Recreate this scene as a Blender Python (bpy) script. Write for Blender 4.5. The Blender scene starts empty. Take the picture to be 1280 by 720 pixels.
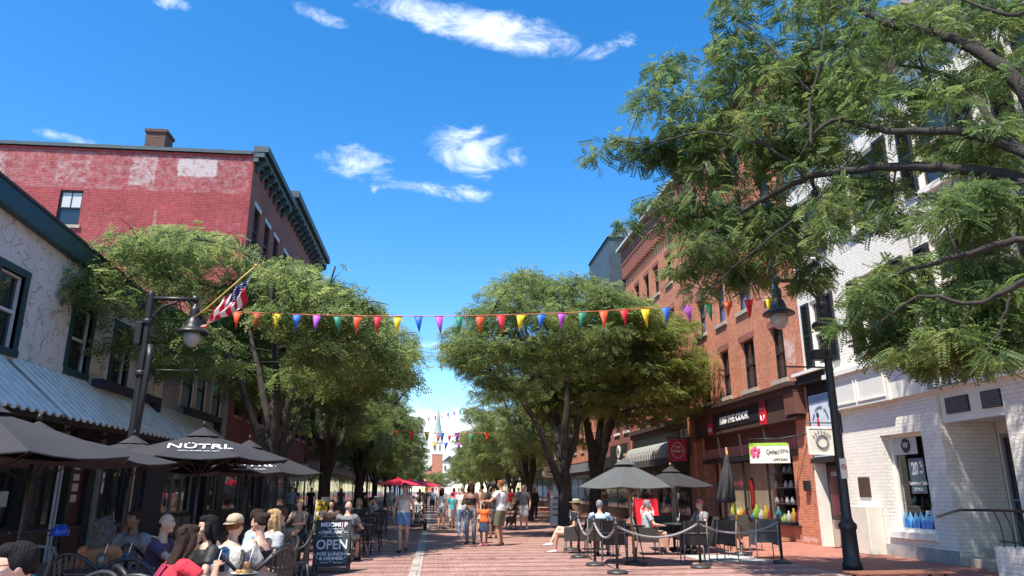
import bpy, bmesh, math, random
import numpy as np
from mathutils import Vector, Matrix
R = math.radians
random.seed(7)
SC = bpy.context.scene
COL = SC.collection

# ------------------------------------------------------------------ camera
CAM_H = 1.5
PITCH, YAW, FPX = R(15.6), R(5.8), 910.0
cam = bpy.data.cameras.new('camera')
cam.sensor_width = 36.0
cam.lens = 36.0 * FPX / 1280.0
cam.clip_start = 0.05
cam.clip_end = 6000.0
camo = bpy.data.objects.new('camera', cam)
COL.objects.link(camo)
camo.location = (0, 0, CAM_H)
camo.rotation_euler = (R(90) + PITCH, 0, -YAW)
SC.camera = camo

# ------------------------------------------------------------------ light
SUN_EL = R(62)
SUN_H = Vector((-0.67, -0.74, 0)).normalized()        # horizontal direction towards the sun
SUN_DIR = Vector((SUN_H.x * math.cos(SUN_EL), SUN_H.y * math.cos(SUN_EL), math.sin(SUN_EL)))
sun = bpy.data.lights.new('sun', 'SUN')
sun.energy = 4.6
sun.angle = R(0.5)
sun.color = (1.0, 0.93, 0.82)
suno = bpy.data.objects.new('sun', sun)
COL.objects.link(suno)
suno.rotation_euler = SUN_DIR.to_track_quat('Z', 'Y').to_euler()
suno.location = (0, 0, 60)

SC.view_settings.view_transform = 'Standard'
SC.view_settings.look = 'None'
SC.view_settings.gamma = 1
SC.view_settings.use_curve_mapping = False
SC.view_settings.exposure = 0.88
SC.cycles.max_bounces = 7
SC.cycles.transparent_max_bounces = 12

def cray(px, py):
    fh = (math.sin(YAW), math.cos(YAW))
    r = Vector((math.cos(YAW), -math.sin(YAW), 0))
    f = Vector((math.cos(PITCH) * fh[0], math.cos(PITCH) * fh[1], math.sin(PITCH)))
    u = Vector((-math.sin(PITCH) * fh[0], -math.sin(PITCH) * fh[1], math.cos(PITCH)))
    return (f + r * ((px - 640) / FPX) + u * ((360 - py) / FPX))
def P(px, py, X=None, Y=None, Z=None):
    """measured photograph point -> world point on a plane of known X, Y or Z"""
    d = cray(px, py)
    t = X / d.x if X is not None else Y / d.y if Y is not None else (Z - CAM_H) / d.z
    return Vector((d.x * t, d.y * t, CAM_H + d.z * t))

w = bpy.data.worlds.new('World'); SC.world = w; w.use_nodes = True
nt = w.node_tree; nt.nodes.clear()
def N(tree, typ, **kw):
    n = tree.nodes.new(typ)
    for k, v in kw.items():
        if k.startswith('i_'):
            n.inputs[k[2:].replace('_', ' ')].default_value = v
        else:
            setattr(n, k, v)
    return n
out = N(nt, 'ShaderNodeOutputWorld'); bg = N(nt, 'ShaderNodeBackground')
sky = N(nt, 'ShaderNodeTexSky', sky_type='NISHITA', sun_disc=False, sun_elevation=SUN_EL)
sky.sun_rotation = math.atan2(SUN_H.x, SUN_H.y)
sky.air_density = 1.0; sky.dust_density = 0.25; sky.ozone_density = 2.6; sky.altitude = 60
hs = N(nt, 'ShaderNodeHueSaturation'); hs.inputs['Saturation'].default_value = 1.37; hs.inputs['Value'].default_value = 1.0
nt.links.new(sky.outputs[0], hs.inputs['Color'])
# clouds: noise patches in fixed directions of the sky
tc = N(nt, 'ShaderNodeTexCoord')
nz = N(nt, 'ShaderNodeTexNoise'); nz.inputs['Scale'].default_value = 14; nz.inputs['Detail'].default_value = 9
nz.inputs['Roughness'].default_value = 0.66; nz.inputs['Distortion'].default_value = 0.6
mp = N(nt, 'ShaderNodeMapping'); mp.inputs['Scale'].default_value = (1.0, 1.0, 2.1)
nt.links.new(tc.outputs['Generated'], mp.inputs[0]); nt.links.new(mp.outputs[0], nz.inputs['Vector'])
def sky_patch(px, py, wx, wy, amp, tilt=0.0):
    """elliptical soft mask round the direction of a cloud"""
    c = cray(px, py).normalized()
    right = Vector((c.y, -c.x, 0)).normalized(); up = right.cross(c).normalized()
    a = right * math.cos(tilt) + up * math.sin(tilt); b = up * math.cos(tilt) - right * math.sin(tilt)
    res = []
    for ax, wd in ((a, wx / FPX), (b, wy / FPX)):
        dt = N(nt, 'ShaderNodeVectorMath', operation='DOT_PRODUCT'); dt.inputs[1].default_value = ax
        nt.links.new(tc.outputs['Generated'], dt.inputs[0])
        m = N(nt, 'ShaderNodeMath', operation='DIVIDE'); m.inputs[1].default_value = wd
        nt.links.new(dt.outputs['Value'], m.inputs[0])
        q = N(nt, 'ShaderNodeMath', operation='POWER'); q.inputs[1].default_value = 2
        ab = N(nt, 'ShaderNodeMath', operation='ABSOLUTE'); nt.links.new(m.outputs[0], ab.inputs[0])
        nt.links.new(ab.outputs[0], q.inputs[0]); res.append(q)
    s = N(nt, 'ShaderNodeMath', operation='ADD'); nt.links.new(res[0].outputs[0], s.inputs[0]); nt.links.new(res[1].outputs[0], s.inputs[1])
    k = N(nt, 'ShaderNodeMapRange'); k.inputs['From Min'].default_value = 0; k.inputs['From Max'].default_value = 1.6
    k.inputs['To Min'].default_value = amp; k.inputs['To Max'].default_value = 0
    nt.links.new(s.outputs[0], k.inputs['Value'])
    # only the hemisphere of the cloud
    dt = N(nt, 'ShaderNodeVectorMath', operation='DOT_PRODUCT'); dt.inputs[1].default_value = c
    nt.links.new(tc.outputs['Generated'], dt.inputs[0])
    g = N(nt, 'ShaderNodeMath', operation='GREATER_THAN'); g.inputs[1].default_value = 0.3; nt.links.new(dt.outputs['Value'], g.inputs[0])
    mm = N(nt, 'ShaderNodeMath', operation='MULTIPLY'); nt.links.new(k.outputs[0], mm.inputs[0]); nt.links.new(g.outputs[0], mm.inputs[1])
    return mm
masks = [sky_patch(*a) for a in ((525, 14, 110, 22, .46, -0.10), (630, 40, 105, 26, .52, -0.18), (452, 207, 54, 25, .50, 0), (592, 190, 78, 36, .47, -0.1),
                                 (525, 236, 90, 16, .44, -0.05), (760, 58, 55, 13, .36, .25), (80, 172, 60, 8, .33, 0), (215, 3, 26, 10, .42, 0),
                                 (395, 18, 50, 12, .36, -.2), (560, 432, 70, 9, .45, 0), (545, 532, 170, 24, .62, 0), (545, 575, 700, 30, .5, 0), (1000, 15, 60, 12, .3, 0))]
acc = masks[0]
for m in masks[1:]:
    mx = N(nt, 'ShaderNodeMath', operation='MAXIMUM'); nt.links.new(acc.outputs[0], mx.inputs[0]); nt.links.new(m.outputs[0], mx.inputs[1]); acc = mx
ad = N(nt, 'ShaderNodeMath', operation='ADD'); nt.links.new(acc.outputs[0], ad.inputs[0]); nt.links.new(nz.outputs[0], ad.inputs[1])
rg = N(nt, 'ShaderNodeMapRange'); rg.inputs['From Min'].default_value = 0.74; rg.inputs['From Max'].default_value = 1.2
rg.interpolation_type = 'SMOOTHSTEP'; nt.links.new(ad.outputs[0], rg.inputs['Value'])
rg.inputs['To Max'].default_value = 0.8
cm = N(nt, 'ShaderNodeMixRGB'); cm.inputs['Color2'].default_value = (6.6, 6.8, 7.2, 1)
nt.links.new(rg.outputs[0], cm.inputs['Fac']); nt.links.new(hs.outputs[0], cm.inputs['Color1'])
nt.links.new(cm.outputs[0], bg.inputs['Color']); bg.inputs['Strength'].default_value = 0.148
nt.links.new(bg.outputs[0], out.inputs[0])

# ------------------------------------------------------------------ materials
MATS = {}
def mat(name, col, rough=0.6, metal=0.0, var=0.12, scale=3.0, bump=0.0, bscale=40.0, spec=0.5, trans=0.0, emit=None, stretch=None):
    if name in MATS: return MATS[name]
    m = bpy.data.materials.new(name); m.use_nodes = True; MATS[name] = m
    t = m.node_tree; b = t.nodes['Principled BSDF']
    b.inputs['Roughness'].default_value = rough; b.inputs['Metallic'].default_value = metal
    b.inputs['Specular IOR Level'].default_value = spec
    tcn = N(t, 'ShaderNodeTexCoord'); src = tcn.outputs['Object']
    if stretch:
        mq = N(t, 'ShaderNodeMapping'); mq.inputs['Scale'].default_value = stretch; t.links.new(src, mq.inputs[0]); src = mq.outputs[0]
    if var > 0:
        n = N(t, 'ShaderNodeTexNoise'); n.inputs['Scale'].default_value = scale; n.inputs['Detail'].default_value = 6
        n.inputs['Roughness'].default_value = .65
        t.links.new(src, n.inputs['Vector'])
        mr = N(t, 'ShaderNodeMapRange'); mr.inputs['From Min'].default_value = .3; mr.inputs['From Max'].default_value = .7
        mr.inputs['To Min'].default_value = 1 - var; mr.inputs['To Max'].default_value = 1 + var
        t.links.new(n.outputs[0], mr.inputs['Value'])
        mu = N(t, 'ShaderNodeVectorMath', operation='SCALE'); mu.inputs[0].default_value = col[:3]
        t.links.new(mr.outputs[0], mu.inputs['Scale']); t.links.new(mu.outputs[0], b.inputs['Base Color'])
    else:
        b.inputs['Base Color'].default_value = (*col[:3], 1)
    if bump > 0:
        n2 = N(t, 'ShaderNodeTexNoise'); n2.inputs['Scale'].default_value = bscale; n2.inputs['Detail'].default_value = 4
        t.links.new(src, n2.inputs['Vector'])
        bp = N(t, 'ShaderNodeBump'); bp.inputs['Strength'].default_value = bump; bp.inputs['Distance'].default_value = .02
        t.links.new(n2.outputs[0], bp.inputs['Height']); t.links.new(bp.outputs[0], b.inputs['Normal'])
    if emit: 
        b.inputs['Emission Color'].default_value = (*emit[:3], 1); b.inputs['Emission Strength'].default_value = emit[3]
    return m

def brick_mat(name, c1, c2, mortar, bw=.21, bh=.073, ms=.011, patches=None, bump=.5, rough=.85, extra=0.0, squash=1.0, big=.18, offset=.5, tone=.18):
    m = bpy.data.materials.new(name); m.use_nodes = True; MATS[name] = m
    t = m.node_tree; b = t.nodes['Principled BSDF']; b.inputs['Roughness'].default_value = rough
    b.inputs['Specular IOR Level'].default_value = .25
    uv = N(t, 'ShaderNodeUVMap'); br = N(t, 'ShaderNodeTexBrick')
    br.offset = offset
    br.inputs['Color1'].default_value = (*c1, 1); br.inputs['Color2'].default_value = (*c2, 1); br.inputs['Mortar'].default_value = (*mortar, 1)
    br.inputs['Scale'].default_value = 1; br.inputs['Mortar Size'].default_value = ms; br.inputs['Mortar Smooth'].default_value = .15
    br.inputs['Brick Width'].default_value = bw; br.inputs['Row Height'].default_value = bh; br.inputs['Bias'].default_value = -.1
    t.links.new(uv.outputs[0], br.inputs['Vector'])
    n = N(t, 'ShaderNodeTexNoise'); n.inputs['Scale'].default_value = .55; n.inputs['Detail'].default_value = 8; n.inputs['Roughness'].default_value = .7
    t.links.new(uv.outputs[0], n.inputs['Vector'])
    mr = N(t, 'ShaderNodeMapRange'); mr.inputs['From Min'].default_value = .3; mr.inputs['From Max'].default_value = .7
    mr.inputs['To Min'].default_value = 1 - big; mr.inputs['To Max'].default_value = 1 + big; t.links.new(n.outputs[0], mr.inputs['Value'])
    mu = N(t, 'ShaderNodeVectorMath', operation='SCALE'); t.links.new(br.outputs[0], mu.inputs[0]); t.links.new(mr.outputs[0], mu.inputs['Scale'])
    cur = mu.outputs[0]
    # second noise: per-brick tone
    n3 = N(t, 'ShaderNodeTexNoise'); n3.inputs['Scale'].default_value = 6; n3.inputs['Detail'].default_value = 3
    t.links.new(uv.outputs[0], n3.inputs['Vector'])
    m3 = N(t, 'ShaderNodeMapRange'); m3.inputs['From Min'].default_value = .3; m3.inputs['From Max'].default_value = .7
    m3.inputs['To Min'].default_value = 1 - tone; m3.inputs['To Max'].default_value = 1 + tone; t.links.new(n3.outputs[0], m3.inputs['Value'])
    mu3 = N(t, 'ShaderNodeVectorMath', operation='SCALE'); t.links.new(cur, mu3.inputs[0]); t.links.new(m3.outputs[0], mu3.inputs['Scale']); cur = mu3.outputs[0]
    if patches:
        pc, lst = patches
        sep = N(t, 'ShaderNodeSeparateXYZ'); t.links.new(uv.outputs[0], sep.inputs[0])
        pn = N(t, 'ShaderNodeTexNoise'); pn.inputs['Scale'].default_value = 3.2; pn.inputs['Detail'].default_value = 10; pn.inputs['Roughness'].default_value = .8
        t.links.new(uv.outputs[0], pn.inputs['Vector'])
        for (u0, u1, v0, v1, amt, soft) in lst:
            f = None
            for (o, lo, hi) in ((0, u0, u1), (1, v0, v1)):
                for (a, bb) in ((lo - soft, lo + soft), (hi + soft, hi - soft)):
                    k = N(t, 'ShaderNodeMapRange'); k.inputs['From Min'].default_value = a; k.inputs['From Max'].default_value = bb
                    t.links.new(sep.outputs[o], k.inputs['Value'])
                    if f is None: f = k.outputs[0]
                    else:
                        q = N(t, 'ShaderNodeMath', operation='MULTIPLY'); t.links.new(f, q.inputs[0]); t.links.new(k.outputs[0], q.inputs[1]); f = q.outputs[0]
            q = N(t, 'ShaderNodeMath', operation='ADD'); t.links.new(f, q.inputs[0]); t.links.new(pn.outputs[0], q.inputs[1])
            k = N(t, 'ShaderNodeMapRange'); k.inputs['From Min'].default_value = 1.24 + .34 * (1 - amt); k.inputs['From Max'].default_value = 1.42 + .42 * (1 - amt)
            k.inputs['To Max'].default_value = min(1, amt + .15); t.links.new(q.outputs[0], k.inputs['Value'])
            mx = N(t, 'ShaderNodeMixRGB'); mx.inputs['Color2'].default_value = (*pc, 1)
            t.links.new(k.outputs[0], mx.inputs['Fac']); t.links.new(cur, mx.inputs['Color1']); cur = mx.outputs[0]
    t.links.new(cur, b.inputs['Base Color'])
    bp = N(t, 'ShaderNodeBump'); bp.inputs['Strength'].default_value = bump; bp.inputs['Distance'].default_value = .02; bp.invert = True
    ad2 = N(t, 'ShaderNodeMath', operation='ADD'); t.links.new(br.outputs['Fac'], ad2.inputs[0])
    n4 = N(t, 'ShaderNodeTexNoise'); n4.inputs['Scale'].default_value = 30; t.links.new(uv.outputs[0], n4.inputs['Vector'])
    t.links.new(n4.outputs[0], ad2.inputs[1]); t.links.new(ad2.outputs[0], bp.inputs['Height']); t.links.new(bp.outputs[0], b.inputs['Normal'])
    return m

def glass_mat(name, tint=(.02, .025, .03), clear=0.0, rough=.03):
    m = bpy.data.materials.new(name); m.use_nodes = True; MATS[name] = m
    t = m.node_tree; b = t.nodes['Principled BSDF']
    b.inputs['Base Color'].default_value = (*tint, 1); b.inputs['Roughness'].default_value = rough
    b.inputs['Specular IOR Level'].default_value = .9
    uv = N(t, 'ShaderNodeUVMap'); n = N(t, 'ShaderNodeTexNoise'); n.inputs['Scale'].default_value = 1.3
    t.links.new(uv.outputs[0], n.inputs['Vector'])
    bp = N(t, 'ShaderNodeBump'); bp.inputs['Strength'].default_value = .15; bp.inputs['Distance'].default_value = .05
    t.links.new(n.outputs[0], bp.inputs['Height'])
    if clear > 0:
        o = t.nodes['Material Output']; tr = N(t, 'ShaderNodeBsdfTransparent'); gl = N(t, 'ShaderNodeBsdfGlossy')
        gl.inputs['Roughness'].default_value = rough; gl.inputs['Color'].default_value = (.9, .95, 1, 1)
        tr.inputs['Color'].default_value = (clear, clear, clear, 1)
        fr = N(t, 'ShaderNodeFresnel'); fr.inputs['IOR'].default_value = 1.55
        ge = N(t, 'ShaderNodeNewGeometry'); iv = N(t, 'ShaderNodeMath', operation='SUBTRACT'); iv.inputs[0].default_value = 1; t.links.new(ge.outputs['Backfacing'], iv.inputs[1])
        fm_ = N(t, 'ShaderNodeMath', operation='MULTIPLY'); t.links.new(fr.outputs[0], fm_.inputs[0]); t.links.new(iv.outputs[0], fm_.inputs[1])
        mx = N(t, 'ShaderNodeMixShader'); t.links.new(fm_.outputs[0], mx.inputs[0]); t.links.new(tr.outputs[0], mx.inputs[1]); t.links.new(gl.outputs[0], mx.inputs[2])
        t.links.new(bp.outputs[0], gl.inputs['Normal'])
        t.links.new(mx.outputs[0], o.inputs[0])
    else:
        t.links.new(bp.outputs[0], b.inputs['Normal'])
    return m

# ------------------------------------------------------------------ object helpers
def tag(o, label=None, cat=None, group=None, kind=None):
    if label: o['label'] = label
    if cat: o['category'] = cat
    if group: o['group'] = group
    if kind: o['kind'] = kind
    return o
def thing(name, label, cat, loc=(0, 0, 0), rz=0.0, group=None, s=1.0):
    o = bpy.data.objects.new(name, None); COL.objects.link(o)
    o.empty_display_size = .1
    o.location = loc; o.rotation_euler = (0, 0, rz); o.scale = (s, s, s)
    return tag(o, label, cat, group)
def copy_tree(o, parent=None, only=None):
    c = o.copy(); COL.objects.link(c)
    if parent is not None: c.parent = parent
    for ch in KIDS.get(o.name, []):
        copy_tree(ch, c)
    KIDS.setdefault(c.name, [])
    if parent is not None: KIDS.setdefault(parent.name, []).append(c)
    return c
KIDS = {}
def link(o, parent=None):
    COL.objects.link(o)
    if parent is not None:
        o.parent = parent
        KIDS.setdefault(parent.name, []).append(o)
    return o

class MB:
    """collects shapes and links them as ONE mesh object"""
    def __init__(s): s.v = []; s.f = []; s.m = []; s.cur = 0; s.sm = []; s.smooth = False
    def add(s, vs, fs, smooth=None):
        o = len(s.v); s.v += [tuple(p) for p in vs]
        for f in fs:
            s.f.append(tuple(i + o for i in f)); s.m.append(s.cur); s.sm.append(s.smooth if smooth is None else smooth)
    def box(s, x0, x1, y0, y1, z0, z1):
        if x0 > x1: x0, x1 = x1, x0
        if y0 > y1: y0, y1 = y1, y0
        if z0 > z1: z0, z1 = z1, z0
        s.add([(x0, y0, z0), (x1, y0, z0), (x1, y1, z0), (x0, y1, z0), (x0, y0, z1), (x1, y0, z1), (x1, y1, z1), (x0, y1, z1)],
              [(0, 3, 2, 1), (4, 5, 6, 7), (0, 1, 5, 4), (1, 2, 6, 5), (2, 3, 7, 6), (3, 0, 4, 7)], False)
        return s
    def bbox(s, x0, x1, y0, y1, z0, z1, b=.01):
        """box with chamfered edges"""
        vs = []; c = ((x0 + x1) / 2, (y0 + y1) / 2, (z0 + z1) / 2); h = (abs(x1 - x0) / 2, abs(y1 - y0) / 2, abs(z1 - z0) / 2)
        b = min(b, *[q * .45 for q in h])
        bm = bmesh.new(); bmesh.ops.create_cube(bm, size=2)
        for v in bm.verts: v.co = Vector((c[0] + v.co.x * h[0], c[1] + v.co.y * h[1], c[2] + v.co.z * h[2]))
        bmesh.ops.bevel(bm, geom=bm.edges[:], offset=b, segments=1, affect='EDGES')
        bm.verts.index_update()
        s.add([v.co[:] for v in bm.verts], [[v.index for v in f.verts] for f in bm.faces], False); bm.free(); return s
    def obox(s, c, ax, ay, az):
        """oriented box: centre + three half-axis vectors"""
        c = Vector(c); ax = Vector(ax); ay = Vector(ay); az = Vector(az)
        vs = [c + ax * i + ay * j + az * k for k in (-1, 1) for j in (-1, 1) for i in (-1, 1)]
        s.add(vs, [(0, 2, 3, 1), (4, 5, 7, 6), (0, 1, 5, 4), (1, 3, 7, 5), (3, 2, 6, 7), (2, 0, 4, 6)], False); return s
    def bar(s, a, b, w, h=None):
        a = Vector(a); b = Vector(b); h = h or w; d = (b - a); L = d.length; d.normalize()
        up = Vector((0, 0, 1)) if abs(d.z) < .95 else Vector((0, 1, 0))
        r = d.cross(up).normalized(); u = r.cross(d)
        return s.obox((a + b) / 2, d * L / 2, r * w / 2, u * h / 2)
    def tube(s, pts, r, n=8, cap=True, flat=1.0):
        pts = [Vector(p) for p in pts]; m = len(pts)
        rr = r if isinstance(r, (list, tuple)) else [r] * m
        o = len(s.v); prev = None
        for i, p in enumerate(pts):
            d = (pts[min(i + 1, m - 1)] - pts[max(i - 1, 0)])
            if d.length < 1e-9: d = Vector((0, 0, 1))
            d.normalize()
            if prev is None:
                up = Vector((0, 0, 1)) if abs(d.z) < .9 else Vector((1, 0, 0)); a = d.cross(up).normalized()
            else:
                a = (prev - d * prev.dot(d))
                a = a.normalized() if a.length > 1e-6 else d.orthogonal().normalized()
            prev = a; b = d.cross(a)
            for k in range(n):
                t = 2 * math.pi * k / n
                s.v.append(tuple(p + a * (math.cos(t) * rr[i]) + b * (math.sin(t) * rr[i] * flat)))
        for i in range(m - 1):
            for k in range(n):
                k2 = (k + 1) % n
                s.f.append((o + i * n + k, o + i * n + k2, o + (i + 1) * n + k2, o + (i + 1) * n + k)); s.m.append(s.cur); s.sm.append(n > 4)
        if cap:
            s.f.append(tuple(o + k for k in reversed(range(n)))); s.m.append(s.cur); s.sm.append(False)
            s.f.append(tuple(o + (m - 1) * n + k for k in range(n))); s.m.append(s.cur); s.sm.append(False)
        return s
    def lathe(s, c, prof, n=16, cap=True, smooth=True):
        """prof: list of (radius, z) from bottom to top, round the vertical through c"""
        o = len(s.v)
        for (r, z) in prof:
            for k in range(n):
                t = 2 * math.pi * k / n; s.v.append((c[0] + math.cos(t) * r, c[1] + math.sin(t) * r, c[2] + z))
        for i in range(len(prof) - 1):
            for k in range(n):
                k2 = (k + 1) % n
                s.f.append((o + i * n + k, o + i * n + k2, o + (i + 1) * n + k2, o + (i + 1) * n + k)); s.m.append(s.cur); s.sm.append(smooth)
        if cap:
            s.f.append(tuple(o + k for k in reversed(range(n)))); s.m.append(s.cur); s.sm.append(False)
            L = (len(prof) - 1) * n
            s.f.append(tuple(o + L + k for k in range(n))); s.m.append(s.cur); s.sm.append(False)
        return s
    def ell(s, c, r, n=12, m=8, rot=None):
        c = Vector(c); vs = []; fs = []
        for i in range(1, m):
            a = math.pi * i / m
            for k in range(n):
                t = 2 * math.pi * k / n
                v = Vector((math.sin(a) * math.cos(t) * r[0], math.sin(a) * math.sin(t) * r[1], math.cos(a) * r[2]))
                if rot is not None: v = rot @ v
                vs.append(c + v)
        tp = Vector((0, 0, r[2])); bt = Vector((0, 0, -r[2]))
        if rot is not None: tp = rot @ tp; bt = rot @ bt
        vs += [c + tp, c + bt]; T = len(vs) - 2; B = T + 1
        for k in range(n):
            k2 = (k + 1) % n
            fs.append((T, k, k2)); fs.append((B, (m - 2) * n + k2, (m - 2) * n + k))
            for i in range(m - 2): fs.append((i * n + k, (i + 1) * n + k, (i + 1) * n + k2, i * n + k2))
        s.add(vs, fs, True); return s
    def loft(s, secs, n=14, smooth=True):
        """secs: (centre, ax vector, ay vector) ellipse rings, closed ends"""
        o = len(s.v)
        for (c, ax, ay) in secs:
            c = Vector(c); ax = Vector(ax); ay = Vector(ay)
            for k in range(n):
                t = 2 * math.pi * k / n; s.v.append(tuple(c + ax * math.cos(t) + ay * math.sin(t)))
        for i in range(len(secs) - 1):
            for k in range(n):
                k2 = (k + 1) % n
                s.f.append((o + i * n + k, o + i * n + k2, o + (i + 1) * n + k2, o + (i + 1) * n + k)); s.m.append(s.cur); s.sm.append(smooth)
        s.f.append(tuple(o + k for k in reversed(range(n)))); s.m.append(s.cur); s.sm.append(smooth)
        L = (len(secs) - 1) * n
        s.f.append(tuple(o + L + k for k in range(n))); s.m.append(s.cur); s.sm.append(smooth)
        return s
    def prism(s, poly, fn, d0, d1):
        """poly of (a,b); fn(a,b,d)->point"""
        n = len(poly); vs = [fn(a, b, d0) for a, b in poly] + [fn(a, b, d1) for a, b in poly]
        fs = [tuple(range(n)), tuple(reversed(range(n, 2 * n)))] + [(i, i + n, (i + 1) % n + n, (i + 1) % n) for i in range(n)]
        s.add(vs, fs, False); return s
    def quad(s, *p): s.add(p, [tuple(range(len(p)))], False); return s
    def build(s, name, material, parent=None, world=False, label=None, cat=None, group=None, kind=None, fixn=True):
        me = bpy.data.meshes.new(name)
        off = Vector(parent_loc(parent)) if (world and parent is not None) else None
        vs = s.v if off is None else [(p[0] - off.x, p[1] - off.y, p[2] - off.z) for p in s.v]
        me.from_pydata(vs, [], s.f)
        mats = material if isinstance(material, (list, tuple)) else [material]
        for m in mats: me.materials.append(m)
        me.polygons.foreach_set('material_index', s.m); me.polygons.foreach_set('use_smooth', s.sm)
        if fixn:
            bm = bmesh.new(); bm.from_mesh(me); bmesh.ops.recalc_face_normals(bm, faces=bm.faces); bm.to_mesh(me); bm.free()
        boxuv(me, off)
        o = bpy.data.objects.new(name, me)
        link(o, parent)
        return tag(o, label, cat, group, kind)
def parent_loc(p):
    v = Vector((0, 0, 0))
    while p is not None: v = v + Vector(p.location); p = p.parent
    return v
def boxuv(me, off=None):
    n = len(me.polygons)
    if n == 0: return
    L = len(me.loops)
    co = np.empty(len(me.vertices) * 3); me.vertices.foreach_get('co', co); co = co.reshape(-1, 3)
    if off is not None: co = co + np.array(off)
    vi = np.empty(L, dtype=np.int32); me.loops.foreach_get('vertex_index', vi)
    no = np.empty(n * 3); me.polygons.foreach_get('normal', no); no = np.abs(no.reshape(-1, 3))
    lt = np.empty(n, dtype=np.int32); me.polygons.foreach_get('loop_total', lt)
    ax = np.repeat(np.argmax(no, axis=1), lt); c = co[vi]
    u = np.where(ax == 0, c[:, 1], c[:, 0]); v = np.where(ax == 2, c[:, 1], c[:, 2])
    uvl = me.uv_layers.new(name='UVMap'); uvl.data.foreach_set('uv', np.stack([u, v], 1).ravel())

def text_mesh(s, size, M, material, parent, name='lettering', extrude=.004, align='CENTER', sx=1.0, bold=0.0, spacing=1.0, world=True, shear=0.0):
    """M: 4x4 matrix, text lies in its XY plane"""
    cu = bpy.data.curves.new('t', 'FONT'); cu.body = s; cu.size = size; cu.align_x = align; cu.align_y = 'CENTER'; cu.extrude = extrude
    cu.offset = bold; cu.space_character = spacing; cu.shear = shear; cu.resolution_u = 3
    o = bpy.data.objects.new('t', cu); TMP.collection.objects.link(o)
    TMP.view_layers[0].update(); dg = TMP.view_layers[0].depsgraph
    me = bpy.data.meshes.new_from_object(o.evaluated_get(dg))
    bpy.data.objects.remove(o); bpy.data.curves.remove(cu)
    off = parent_loc(parent) if (world and parent is not None) else Vector((0, 0, 0))
    me.transform(Matrix.Translation(-off) @ M @ Matrix.Diagonal((sx, 1, 1, 1)))
    me.materials.clear(); me.materials.append(material); me.name = name
    boxuv(me)
    ob = bpy.data.objects.new(name, me); link(ob, parent)
    return ob
def frame_m(o, x, y):
    """matrix with origin o, text direction x, up y"""
    x = Vector(x).normalized(); z = x.cross(Vector(y)).normalized(); y = z.cross(x)
    m = Matrix.Identity(4)
    for i in range(3): m[i][0] = x[i]; m[i][1] = y[i]; m[i][2] = z[i]; m[i][3] = o[i]
    return m
TMP = bpy.data.scenes.new('tmp')

def blob(prims, voxel=.012, smooth=3):
    """closed overlapping shapes -> one continuous skin (returns a mesh)"""
    me = bpy.data.meshes.new('b'); me.from_pydata(prims.v, [], prims.f)
    bm = bmesh.new(); bm.from_mesh(me); bmesh.ops.recalc_face_normals(bm, faces=bm.faces); bm.to_mesh(me); bm.free()
    o = bpy.data.objects.new('b', me); TMP.collection.objects.link(o)
    m = o.modifiers.new('r', 'REMESH'); m.mode = 'VOXEL'; m.voxel_size = voxel; m.use_smooth_shade = True
    if smooth:
        k = o.modifiers.new('s', 'SMOOTH'); k.factor = .5; k.iterations = smooth
    TMP.view_layers[0].update(); dg = TMP.view_layers[0].depsgraph
    r = bpy.data.meshes.new_from_object(o.evaluated_get(dg))
    bpy.data.objects.remove(o); bpy.data.meshes.remove(me)
    return r

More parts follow.
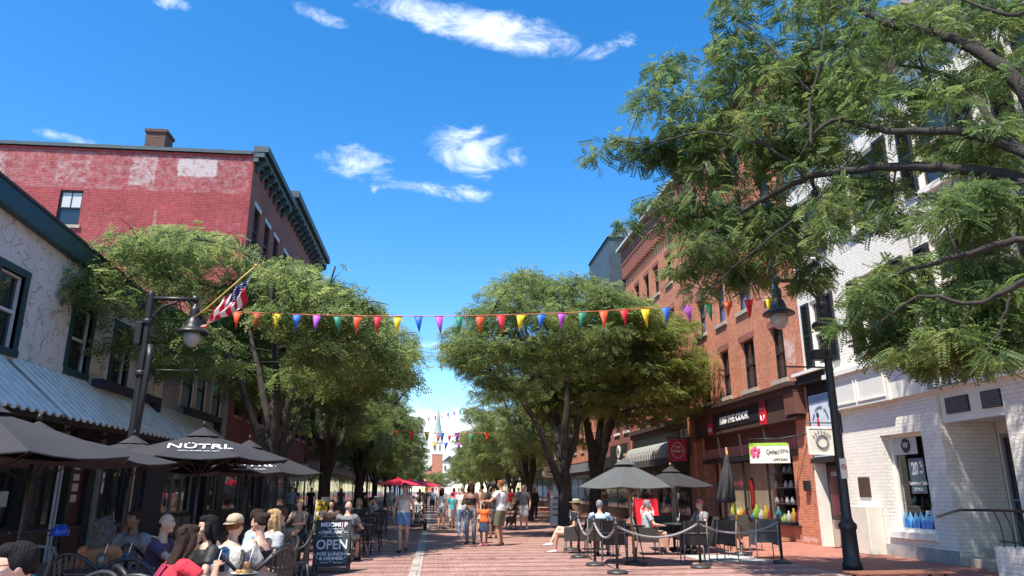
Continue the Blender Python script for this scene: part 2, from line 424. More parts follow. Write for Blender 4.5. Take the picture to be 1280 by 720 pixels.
# ------------------------------------------------------------------ shared materials
M_ = dict(
 red_brick=brick_mat('red_brick', (.60, .185, .085), (.46, .125, .06), (.42, .31, .23)),
 red_brick2=brick_mat('old_red_brick', (.33, .085, .06), (.22, .06, .045), (.27, .18, .15)),
 painted_red=brick_mat('painted_red_brick', (.36, .048, .055), (.28, .036, .042), (.36, .12, .12), big=.25,
      patches=((.55, .47, .46), [(-22.5, -8.5, 14.05, 16.0, .38, .12), (-11.9, -9.9, 14.75, 15.95, .80, .22), (-13.9, -12.45, 14.2, 16.0, .58, .22), (-16.9, -15.3, 14.3, 15.6, .42, .15), (-19.4, -18.8, 13.9, 15.8, .5, .1),
               (-12.6, -12.2, 11.5, 13.4, .5, .15), (-10.2, -8.5, 11.2, 13.8, .22, .3), (-15.5, -13.0, 11.6, 13.4, .2, .3)])),
 white_brick=brick_mat('painted_white_brick', (.85, .81, .72), (.81, .77, .69), (.72, .68, .61), bw=.215, bh=.085, ms=.012, bump=.8, big=.05, tone=.05),
 dark_brick=brick_mat('dark_brick', (.14, .06, .05), (.10, .045, .04), (.16, .12, .10)),
 tan=brick_mat('tan_stone', (.62, .52, .34), (.55, .45, .30), (.5, .42, .3), bw=.6, bh=.3, ms=.012),
 coal=mat('black_painted_metal', (.026, .026, .027), .42, .1, .25, 8, .15, 60),
 coal_wood=mat('black_painted_timber', (.016, .016, .019), .5, 0, .3, 5, .2, 30),
 navy=mat('dark_navy_paint', (.015, .022, .05), .5, 0, .25, 4),
 teal=mat('dark_teal_paint', (.012, .052, .066), .5, 0, .2, 4),
 white=mat('white_paint', (.82, .79, .71), .5, 0, .06, 4),
 cream=mat('cream_paint', (.70, .66, .56), .55, 0, .06, 4),
 grey=mat('grey_paint', (.20, .21, .22), .55, 0, .12, 4),
 lgrey=mat('light_grey_paint', (.52, .53, .53), .55, 0, .08, 4),
 brownstone=mat('brown_painted_cornice', (.075, .042, .032), .6, 0, .2, 4),
 stone=mat('stone_sill', (.42, .35, .28), .85, 0, .2, 6, .3, 40),
 roof=mat('dark_roof', (.05, .055, .06), .8, 0, .25, 2),
 glass=glass_mat('dark_window_glass'),
 glass_painted_sky=glass_mat('painted_sky_reflection_glass', (.22, .34, .42), 0, .08),  # blue of the reflected sky is put into the pane colour
 shop_glass=glass_mat('clear_shop_glass', clear=.86),
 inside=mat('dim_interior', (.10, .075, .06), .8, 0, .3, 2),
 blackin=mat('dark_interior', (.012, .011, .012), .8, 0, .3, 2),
 copper=mat('weathered_green_metal', (.055, .085, .10), .6, .1, .25, 2),
 letter=mat('white_lettering', (.82, .82, .80), .5, 0, 0),
 dletter=mat('black_lettering', (.02, .02, .02), .5, 0, 0),
 red=mat('red_sign', (.62, .02, .04), .45, 0, .05),
)
XL, XR = -8.5, 11.0
# ------------------------------------------------------------------ ground
def ground_mats():
    m = bpy.data.materials.new('brick_paving'); m.use_nodes = True; t = m.node_tree; b = t.nodes['Principled BSDF']
    b.inputs['Roughness'].default_value = .8; b.inputs['Specular IOR Level'].default_value = .3
    uv = N(t, 'ShaderNodeUVMap'); br = N(t, 'ShaderNodeTexBrick'); br.offset = .5
    for k, v in (('Color1', (.43, .245, .205, 1)), ('Color2', (.32, .175, .145, 1)), ('Mortar', (.17, .12, .10, 1))): br.inputs[k].default_value = v
    br.inputs['Scale'].default_value = 1; br.inputs['Mortar Size'].default_value = .006; br.inputs['Brick Width'].default_value = .21; br.inputs['Row Height'].default_value = .105
    t.links.new(uv.outputs[0], br.inputs['Vector'])
    sep = N(t, 'ShaderNodeSeparateXYZ'); t.links.new(uv.outputs[0], sep.inputs[0])
    # a soldier course of darker brick across the street about every metre
    def course(period, width, phase, col, cur, amt, axis=1):
        a = N(t, 'ShaderNodeMath', operation='ADD'); a.inputs[1].default_value = phase; t.links.new(sep.outputs[axis], a.inputs[0])
        q = N(t, 'ShaderNodeMath', operation='PINGPONG'); q.inputs[1].default_value = period / 2; t.links.new(a.outputs[0], q.inputs[0])
        l = N(t, 'ShaderNodeMath', operation='LESS_THAN'); l.inputs[1].default_value = width / 2; t.links.new(q.outputs[0], l.inputs[0])
        s = N(t, 'ShaderNodeMath', operation='MULTIPLY'); s.inputs[1].default_value = amt; t.links.new(l.outputs[0], s.inputs[0])
        mx = N(t, 'ShaderNodeMixRGB'); mx.blend_type = 'MULTIPLY'; mx.inputs['Color2'].default_value = (*col, 1)
        t.links.new(s.outputs[0], mx.inputs['Fac']); t.links.new(cur, mx.inputs['Color1']); return mx.outputs[0]
    cur = course(.84, .20, 0, (.62, .58, .60), br.outputs[0], 1)
    cur = course(3.36, .12, .3, (1.35, 1.3, 1.25), cur, .8)
    def noise(scale, lo, hi, cur, det=8):
        n = N(t, 'ShaderNodeTexNoise'); n.inputs['Scale'].default_value = scale; n.inputs['Detail'].default_value = det; n.inputs['Roughness'].default_value = .7
        t.links.new(uv.outputs[0], n.inputs['Vector']); r = N(t, 'ShaderNodeMapRange'); r.inputs['From Min'].default_value = .3; r.inputs['From Max'].default_value = .7
        r.inputs['To Min'].default_value = lo; r.inputs['To Max'].default_value = hi; t.links.new(n.outputs[0], r.inputs['Value'])
        v = N(t, 'ShaderNodeVectorMath', operation='SCALE'); t.links.new(cur, v.inputs[0]); t.links.new(r.outputs[0], v.inputs['Scale']); return v.outputs[0]
    cur = noise(.5, .80, 1.18, cur); cur = noise(7, .80, 1.18, cur, 3); cur = noise(1.7, .86, 1.12, cur, 10)
    vo = N(t, 'ShaderNodeTexVoronoi'); vo.inputs['Scale'].default_value = 1.6; t.links.new(uv.outputs[0], vo.inputs['Vector']); vr = N(t, 'ShaderNodeMapRange'); vr.inputs['From Min'].default_value = .03; vr.inputs['From Max'].default_value = .06; vr.inputs['To Min'].default_value = .55; t.links.new(vo.outputs['Distance'], vr.inputs['Value'])
    vs_ = N(t, 'ShaderNodeVectorMath', operation='SCALE'); t.links.new(cur, vs_.inputs[0]); t.links.new(vr.outputs[0], vs_.inputs['Scale']); cur = vs_.outputs[0]
    t.links.new(cur, b.inputs['Base Color'])
    bp = N(t, 'ShaderNodeBump'); bp.invert = True; bp.inputs['Strength'].default_value = .4; bp.inputs['Distance'].default_value = .01
    t.links.new(br.outputs['Fac'], bp.inputs['Height']); t.links.new(bp.outputs[0], b.inputs['Normal'])
    return m
PAVE = ground_mats()
SIDE = brick_mat('red_paving', (.42, .175, .125), (.34, .13, .095), (.22, .13, .10), bw=.21, bh=.105, ms=.006, bump=.3)
STRIP = brick_mat('granite_strip', (.44, .38, .33), (.36, .31, .27), (.2, .16, .14), bw=.6, bh=.9, ms=.012, bump=.3, big=.3)
def sheet(name, x0, x1, y0, y1, z, m, kind='structure', ny=1):
    b = MB()
    for i in range(ny):
        a = y0 + (y1 - y0) * i / ny; c = y0 + (y1 - y0) * (i + 1) / ny
        b.quad((x0, a, z), (x1, a, z), (x1, c, z), (x0, c, z))
    return b.build(name, m, kind=kind)
sheet('ground', -2500, 2500, -300, 4000, -.02, mat('ground_earth', (.16, .15, .12), .9, 0, .3, .02))
sheet('street', XL - 5, 7.5, -12, 600, 0, PAVE)
sheet('sidewalk', 7.62, XR + 8, -12, 600, 0, SIDE)
sheet('paving_strip', 7.5, 7.62, -12, 600, 0.001, STRIP)
sheet('centre_strip', -.45, -.24, -12, 600, .005, STRIP)
sheet('tree_pit_slab', 6.0, 7.4, 16.5, 18.3, .005, mat('pale_slab', (.42, .42, .41), .8, 0, .15, 5))
for (x, y) in ((4.9, 27.6), (-4.7, 21.8), (-4.6, 30.2), (6.6, 31.5)):
    sheet('tree_grate', x - .75, x + .75, y - .75, y + .75, .006, mat('iron_grate', (.06, .05, .045), .6, .5, .3, 20))

# ------------------------------------------------------------------ facade tools
class Face:
    """a wall plane: origin, direction along it (u), inward direction (d)"""
    def __init__(s, o, u, d): s.o = Vector(o); s.u = Vector(u); s.d = Vector(d)
    def p(s, u, d, z): v = s.o + s.u * u + s.d * d; return (v.x, v.y, v.z + z)
    def box(s, mb, u0, u1, d0, d1, z0, z1):
        a = s.p(u0, d0, z0); b = s.p(u1, d1, z1); mb.box(a[0], b[0], a[1], b[1], a[2], b[2]); return mb
    def wall(s, mb, u0, u1, z0, z1, holes, t=.3, back=True):
        us = sorted({u0, u1, *[h[0] for h in holes], *[h[1] for h in holes]}); zs = sorted({z0, z1, *[h[2] for h in holes], *[h[3] for h in holes]})
        us = [u for u in us if u0 <= u <= u1]; zs = [z for z in zs if z0 <= z <= z1]
        for i in range(len(us) - 1):
            for j in range(len(zs) - 1):
                cu = (us[i] + us[i + 1]) / 2; cz = (zs[j] + zs[j + 1]) / 2
                if any(h[0] < cu < h[1] and h[2] < cz < h[3] for h in holes): continue
                mb.quad(s.p(us[i], 0, zs[j]), s.p(us[i + 1], 0, zs[j]), s.p(us[i + 1], 0, zs[j + 1]), s.p(us[i], 0, zs[j + 1]))
        for (a, b, c, e) in holes:
            mb.quad(s.p(a, 0, c), s.p(b, 0, c), s.p(b, t, c), s.p(a, t, c)); mb.quad(s.p(a, 0, e), s.p(b, 0, e), s.p(b, t, e), s.p(a, t, e))
            mb.quad(s.p(a, 0, c), s.p(a, 0, e), s.p(a, t, e), s.p(a, t, c)); mb.quad(s.p(b, 0, c), s.p(b, 0, e), s.p(b, t, e), s.p(b, t, c))
        return mb
FL = Face((XL, 0, 0), (0, 1, 0), (-1, 0, 0))
FR = Face((XR, 0, 0), (0, 1, 0), (1, 0, 0))
def window(F, parent, u0, u1, z0, z1, frame, glass, t=.2, fw=.06, sash=True, mull=0, sill=None, lintel=None, trim=None, tw=.1, blind=None, sillw=.1):
    g = MB(); F.box(g, u0, u1, t, t + .02, z0, z1); w = g.build('window', glass, parent, world=True)
    f = MB(); d0, d1 = t - .05, t + .03
    F.box(f, u0, u0 + fw, d0, d1, z0, z1); F.box(f, u1 - fw, u1, d0, d1, z0, z1); F.box(f, u0 + fw, u1 - fw, d0, d1, z0, z0 + fw); F.box(f, u0 + fw, u1 - fw, d0, d1, z1 - fw, z1)
    if sash: zm = (z0 + z1) / 2; F.box(f, u0 + fw, u1 - fw, d0 - .01, d1 - .002, zm - .03, zm + .03)
    for k in range(mull): um = u0 + (u1 - u0) * (k + 1) / (mull + 1); F.box(f, um - .025, um + .025, d0 + .004, d1 - .004, z0 + fw, z1 - fw)
    if trim: 
        q = MB(); F.box(q, u0 - tw, u0, -.03, t, z0, z1 + tw); F.box(q, u1, u1 + tw, -.03, t, z0, z1 + tw); F.box(q, u0, u1, -.03, t, z1, z1 + tw)
        q.build('trim', trim, w, world=True)
    f.build('frame', frame, w, world=True)
    if sill: q = MB(); F.box(q, u0 - sillw, u1 + sillw, -.08, .06, z0 - .14, z0 - .002); q.build('sill', sill, w, world=True)
    if lintel: q = MB(); F.box(q, u0 - .1, u1 + .1, -.012, .1, z1 + .002, z1 + .22); q.build('lintel', lintel, w, world=True)
    if blind: q = MB(); F.box(q, u0 + fw, u1 - fw, t + .1, t + .11, z0 + (z1 - z0) * .55, z1 - fw); q.build('blind', blind, w, world=True)
    return w
def part(name, m, parent, F, *boxes, **k):
    b = MB()
    for x in boxes: F.box(b, *x)
    return b.build(name, m, parent, world=True, **k)
def shell(parent, F, u0, u1, depth, h, m, roofm, holes, front=True, d0=0.0):
    """walls behind the facade: sides, back and a flat roof"""
    b = MB(); F.wall(b, u0, u1, 0, h, holes) if front else None
    for uu in (u0, u1): b.quad(F.p(uu, d0, 0), F.p(uu, depth, 0), F.p(uu, depth, h), F.p(uu, d0, h))
    b.quad(F.p(u0, depth, 0), F.p(u1, depth, 0), F.p(u1, depth, h), F.p(u0, depth, h))
    w = b.build('wall', m, parent, world=True, fixn=False)
    r = MB(); F.box(r, u0 + .02, u1 - .02, .32, depth - .02, h - .3, h - .02); r.build('roof', roofm, parent, world=True)
    return w
def corrugated(F, y0, y1, zt, dt, zb, db, period=.3, h=.055):
    """trapezoid ribs running down the slope"""
    b = MB(); n = int((y1 - y0) / period); prof = []
    for i in range(n):
        y = y0 + i * period
        prof += [(y, 0), (y + period * .40, 0), (y + period * .52, h), (y + period * .88, h)]
    prof.append((y0 + n * period, 0))
    for i in range(len(prof) - 1):
        (a, ha), (c, hc) = prof[i], prof[i + 1]
        b.quad(F.p(a, dt, zt + ha), F.p(c, dt, zt + hc), F.p(c, db, zb + hc), F.p(a, db, zb + ha))
        b.quad(F.p(a, dt, zt + ha - .03), F.p(c, dt, zt + hc - .03), F.p(c, db, zb + hc - .03), F.p(a, db, zb + ha - .03))
        b.quad(F.p(a, db, zb + ha), F.p(c, db, zb + hc), F.p(c, db, zb + hc - .03), F.p(a, db, zb + ha - .03))
    return b
# ------------------------------------------------------------------ left: stucco building with the metal shed roof
def stucco_mat():
    m = mat('rough_trowelled_stucco', (.56, .55, .52), .9, 0, .10, 1.2)
    t = m.node_tree; b = t.nodes['Principled BSDF']; tcn = N(t, 'ShaderNodeTexCoord')
    mpn = N(t, 'ShaderNodeMapping'); mpn.inputs['Scale'].default_value = (1, 1, .8); t.links.new(tcn.outputs['Object'], mpn.inputs[0])
    n0 = N(t, 'ShaderNodeTexNoise'); n0.inputs['Scale'].default_value = 2.2; t.links.new(mpn.outputs[0], n0.inputs['Vector'])
    ad = N(t, 'ShaderNodeVectorMath', operation='ADD'); t.links.new(mpn.outputs[0], ad.inputs[0]); t.links.new(n0.outputs['Color'], ad.inputs[1])
    v = N(t, 'ShaderNodeTexVoronoi', feature='DISTANCE_TO_EDGE'); v.inputs['Scale'].default_value = 2.6; t.links.new(ad.outputs[0], v.inputs['Vector'])
    r = N(t, 'ShaderNodeMapRange'); r.inputs['From Max'].default_value = .035; t.links.new(v.outputs[0], r.inputs['Value'])
    n1 = N(t, 'ShaderNodeTexNoise'); n1.inputs['Scale'].default_value = 3; t.links.new(tcn.outputs['Object'], n1.inputs['Vector'])
    r1 = N(t, 'ShaderNodeMapRange'); r1.inputs['From Min'].default_value = .48; r1.inputs['From Max'].default_value = .56; t.links.new(n1.outputs[0], r1.inputs['Value'])
    mxx = N(t, 'ShaderNodeMath', operation='MAXIMUM'); t.links.new(r.outputs[0], mxx.inputs[0]); t.links.new(r1.outputs[0], mxx.inputs[1])
    bp = N(t, 'ShaderNodeBump'); bp.inputs['Strength'].default_value = .7; bp.inputs['Distance'].default_value = .03
    t.links.new(mxx.outputs[0], bp.inputs['Height']); t.links.new(bp.outputs[0], b.inputs['Normal'])
    old = b.inputs['Base Color'].links[0].from_socket
    mm = N(t, 'ShaderNodeMixRGB'); mm.inputs['Color1'].default_value = (.34, .34, .34, 1); t.links.new(mxx.outputs[0], mm.inputs['Fac']); t.links.new(old, mm.inputs['Color2']); t.links.new(mm.outputs[0], b.inputs['Base Color'])
    return m
STUCCO = stucco_mat()
METAL = mat('galvanised_roofing', (.56, .54, .49), .6, .0, .18, 2.5)
sb = thing('stucco_building', 'low pale stucco building with dark teal trimmed windows above a ribbed metal shed roof', 'building', (XL, 9, 0))
ups = [(9.9, 10.9), (12.2, 13.2), (14.42, 15.3), (17.5, 18.42), (19.8, 20.7)]
holes = [(a, b, 4.22, 5.72) for a, b in ups]
low = [(13.3, 14.7), (15.1, 16.5), (17.0, 18.3), (18.6, 19.5), (20.2, 21.9)]
lowh = [(a, b, .75, 2.75) if i not in (3,) else (a, b, .05, 2.75) for i, (a, b) in enumerate(low)]
b = MB()
F = FL
F.wall(b, 6, 22.8, 3.0, 6.5, holes)
b.add([F.p(6, 0, 6.5), F.p(22.8, 0, 6.5), F.p(22.8, 0, 6.75), F.p(6, 0, 7.55)], [(0, 1, 2, 3)], False)
b.add([F.p(6, 10, 0), F.p(22.8, 10, 0), F.p(22.8, 10, 6.75), F.p(6, 10, 7.55)], [(0, 1, 2, 3)], False)
for u, h in ((6, 7.55), (22.8, 6.75)): b.quad(F.p(u, 0, 0), F.p(u, 10, 0), F.p(u, 10, h), F.p(u, 0, h))
b.build('wall', STUCCO, sb, world=True, fixn=False)
b = MB(); b.add([F.p(5.9, -.25, 7.56), F.p(22.9, -.25, 6.76), F.p(22.9, 10, 6.76), F.p(5.9, 10, 7.56), F.p(5.9, -.25, 7.62), F.p(22.9, -.25, 6.82), F.p(22.9, 10, 6.82), F.p(5.9, 10, 7.62)],
    [(0, 1, 2, 3), (4, 5, 6, 7), (0, 1, 5, 4), (1, 2, 6, 5), (2, 3, 7, 6), (3, 0, 4, 7)], False); b.build('roof', M_['roof'], sb, world=True)
b = MB(); b.add([F.p(5.9, -.22, 7.14), F.p(22.9, -.22, 6.34), F.p(22.9, -.04, 6.34), F.p(5.9, -.04, 7.14), F.p(5.9, -.22, 7.55), F.p(22.9, -.22, 6.75), F.p(22.9, -.04, 6.75), F.p(5.9, -.04, 7.55)],
    [(0, 1, 2, 3), (4, 5, 6, 7), (0, 1, 5, 4), (1, 2, 6, 5), (2, 3, 7, 6), (3, 0, 4, 7)], False); b.build('fascia', M_['teal'], sb, world=True)
for a, c in ups: window(F, sb, a, c, 4.22, 5.72, M_['lgrey'], M_['glass'], t=.12, fw=.045, trim=M_['teal'], tw=.15, sill=M_['teal'])
# shopfront below
b = MB(); F.wall(b, 6, 22.8, 0, 3.0, lowh, t=.25); b.build('shopfront', M_['coal_wood'], sb, world=True, fixn=False)
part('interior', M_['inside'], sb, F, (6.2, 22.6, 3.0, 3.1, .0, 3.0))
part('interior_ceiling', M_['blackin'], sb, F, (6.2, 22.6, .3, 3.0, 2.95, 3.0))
for i, (a, c) in enumerate(low):
    if i == 3:
        d = MB(); F.box(d, a + .05, c - .05, .1, .14, .1, 2.7); dd = d.build('door', mat('dark_maroon_door', (.055, .012, .018), .5), sb, world=True)
        for k, (za, zb) in enumerate(((1.75, 1.9), (1.5, 1.68), (1.25, 1.42), (2.0, 2.1))): part('notice', M_['lgrey'], dd, F, (a + .25, c - .3, .09, .1, za, zb))
        part('handle', METAL, dd, F, (a + .1, a + .13, .04, .1, .95, 1.25))
    else:
        w = window(F, sb, a, c, .75, 2.75, M_['coal_wood'], M_['shop_glass'], t=.12, fw=.05, sash=False, mull=1)
part('pilaster', M_['teal'], sb, F, (12.0, 13.1, -.06, -.003, 0, 2.9))
for (u, c) in ((14.9, 'coal'), (16.75, 'brownstone'), (18.45, 'coal'), (19.9, 'grey')):
    part('post', M_[c], sb, F, (u - .07, u + .07, -.08, -.003, 0, 2.95))
for u in (14.8, 15.02, 17.75, 17.9, 22.0, 16.6): part('downpipe', M_['lgrey'], sb, F, (u - .02, u + .02, -.12, -.082, 0, 2.95))
for (u, za, zb, m) in ((15.5, 1.35, 1.95, 'notice'), (16.0, 1.2, 1.5, 'notice')):
    part('notice', mat('pale_green_paper', (.42, .5, .42), .7), sb, F, (u, u + .28, .1, .11, za, zb))
q = part('no_parking_notice', M_['white'], sb, F, (20.05, 20.15, -.1, -.09, 1.45, 1.95))
text_mesh('P', .22, frame_m(F.p(20.1, -.105, 1.75), (0, 1, 0), (0, 0, 1)), M_['dletter'], q)
# horizontal boarding under the windows
b = MB()
for i in range(9): F.box(b, 13.2, 19.4 if i < 9 else 1, -.02, .003, .05 + i * .075, .11 + i * .075)
b.build('boarding', M_['brownstone'], sb, world=True)
b = corrugated(F, 8.0, 14.9, 4.05, 0, 2.88, -1.38); mr = b.build('metal_roof', METAL, sb, world=True)
b = corrugated(F, 15.2, 22.6, 4.05, 0, 2.88, -1.33); b.build('metal_roof', METAL, sb, world=True)
part('roof_beam', M_['navy'], sb, F, (18.4, 22.4, -.45, -.2, 3.95, 4.12), (22.15, 22.4, -.45, -.2, 3.6, 3.95))
part('gutter', M_['coal'], sb, F, (8, 22.6, -1.2, -1.08, 2.78, 2.9))
for k in range(8): b = MB(); b.bar(F.p(8.5 + k * 1.9, -1.15, 2.8), F.p(8.5 + k * 1.9, -.02, 2.4), .07); b.build('bracket', M_['coal'], sb, world=True)
part('cable_box', M_['coal'], sb, F, (12.3, 12.5, -.9, -.75, 3.3, 3.6))

# ------------------------------------------------------------------ left: siding building
SIDING = mat('grey_clapboard', (.40, .40, .44), .6, 0, .06, 3)
hb = thing('clapboard_building', 'grey clapboard building half hidden by the tree, with sky reflection painted into its blue window panes', 'building', (XL, 24, 0))
uph = [(25.2, 26.3), (26.7, 27.7), (28.6, 29.7)]
b = MB(); hz = [(a, c, 4.2, 5.8) for a, c in uph]
F.wall(b, 22.82, 30.95, 3.0, 6.9, hz, t=.2)
for u in (22.82, 30.95): b.quad(F.p(u, 0, 0), F.p(u, 10, 0), F.p(u, 10, 6.9), F.p(u, 0, 6.9))
b.build('wall', SIDING, hb, world=True, fixn=False)
b = MB()
z = 3.0
while z < 6.8:
    segs = [(23.55, 30.9)]
    for (a, c, e, g) in hz:
        if e - .13 < z < g + .1:
            ns = []
            for (s0, s1) in segs:
                if s0 < a - .1 < s1 or s0 < c + .1 < s1: ns += [(s0, a - .12), (c + .12, s1)]
                else: ns.append((s0, s1))
            segs = [q for q in ns if q[1] > q[0]]
    for (s0, s1) in segs:
        b.add([F.p(s0, -.002, z + .11), F.p(s1, -.002, z + .11), F.p(s1, -.028, z), F.p(s0, -.028, z), F.p(s0, -.002, z - .0), F.p(s1, -.002, z - .0)], [(0, 1, 2, 3), (3, 2, 5, 4)], False)
    z += .115
b.build('clapboards', SIDING, hb, world=True)
part('corner_board', M_['cream'], hb, F, (22.85, 23.5, -.03, -.003, 3.0, 6.85))
part('roof', M_['roof'], hb, F, (22.95, 30.96, -.3, 10, 6.9, 7.05))
for i, (a, c, e, g) in enumerate(hz): window(F, hb, a, c, e, g, M_['navy'], M_['glass_painted_sky'] if i < 4 else M_['glass'], t=.06, fw=.06, trim=M_['white'], tw=.09)
sh = [(24.7, 27.6, .8, 2.45), (28.1, 29.1, .05, 2.5), (29.5, 30.6, .8, 2.45)]
b = MB(); F.wall(b, 22.82, 30.95, 0, 3.0, sh, t=.25); b.build('shopfront', M_['coal_wood'], hb, world=True, fixn=False)
window(F, hb, 24.7, 27.6, .8, 2.45, M_['grey'], M_['glass_painted_sky'] if 0 else M_['shop_glass'], t=.1, sash=False, mull=2)
window(F, hb, 29.5, 30.6, .8, 2.45, M_['grey'], M_['shop_glass'], t=.1, sash=False)
window(F, hb, 28.1, 29.1, .05, 2.5, M_['coal_wood'], M_['shop_glass'], t=.2, sash=False)
b = MB()
for a in (24.8, 25.8, 26.8): F.box(b, a, a + .8, -.03, -.003, .12, .68)
b.build('panelling', M_['grey'], hb, world=True)
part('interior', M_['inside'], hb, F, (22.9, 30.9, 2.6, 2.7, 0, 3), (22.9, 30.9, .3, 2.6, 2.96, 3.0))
part('pilaster', M_['navy'], hb, F, (22.9, 24.4, -.1, -.003, 0, 2.95)); part('pilaster', M_['navy'], hb, F, (27.65, 28.05, -.1, -.003, 0, 2.95))
b = corrugated(F, 22.8, 28.0, 4.0, 0, 2.88, -1.3); b.build('metal_roof', METAL, hb, world=True)
part('roof_beam', M_['navy'], hb, F, (24.6, 28.2, -.6, -.35, 3.9, 4.1), (28.0, 28.2, -.6, -.35, 3.0, 3.9))
# ------------------------------------------------------------------ left: red brick block
def cornice(F, parent, u0, u1, z, proj, h, m, brackets=0, bw=.18, bh=.7, bm=None, name='cornice'):
    b = MB(); F.box(b, u0, u1, -proj, .05, z + h * .62, z + h); F.box(b, u0 + .02, u1 - .02, -proj * .72, .05, z + h * .3, z + h * .6); F.box(b, u0 + .04, u1 - .04, -proj * .3, .05, z, z + h * .28)
    c = b.build(name, m, parent, world=True)
    for k in range(brackets):
        u = u0 + (u1 - u0) * (k + .5) / brackets; q = MB()
        q.prism([(0, 0), (.12, 0), (proj * .45, bh * .45), (proj * .75, bh * .6), (proj * .8, bh), (0, bh)], lambda a, bb, d: F.p(u + d, -a, z + h * .28 - bh + bb), -bw / 2, bw / 2)
        q.build('bracket', bm or m, c, world=True)
    return c
rb = thing('red_brick_building', 'tall red painted brick building with chimney and faded whitewash patches on its side wall', 'building', (XL, 31, 0))
Y0 = 30.97
FS = Face((-22.5, Y0, 0), (1, 0, 0), (0, 1, 0))      # side wall facing the camera
b = MB(); hw = [(22.5 - 16.45, 22.5 - 15.5, 12.45, 14.05)]
FS.wall(b, 0, 14.0, 0, 16.05, hw, t=.2); b.build('side_wall', M_['painted_red'], rb, world=True, fixn=False)
ww = window(FS, rb, hw[0][0], hw[0][1], 12.45, 14.05, M_['coal'], M_['glass'], t=.12, fw=.07, sill=M_['stone'], blind=None)
part('shade', M_['lgrey'], ww, FS, (hw[0][0] + .08, hw[0][0] + .44, .1, .115, 13.28, 13.96), (hw[0][0] + .5, hw[0][1] - .08, .1, .115, 13.28, 13.96))
fh = [(u, u + 1.1, z, z + 2.1) for u in (31.9, 34.0, 36.0) for z in (4.6, 8.3, 11.9)]
g0 = [(31.6, 34.2, .75, 2.6), (34.8, 35.8, .05, 2.6), (36.0, 37.3, .75, 2.6)]
b = MB(); F.wall(b, 30.97, 37.5, 3.2, 16.05, fh, t=.25); b.quad(F.p(30.97, 14, 0), F.p(37.5, 14, 0), F.p(37.5, 14, 16), F.p(30.97, 14, 16)); b.quad(F.p(37.5, 14, 0), F.p(37.5, 0, 0), F.p(37.5, 0, 16), F.p(37.5, 14, 16))
b.build('wall', M_['red_brick2'], rb, world=True, fixn=False)
b = MB(); F.wall(b, 30.97, 37.5, 0, 3.2, g0, t=.25); b.build('shopfront', M_['navy'], rb, world=True, fixn=False)
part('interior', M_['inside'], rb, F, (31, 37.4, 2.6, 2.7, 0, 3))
for h in g0: window(F, rb, *h, M_['grey'], M_['shop_glass'], t=.1, sash=False)
for h in fh: window(F, rb, *h, M_['coal'], M_['glass'], t=.15, sill=M_['stone'], lintel=M_['lgrey'])
part('roof', M_['roof'], rb, F, (30.9, 37.5, -.02, 14, 16.06, 16.2))
part('coping', M_['copper'], rb, FS, (-.1, 13.9, -.12, .35, 16.06, 16.22))
cornice(F, rb, 30.9, 37.45, 15.75, .62, .75, M_['copper'], brackets=7, bw=.14, bh=.55)
b = MB(); b.box(-13.3, -12.45, 31.0, 31.9, 16.2, 17.0); b.box(-13.36, -12.39, 30.94, 31.96, 17.0, 17.14); b.build('chimney', M_['dark_brick'], rb, world=True)
rb2 = thing('brick_corner_block', 'red brick building with a deep dark green cornice rising above the left tree', 'building', (XL, 43, 0))
fh = [(u, u + 1.1, z, z + 2.1) for u in (38.5, 41, 43.5, 46, 48) for z in (4.6, 8.3, 11.9)]
shell(rb2, F, 37.52, 49.5, 14, 16.4, M_['red_brick2'], M_['roof'], fh)
for h in fh: window(F, rb2, *h, M_['coal'], M_['glass'], t=.15, sill=M_['stone'], lintel=M_['lgrey'])
cornice(F, rb2, 37.5, 49.6, 16.2, .75, .95, M_['copper'], brackets=14, bw=.15, bh=.55)
part('shopfront', M_['navy'], rb2, F, (37.6, 49.4, -.15, -.003, 0, 3.2))
for u in (38.2, 41.2, 44.4, 47): part('shop_window', M_['glass'], rb2, F, (u, u + 2.1, -.17, -.152, .75, 2.55))

# ------------------------------------------------------------------ generic street buildings further off
def row_building(F, name, label, u0, u1, h, m, nw, floors, z0=4.4, dz=3.6, ww=1.1, wh=1.9, frame='coal', sill='stone', shop='coal_wood', corn='copper', depth=12, cor_h=.9, proj=.6, fascia=None, shutters=False, glass='glass'):
    t = thing(name, label, 'building', (F.o.x, (u0 + u1) / 2, 0))
    pitch = (u1 - u0) / nw; hs = [(u0 + pitch * (i + .5) - ww / 2, u0 + pitch * (i + .5) + ww / 2, z0 + k * dz, z0 + k * dz + wh) for i in range(nw) for k in range(floors)]
    shell(t, F, u0, u1, depth, h, m, M_['roof'], hs)
    for q in hs: window(F, t, *q, M_[frame], M_[glass], t=.15, sill=M_[sill])
    if corn: cornice(F, t, u0, u1, h - .4, proj, cor_h, M_[corn])
    part('shopfront', M_[shop], t, F, (u0 + .1, u1 - .1, -.12, -.003, 0, 3.6))
    n = max(2, int((u1 - u0) / 3)); p = (u1 - u0 - .4) / n
    for i in range(n): part('shop_window', M_['glass'], t, F, (u0 + .3 + p * i, u0 + p * (i + 1), -.14, -.122, .6, 2.6))
    part('sign_band', M_[fascia or 'grey'], t, F, (u0 + .2, u1 - .2, -.2, -.122, 2.9, 3.5))
    return t
for (u0, u1, h, m, c, lab) in ((49.6, 60, 11, 'red_brick2', 'brownstone', 'brick shop building behind the second tree on the left'), (60.1, 78, 9, 'white_brick', 'white', 'low white painted shop building far down the left side'),
        (78.1, 98, 12, 'red_brick', 'brownstone', 'orange brick building far down the left side'), (98.1, 148, 10, 'red_brick2', 'copper', 'long dark brick building near the far end of the left side')):
    row_building(FL, 'shop_building', lab, u0, u1, h, M_[m], max(3, int((u1 - u0) / 3.5)), 2, corn=c)
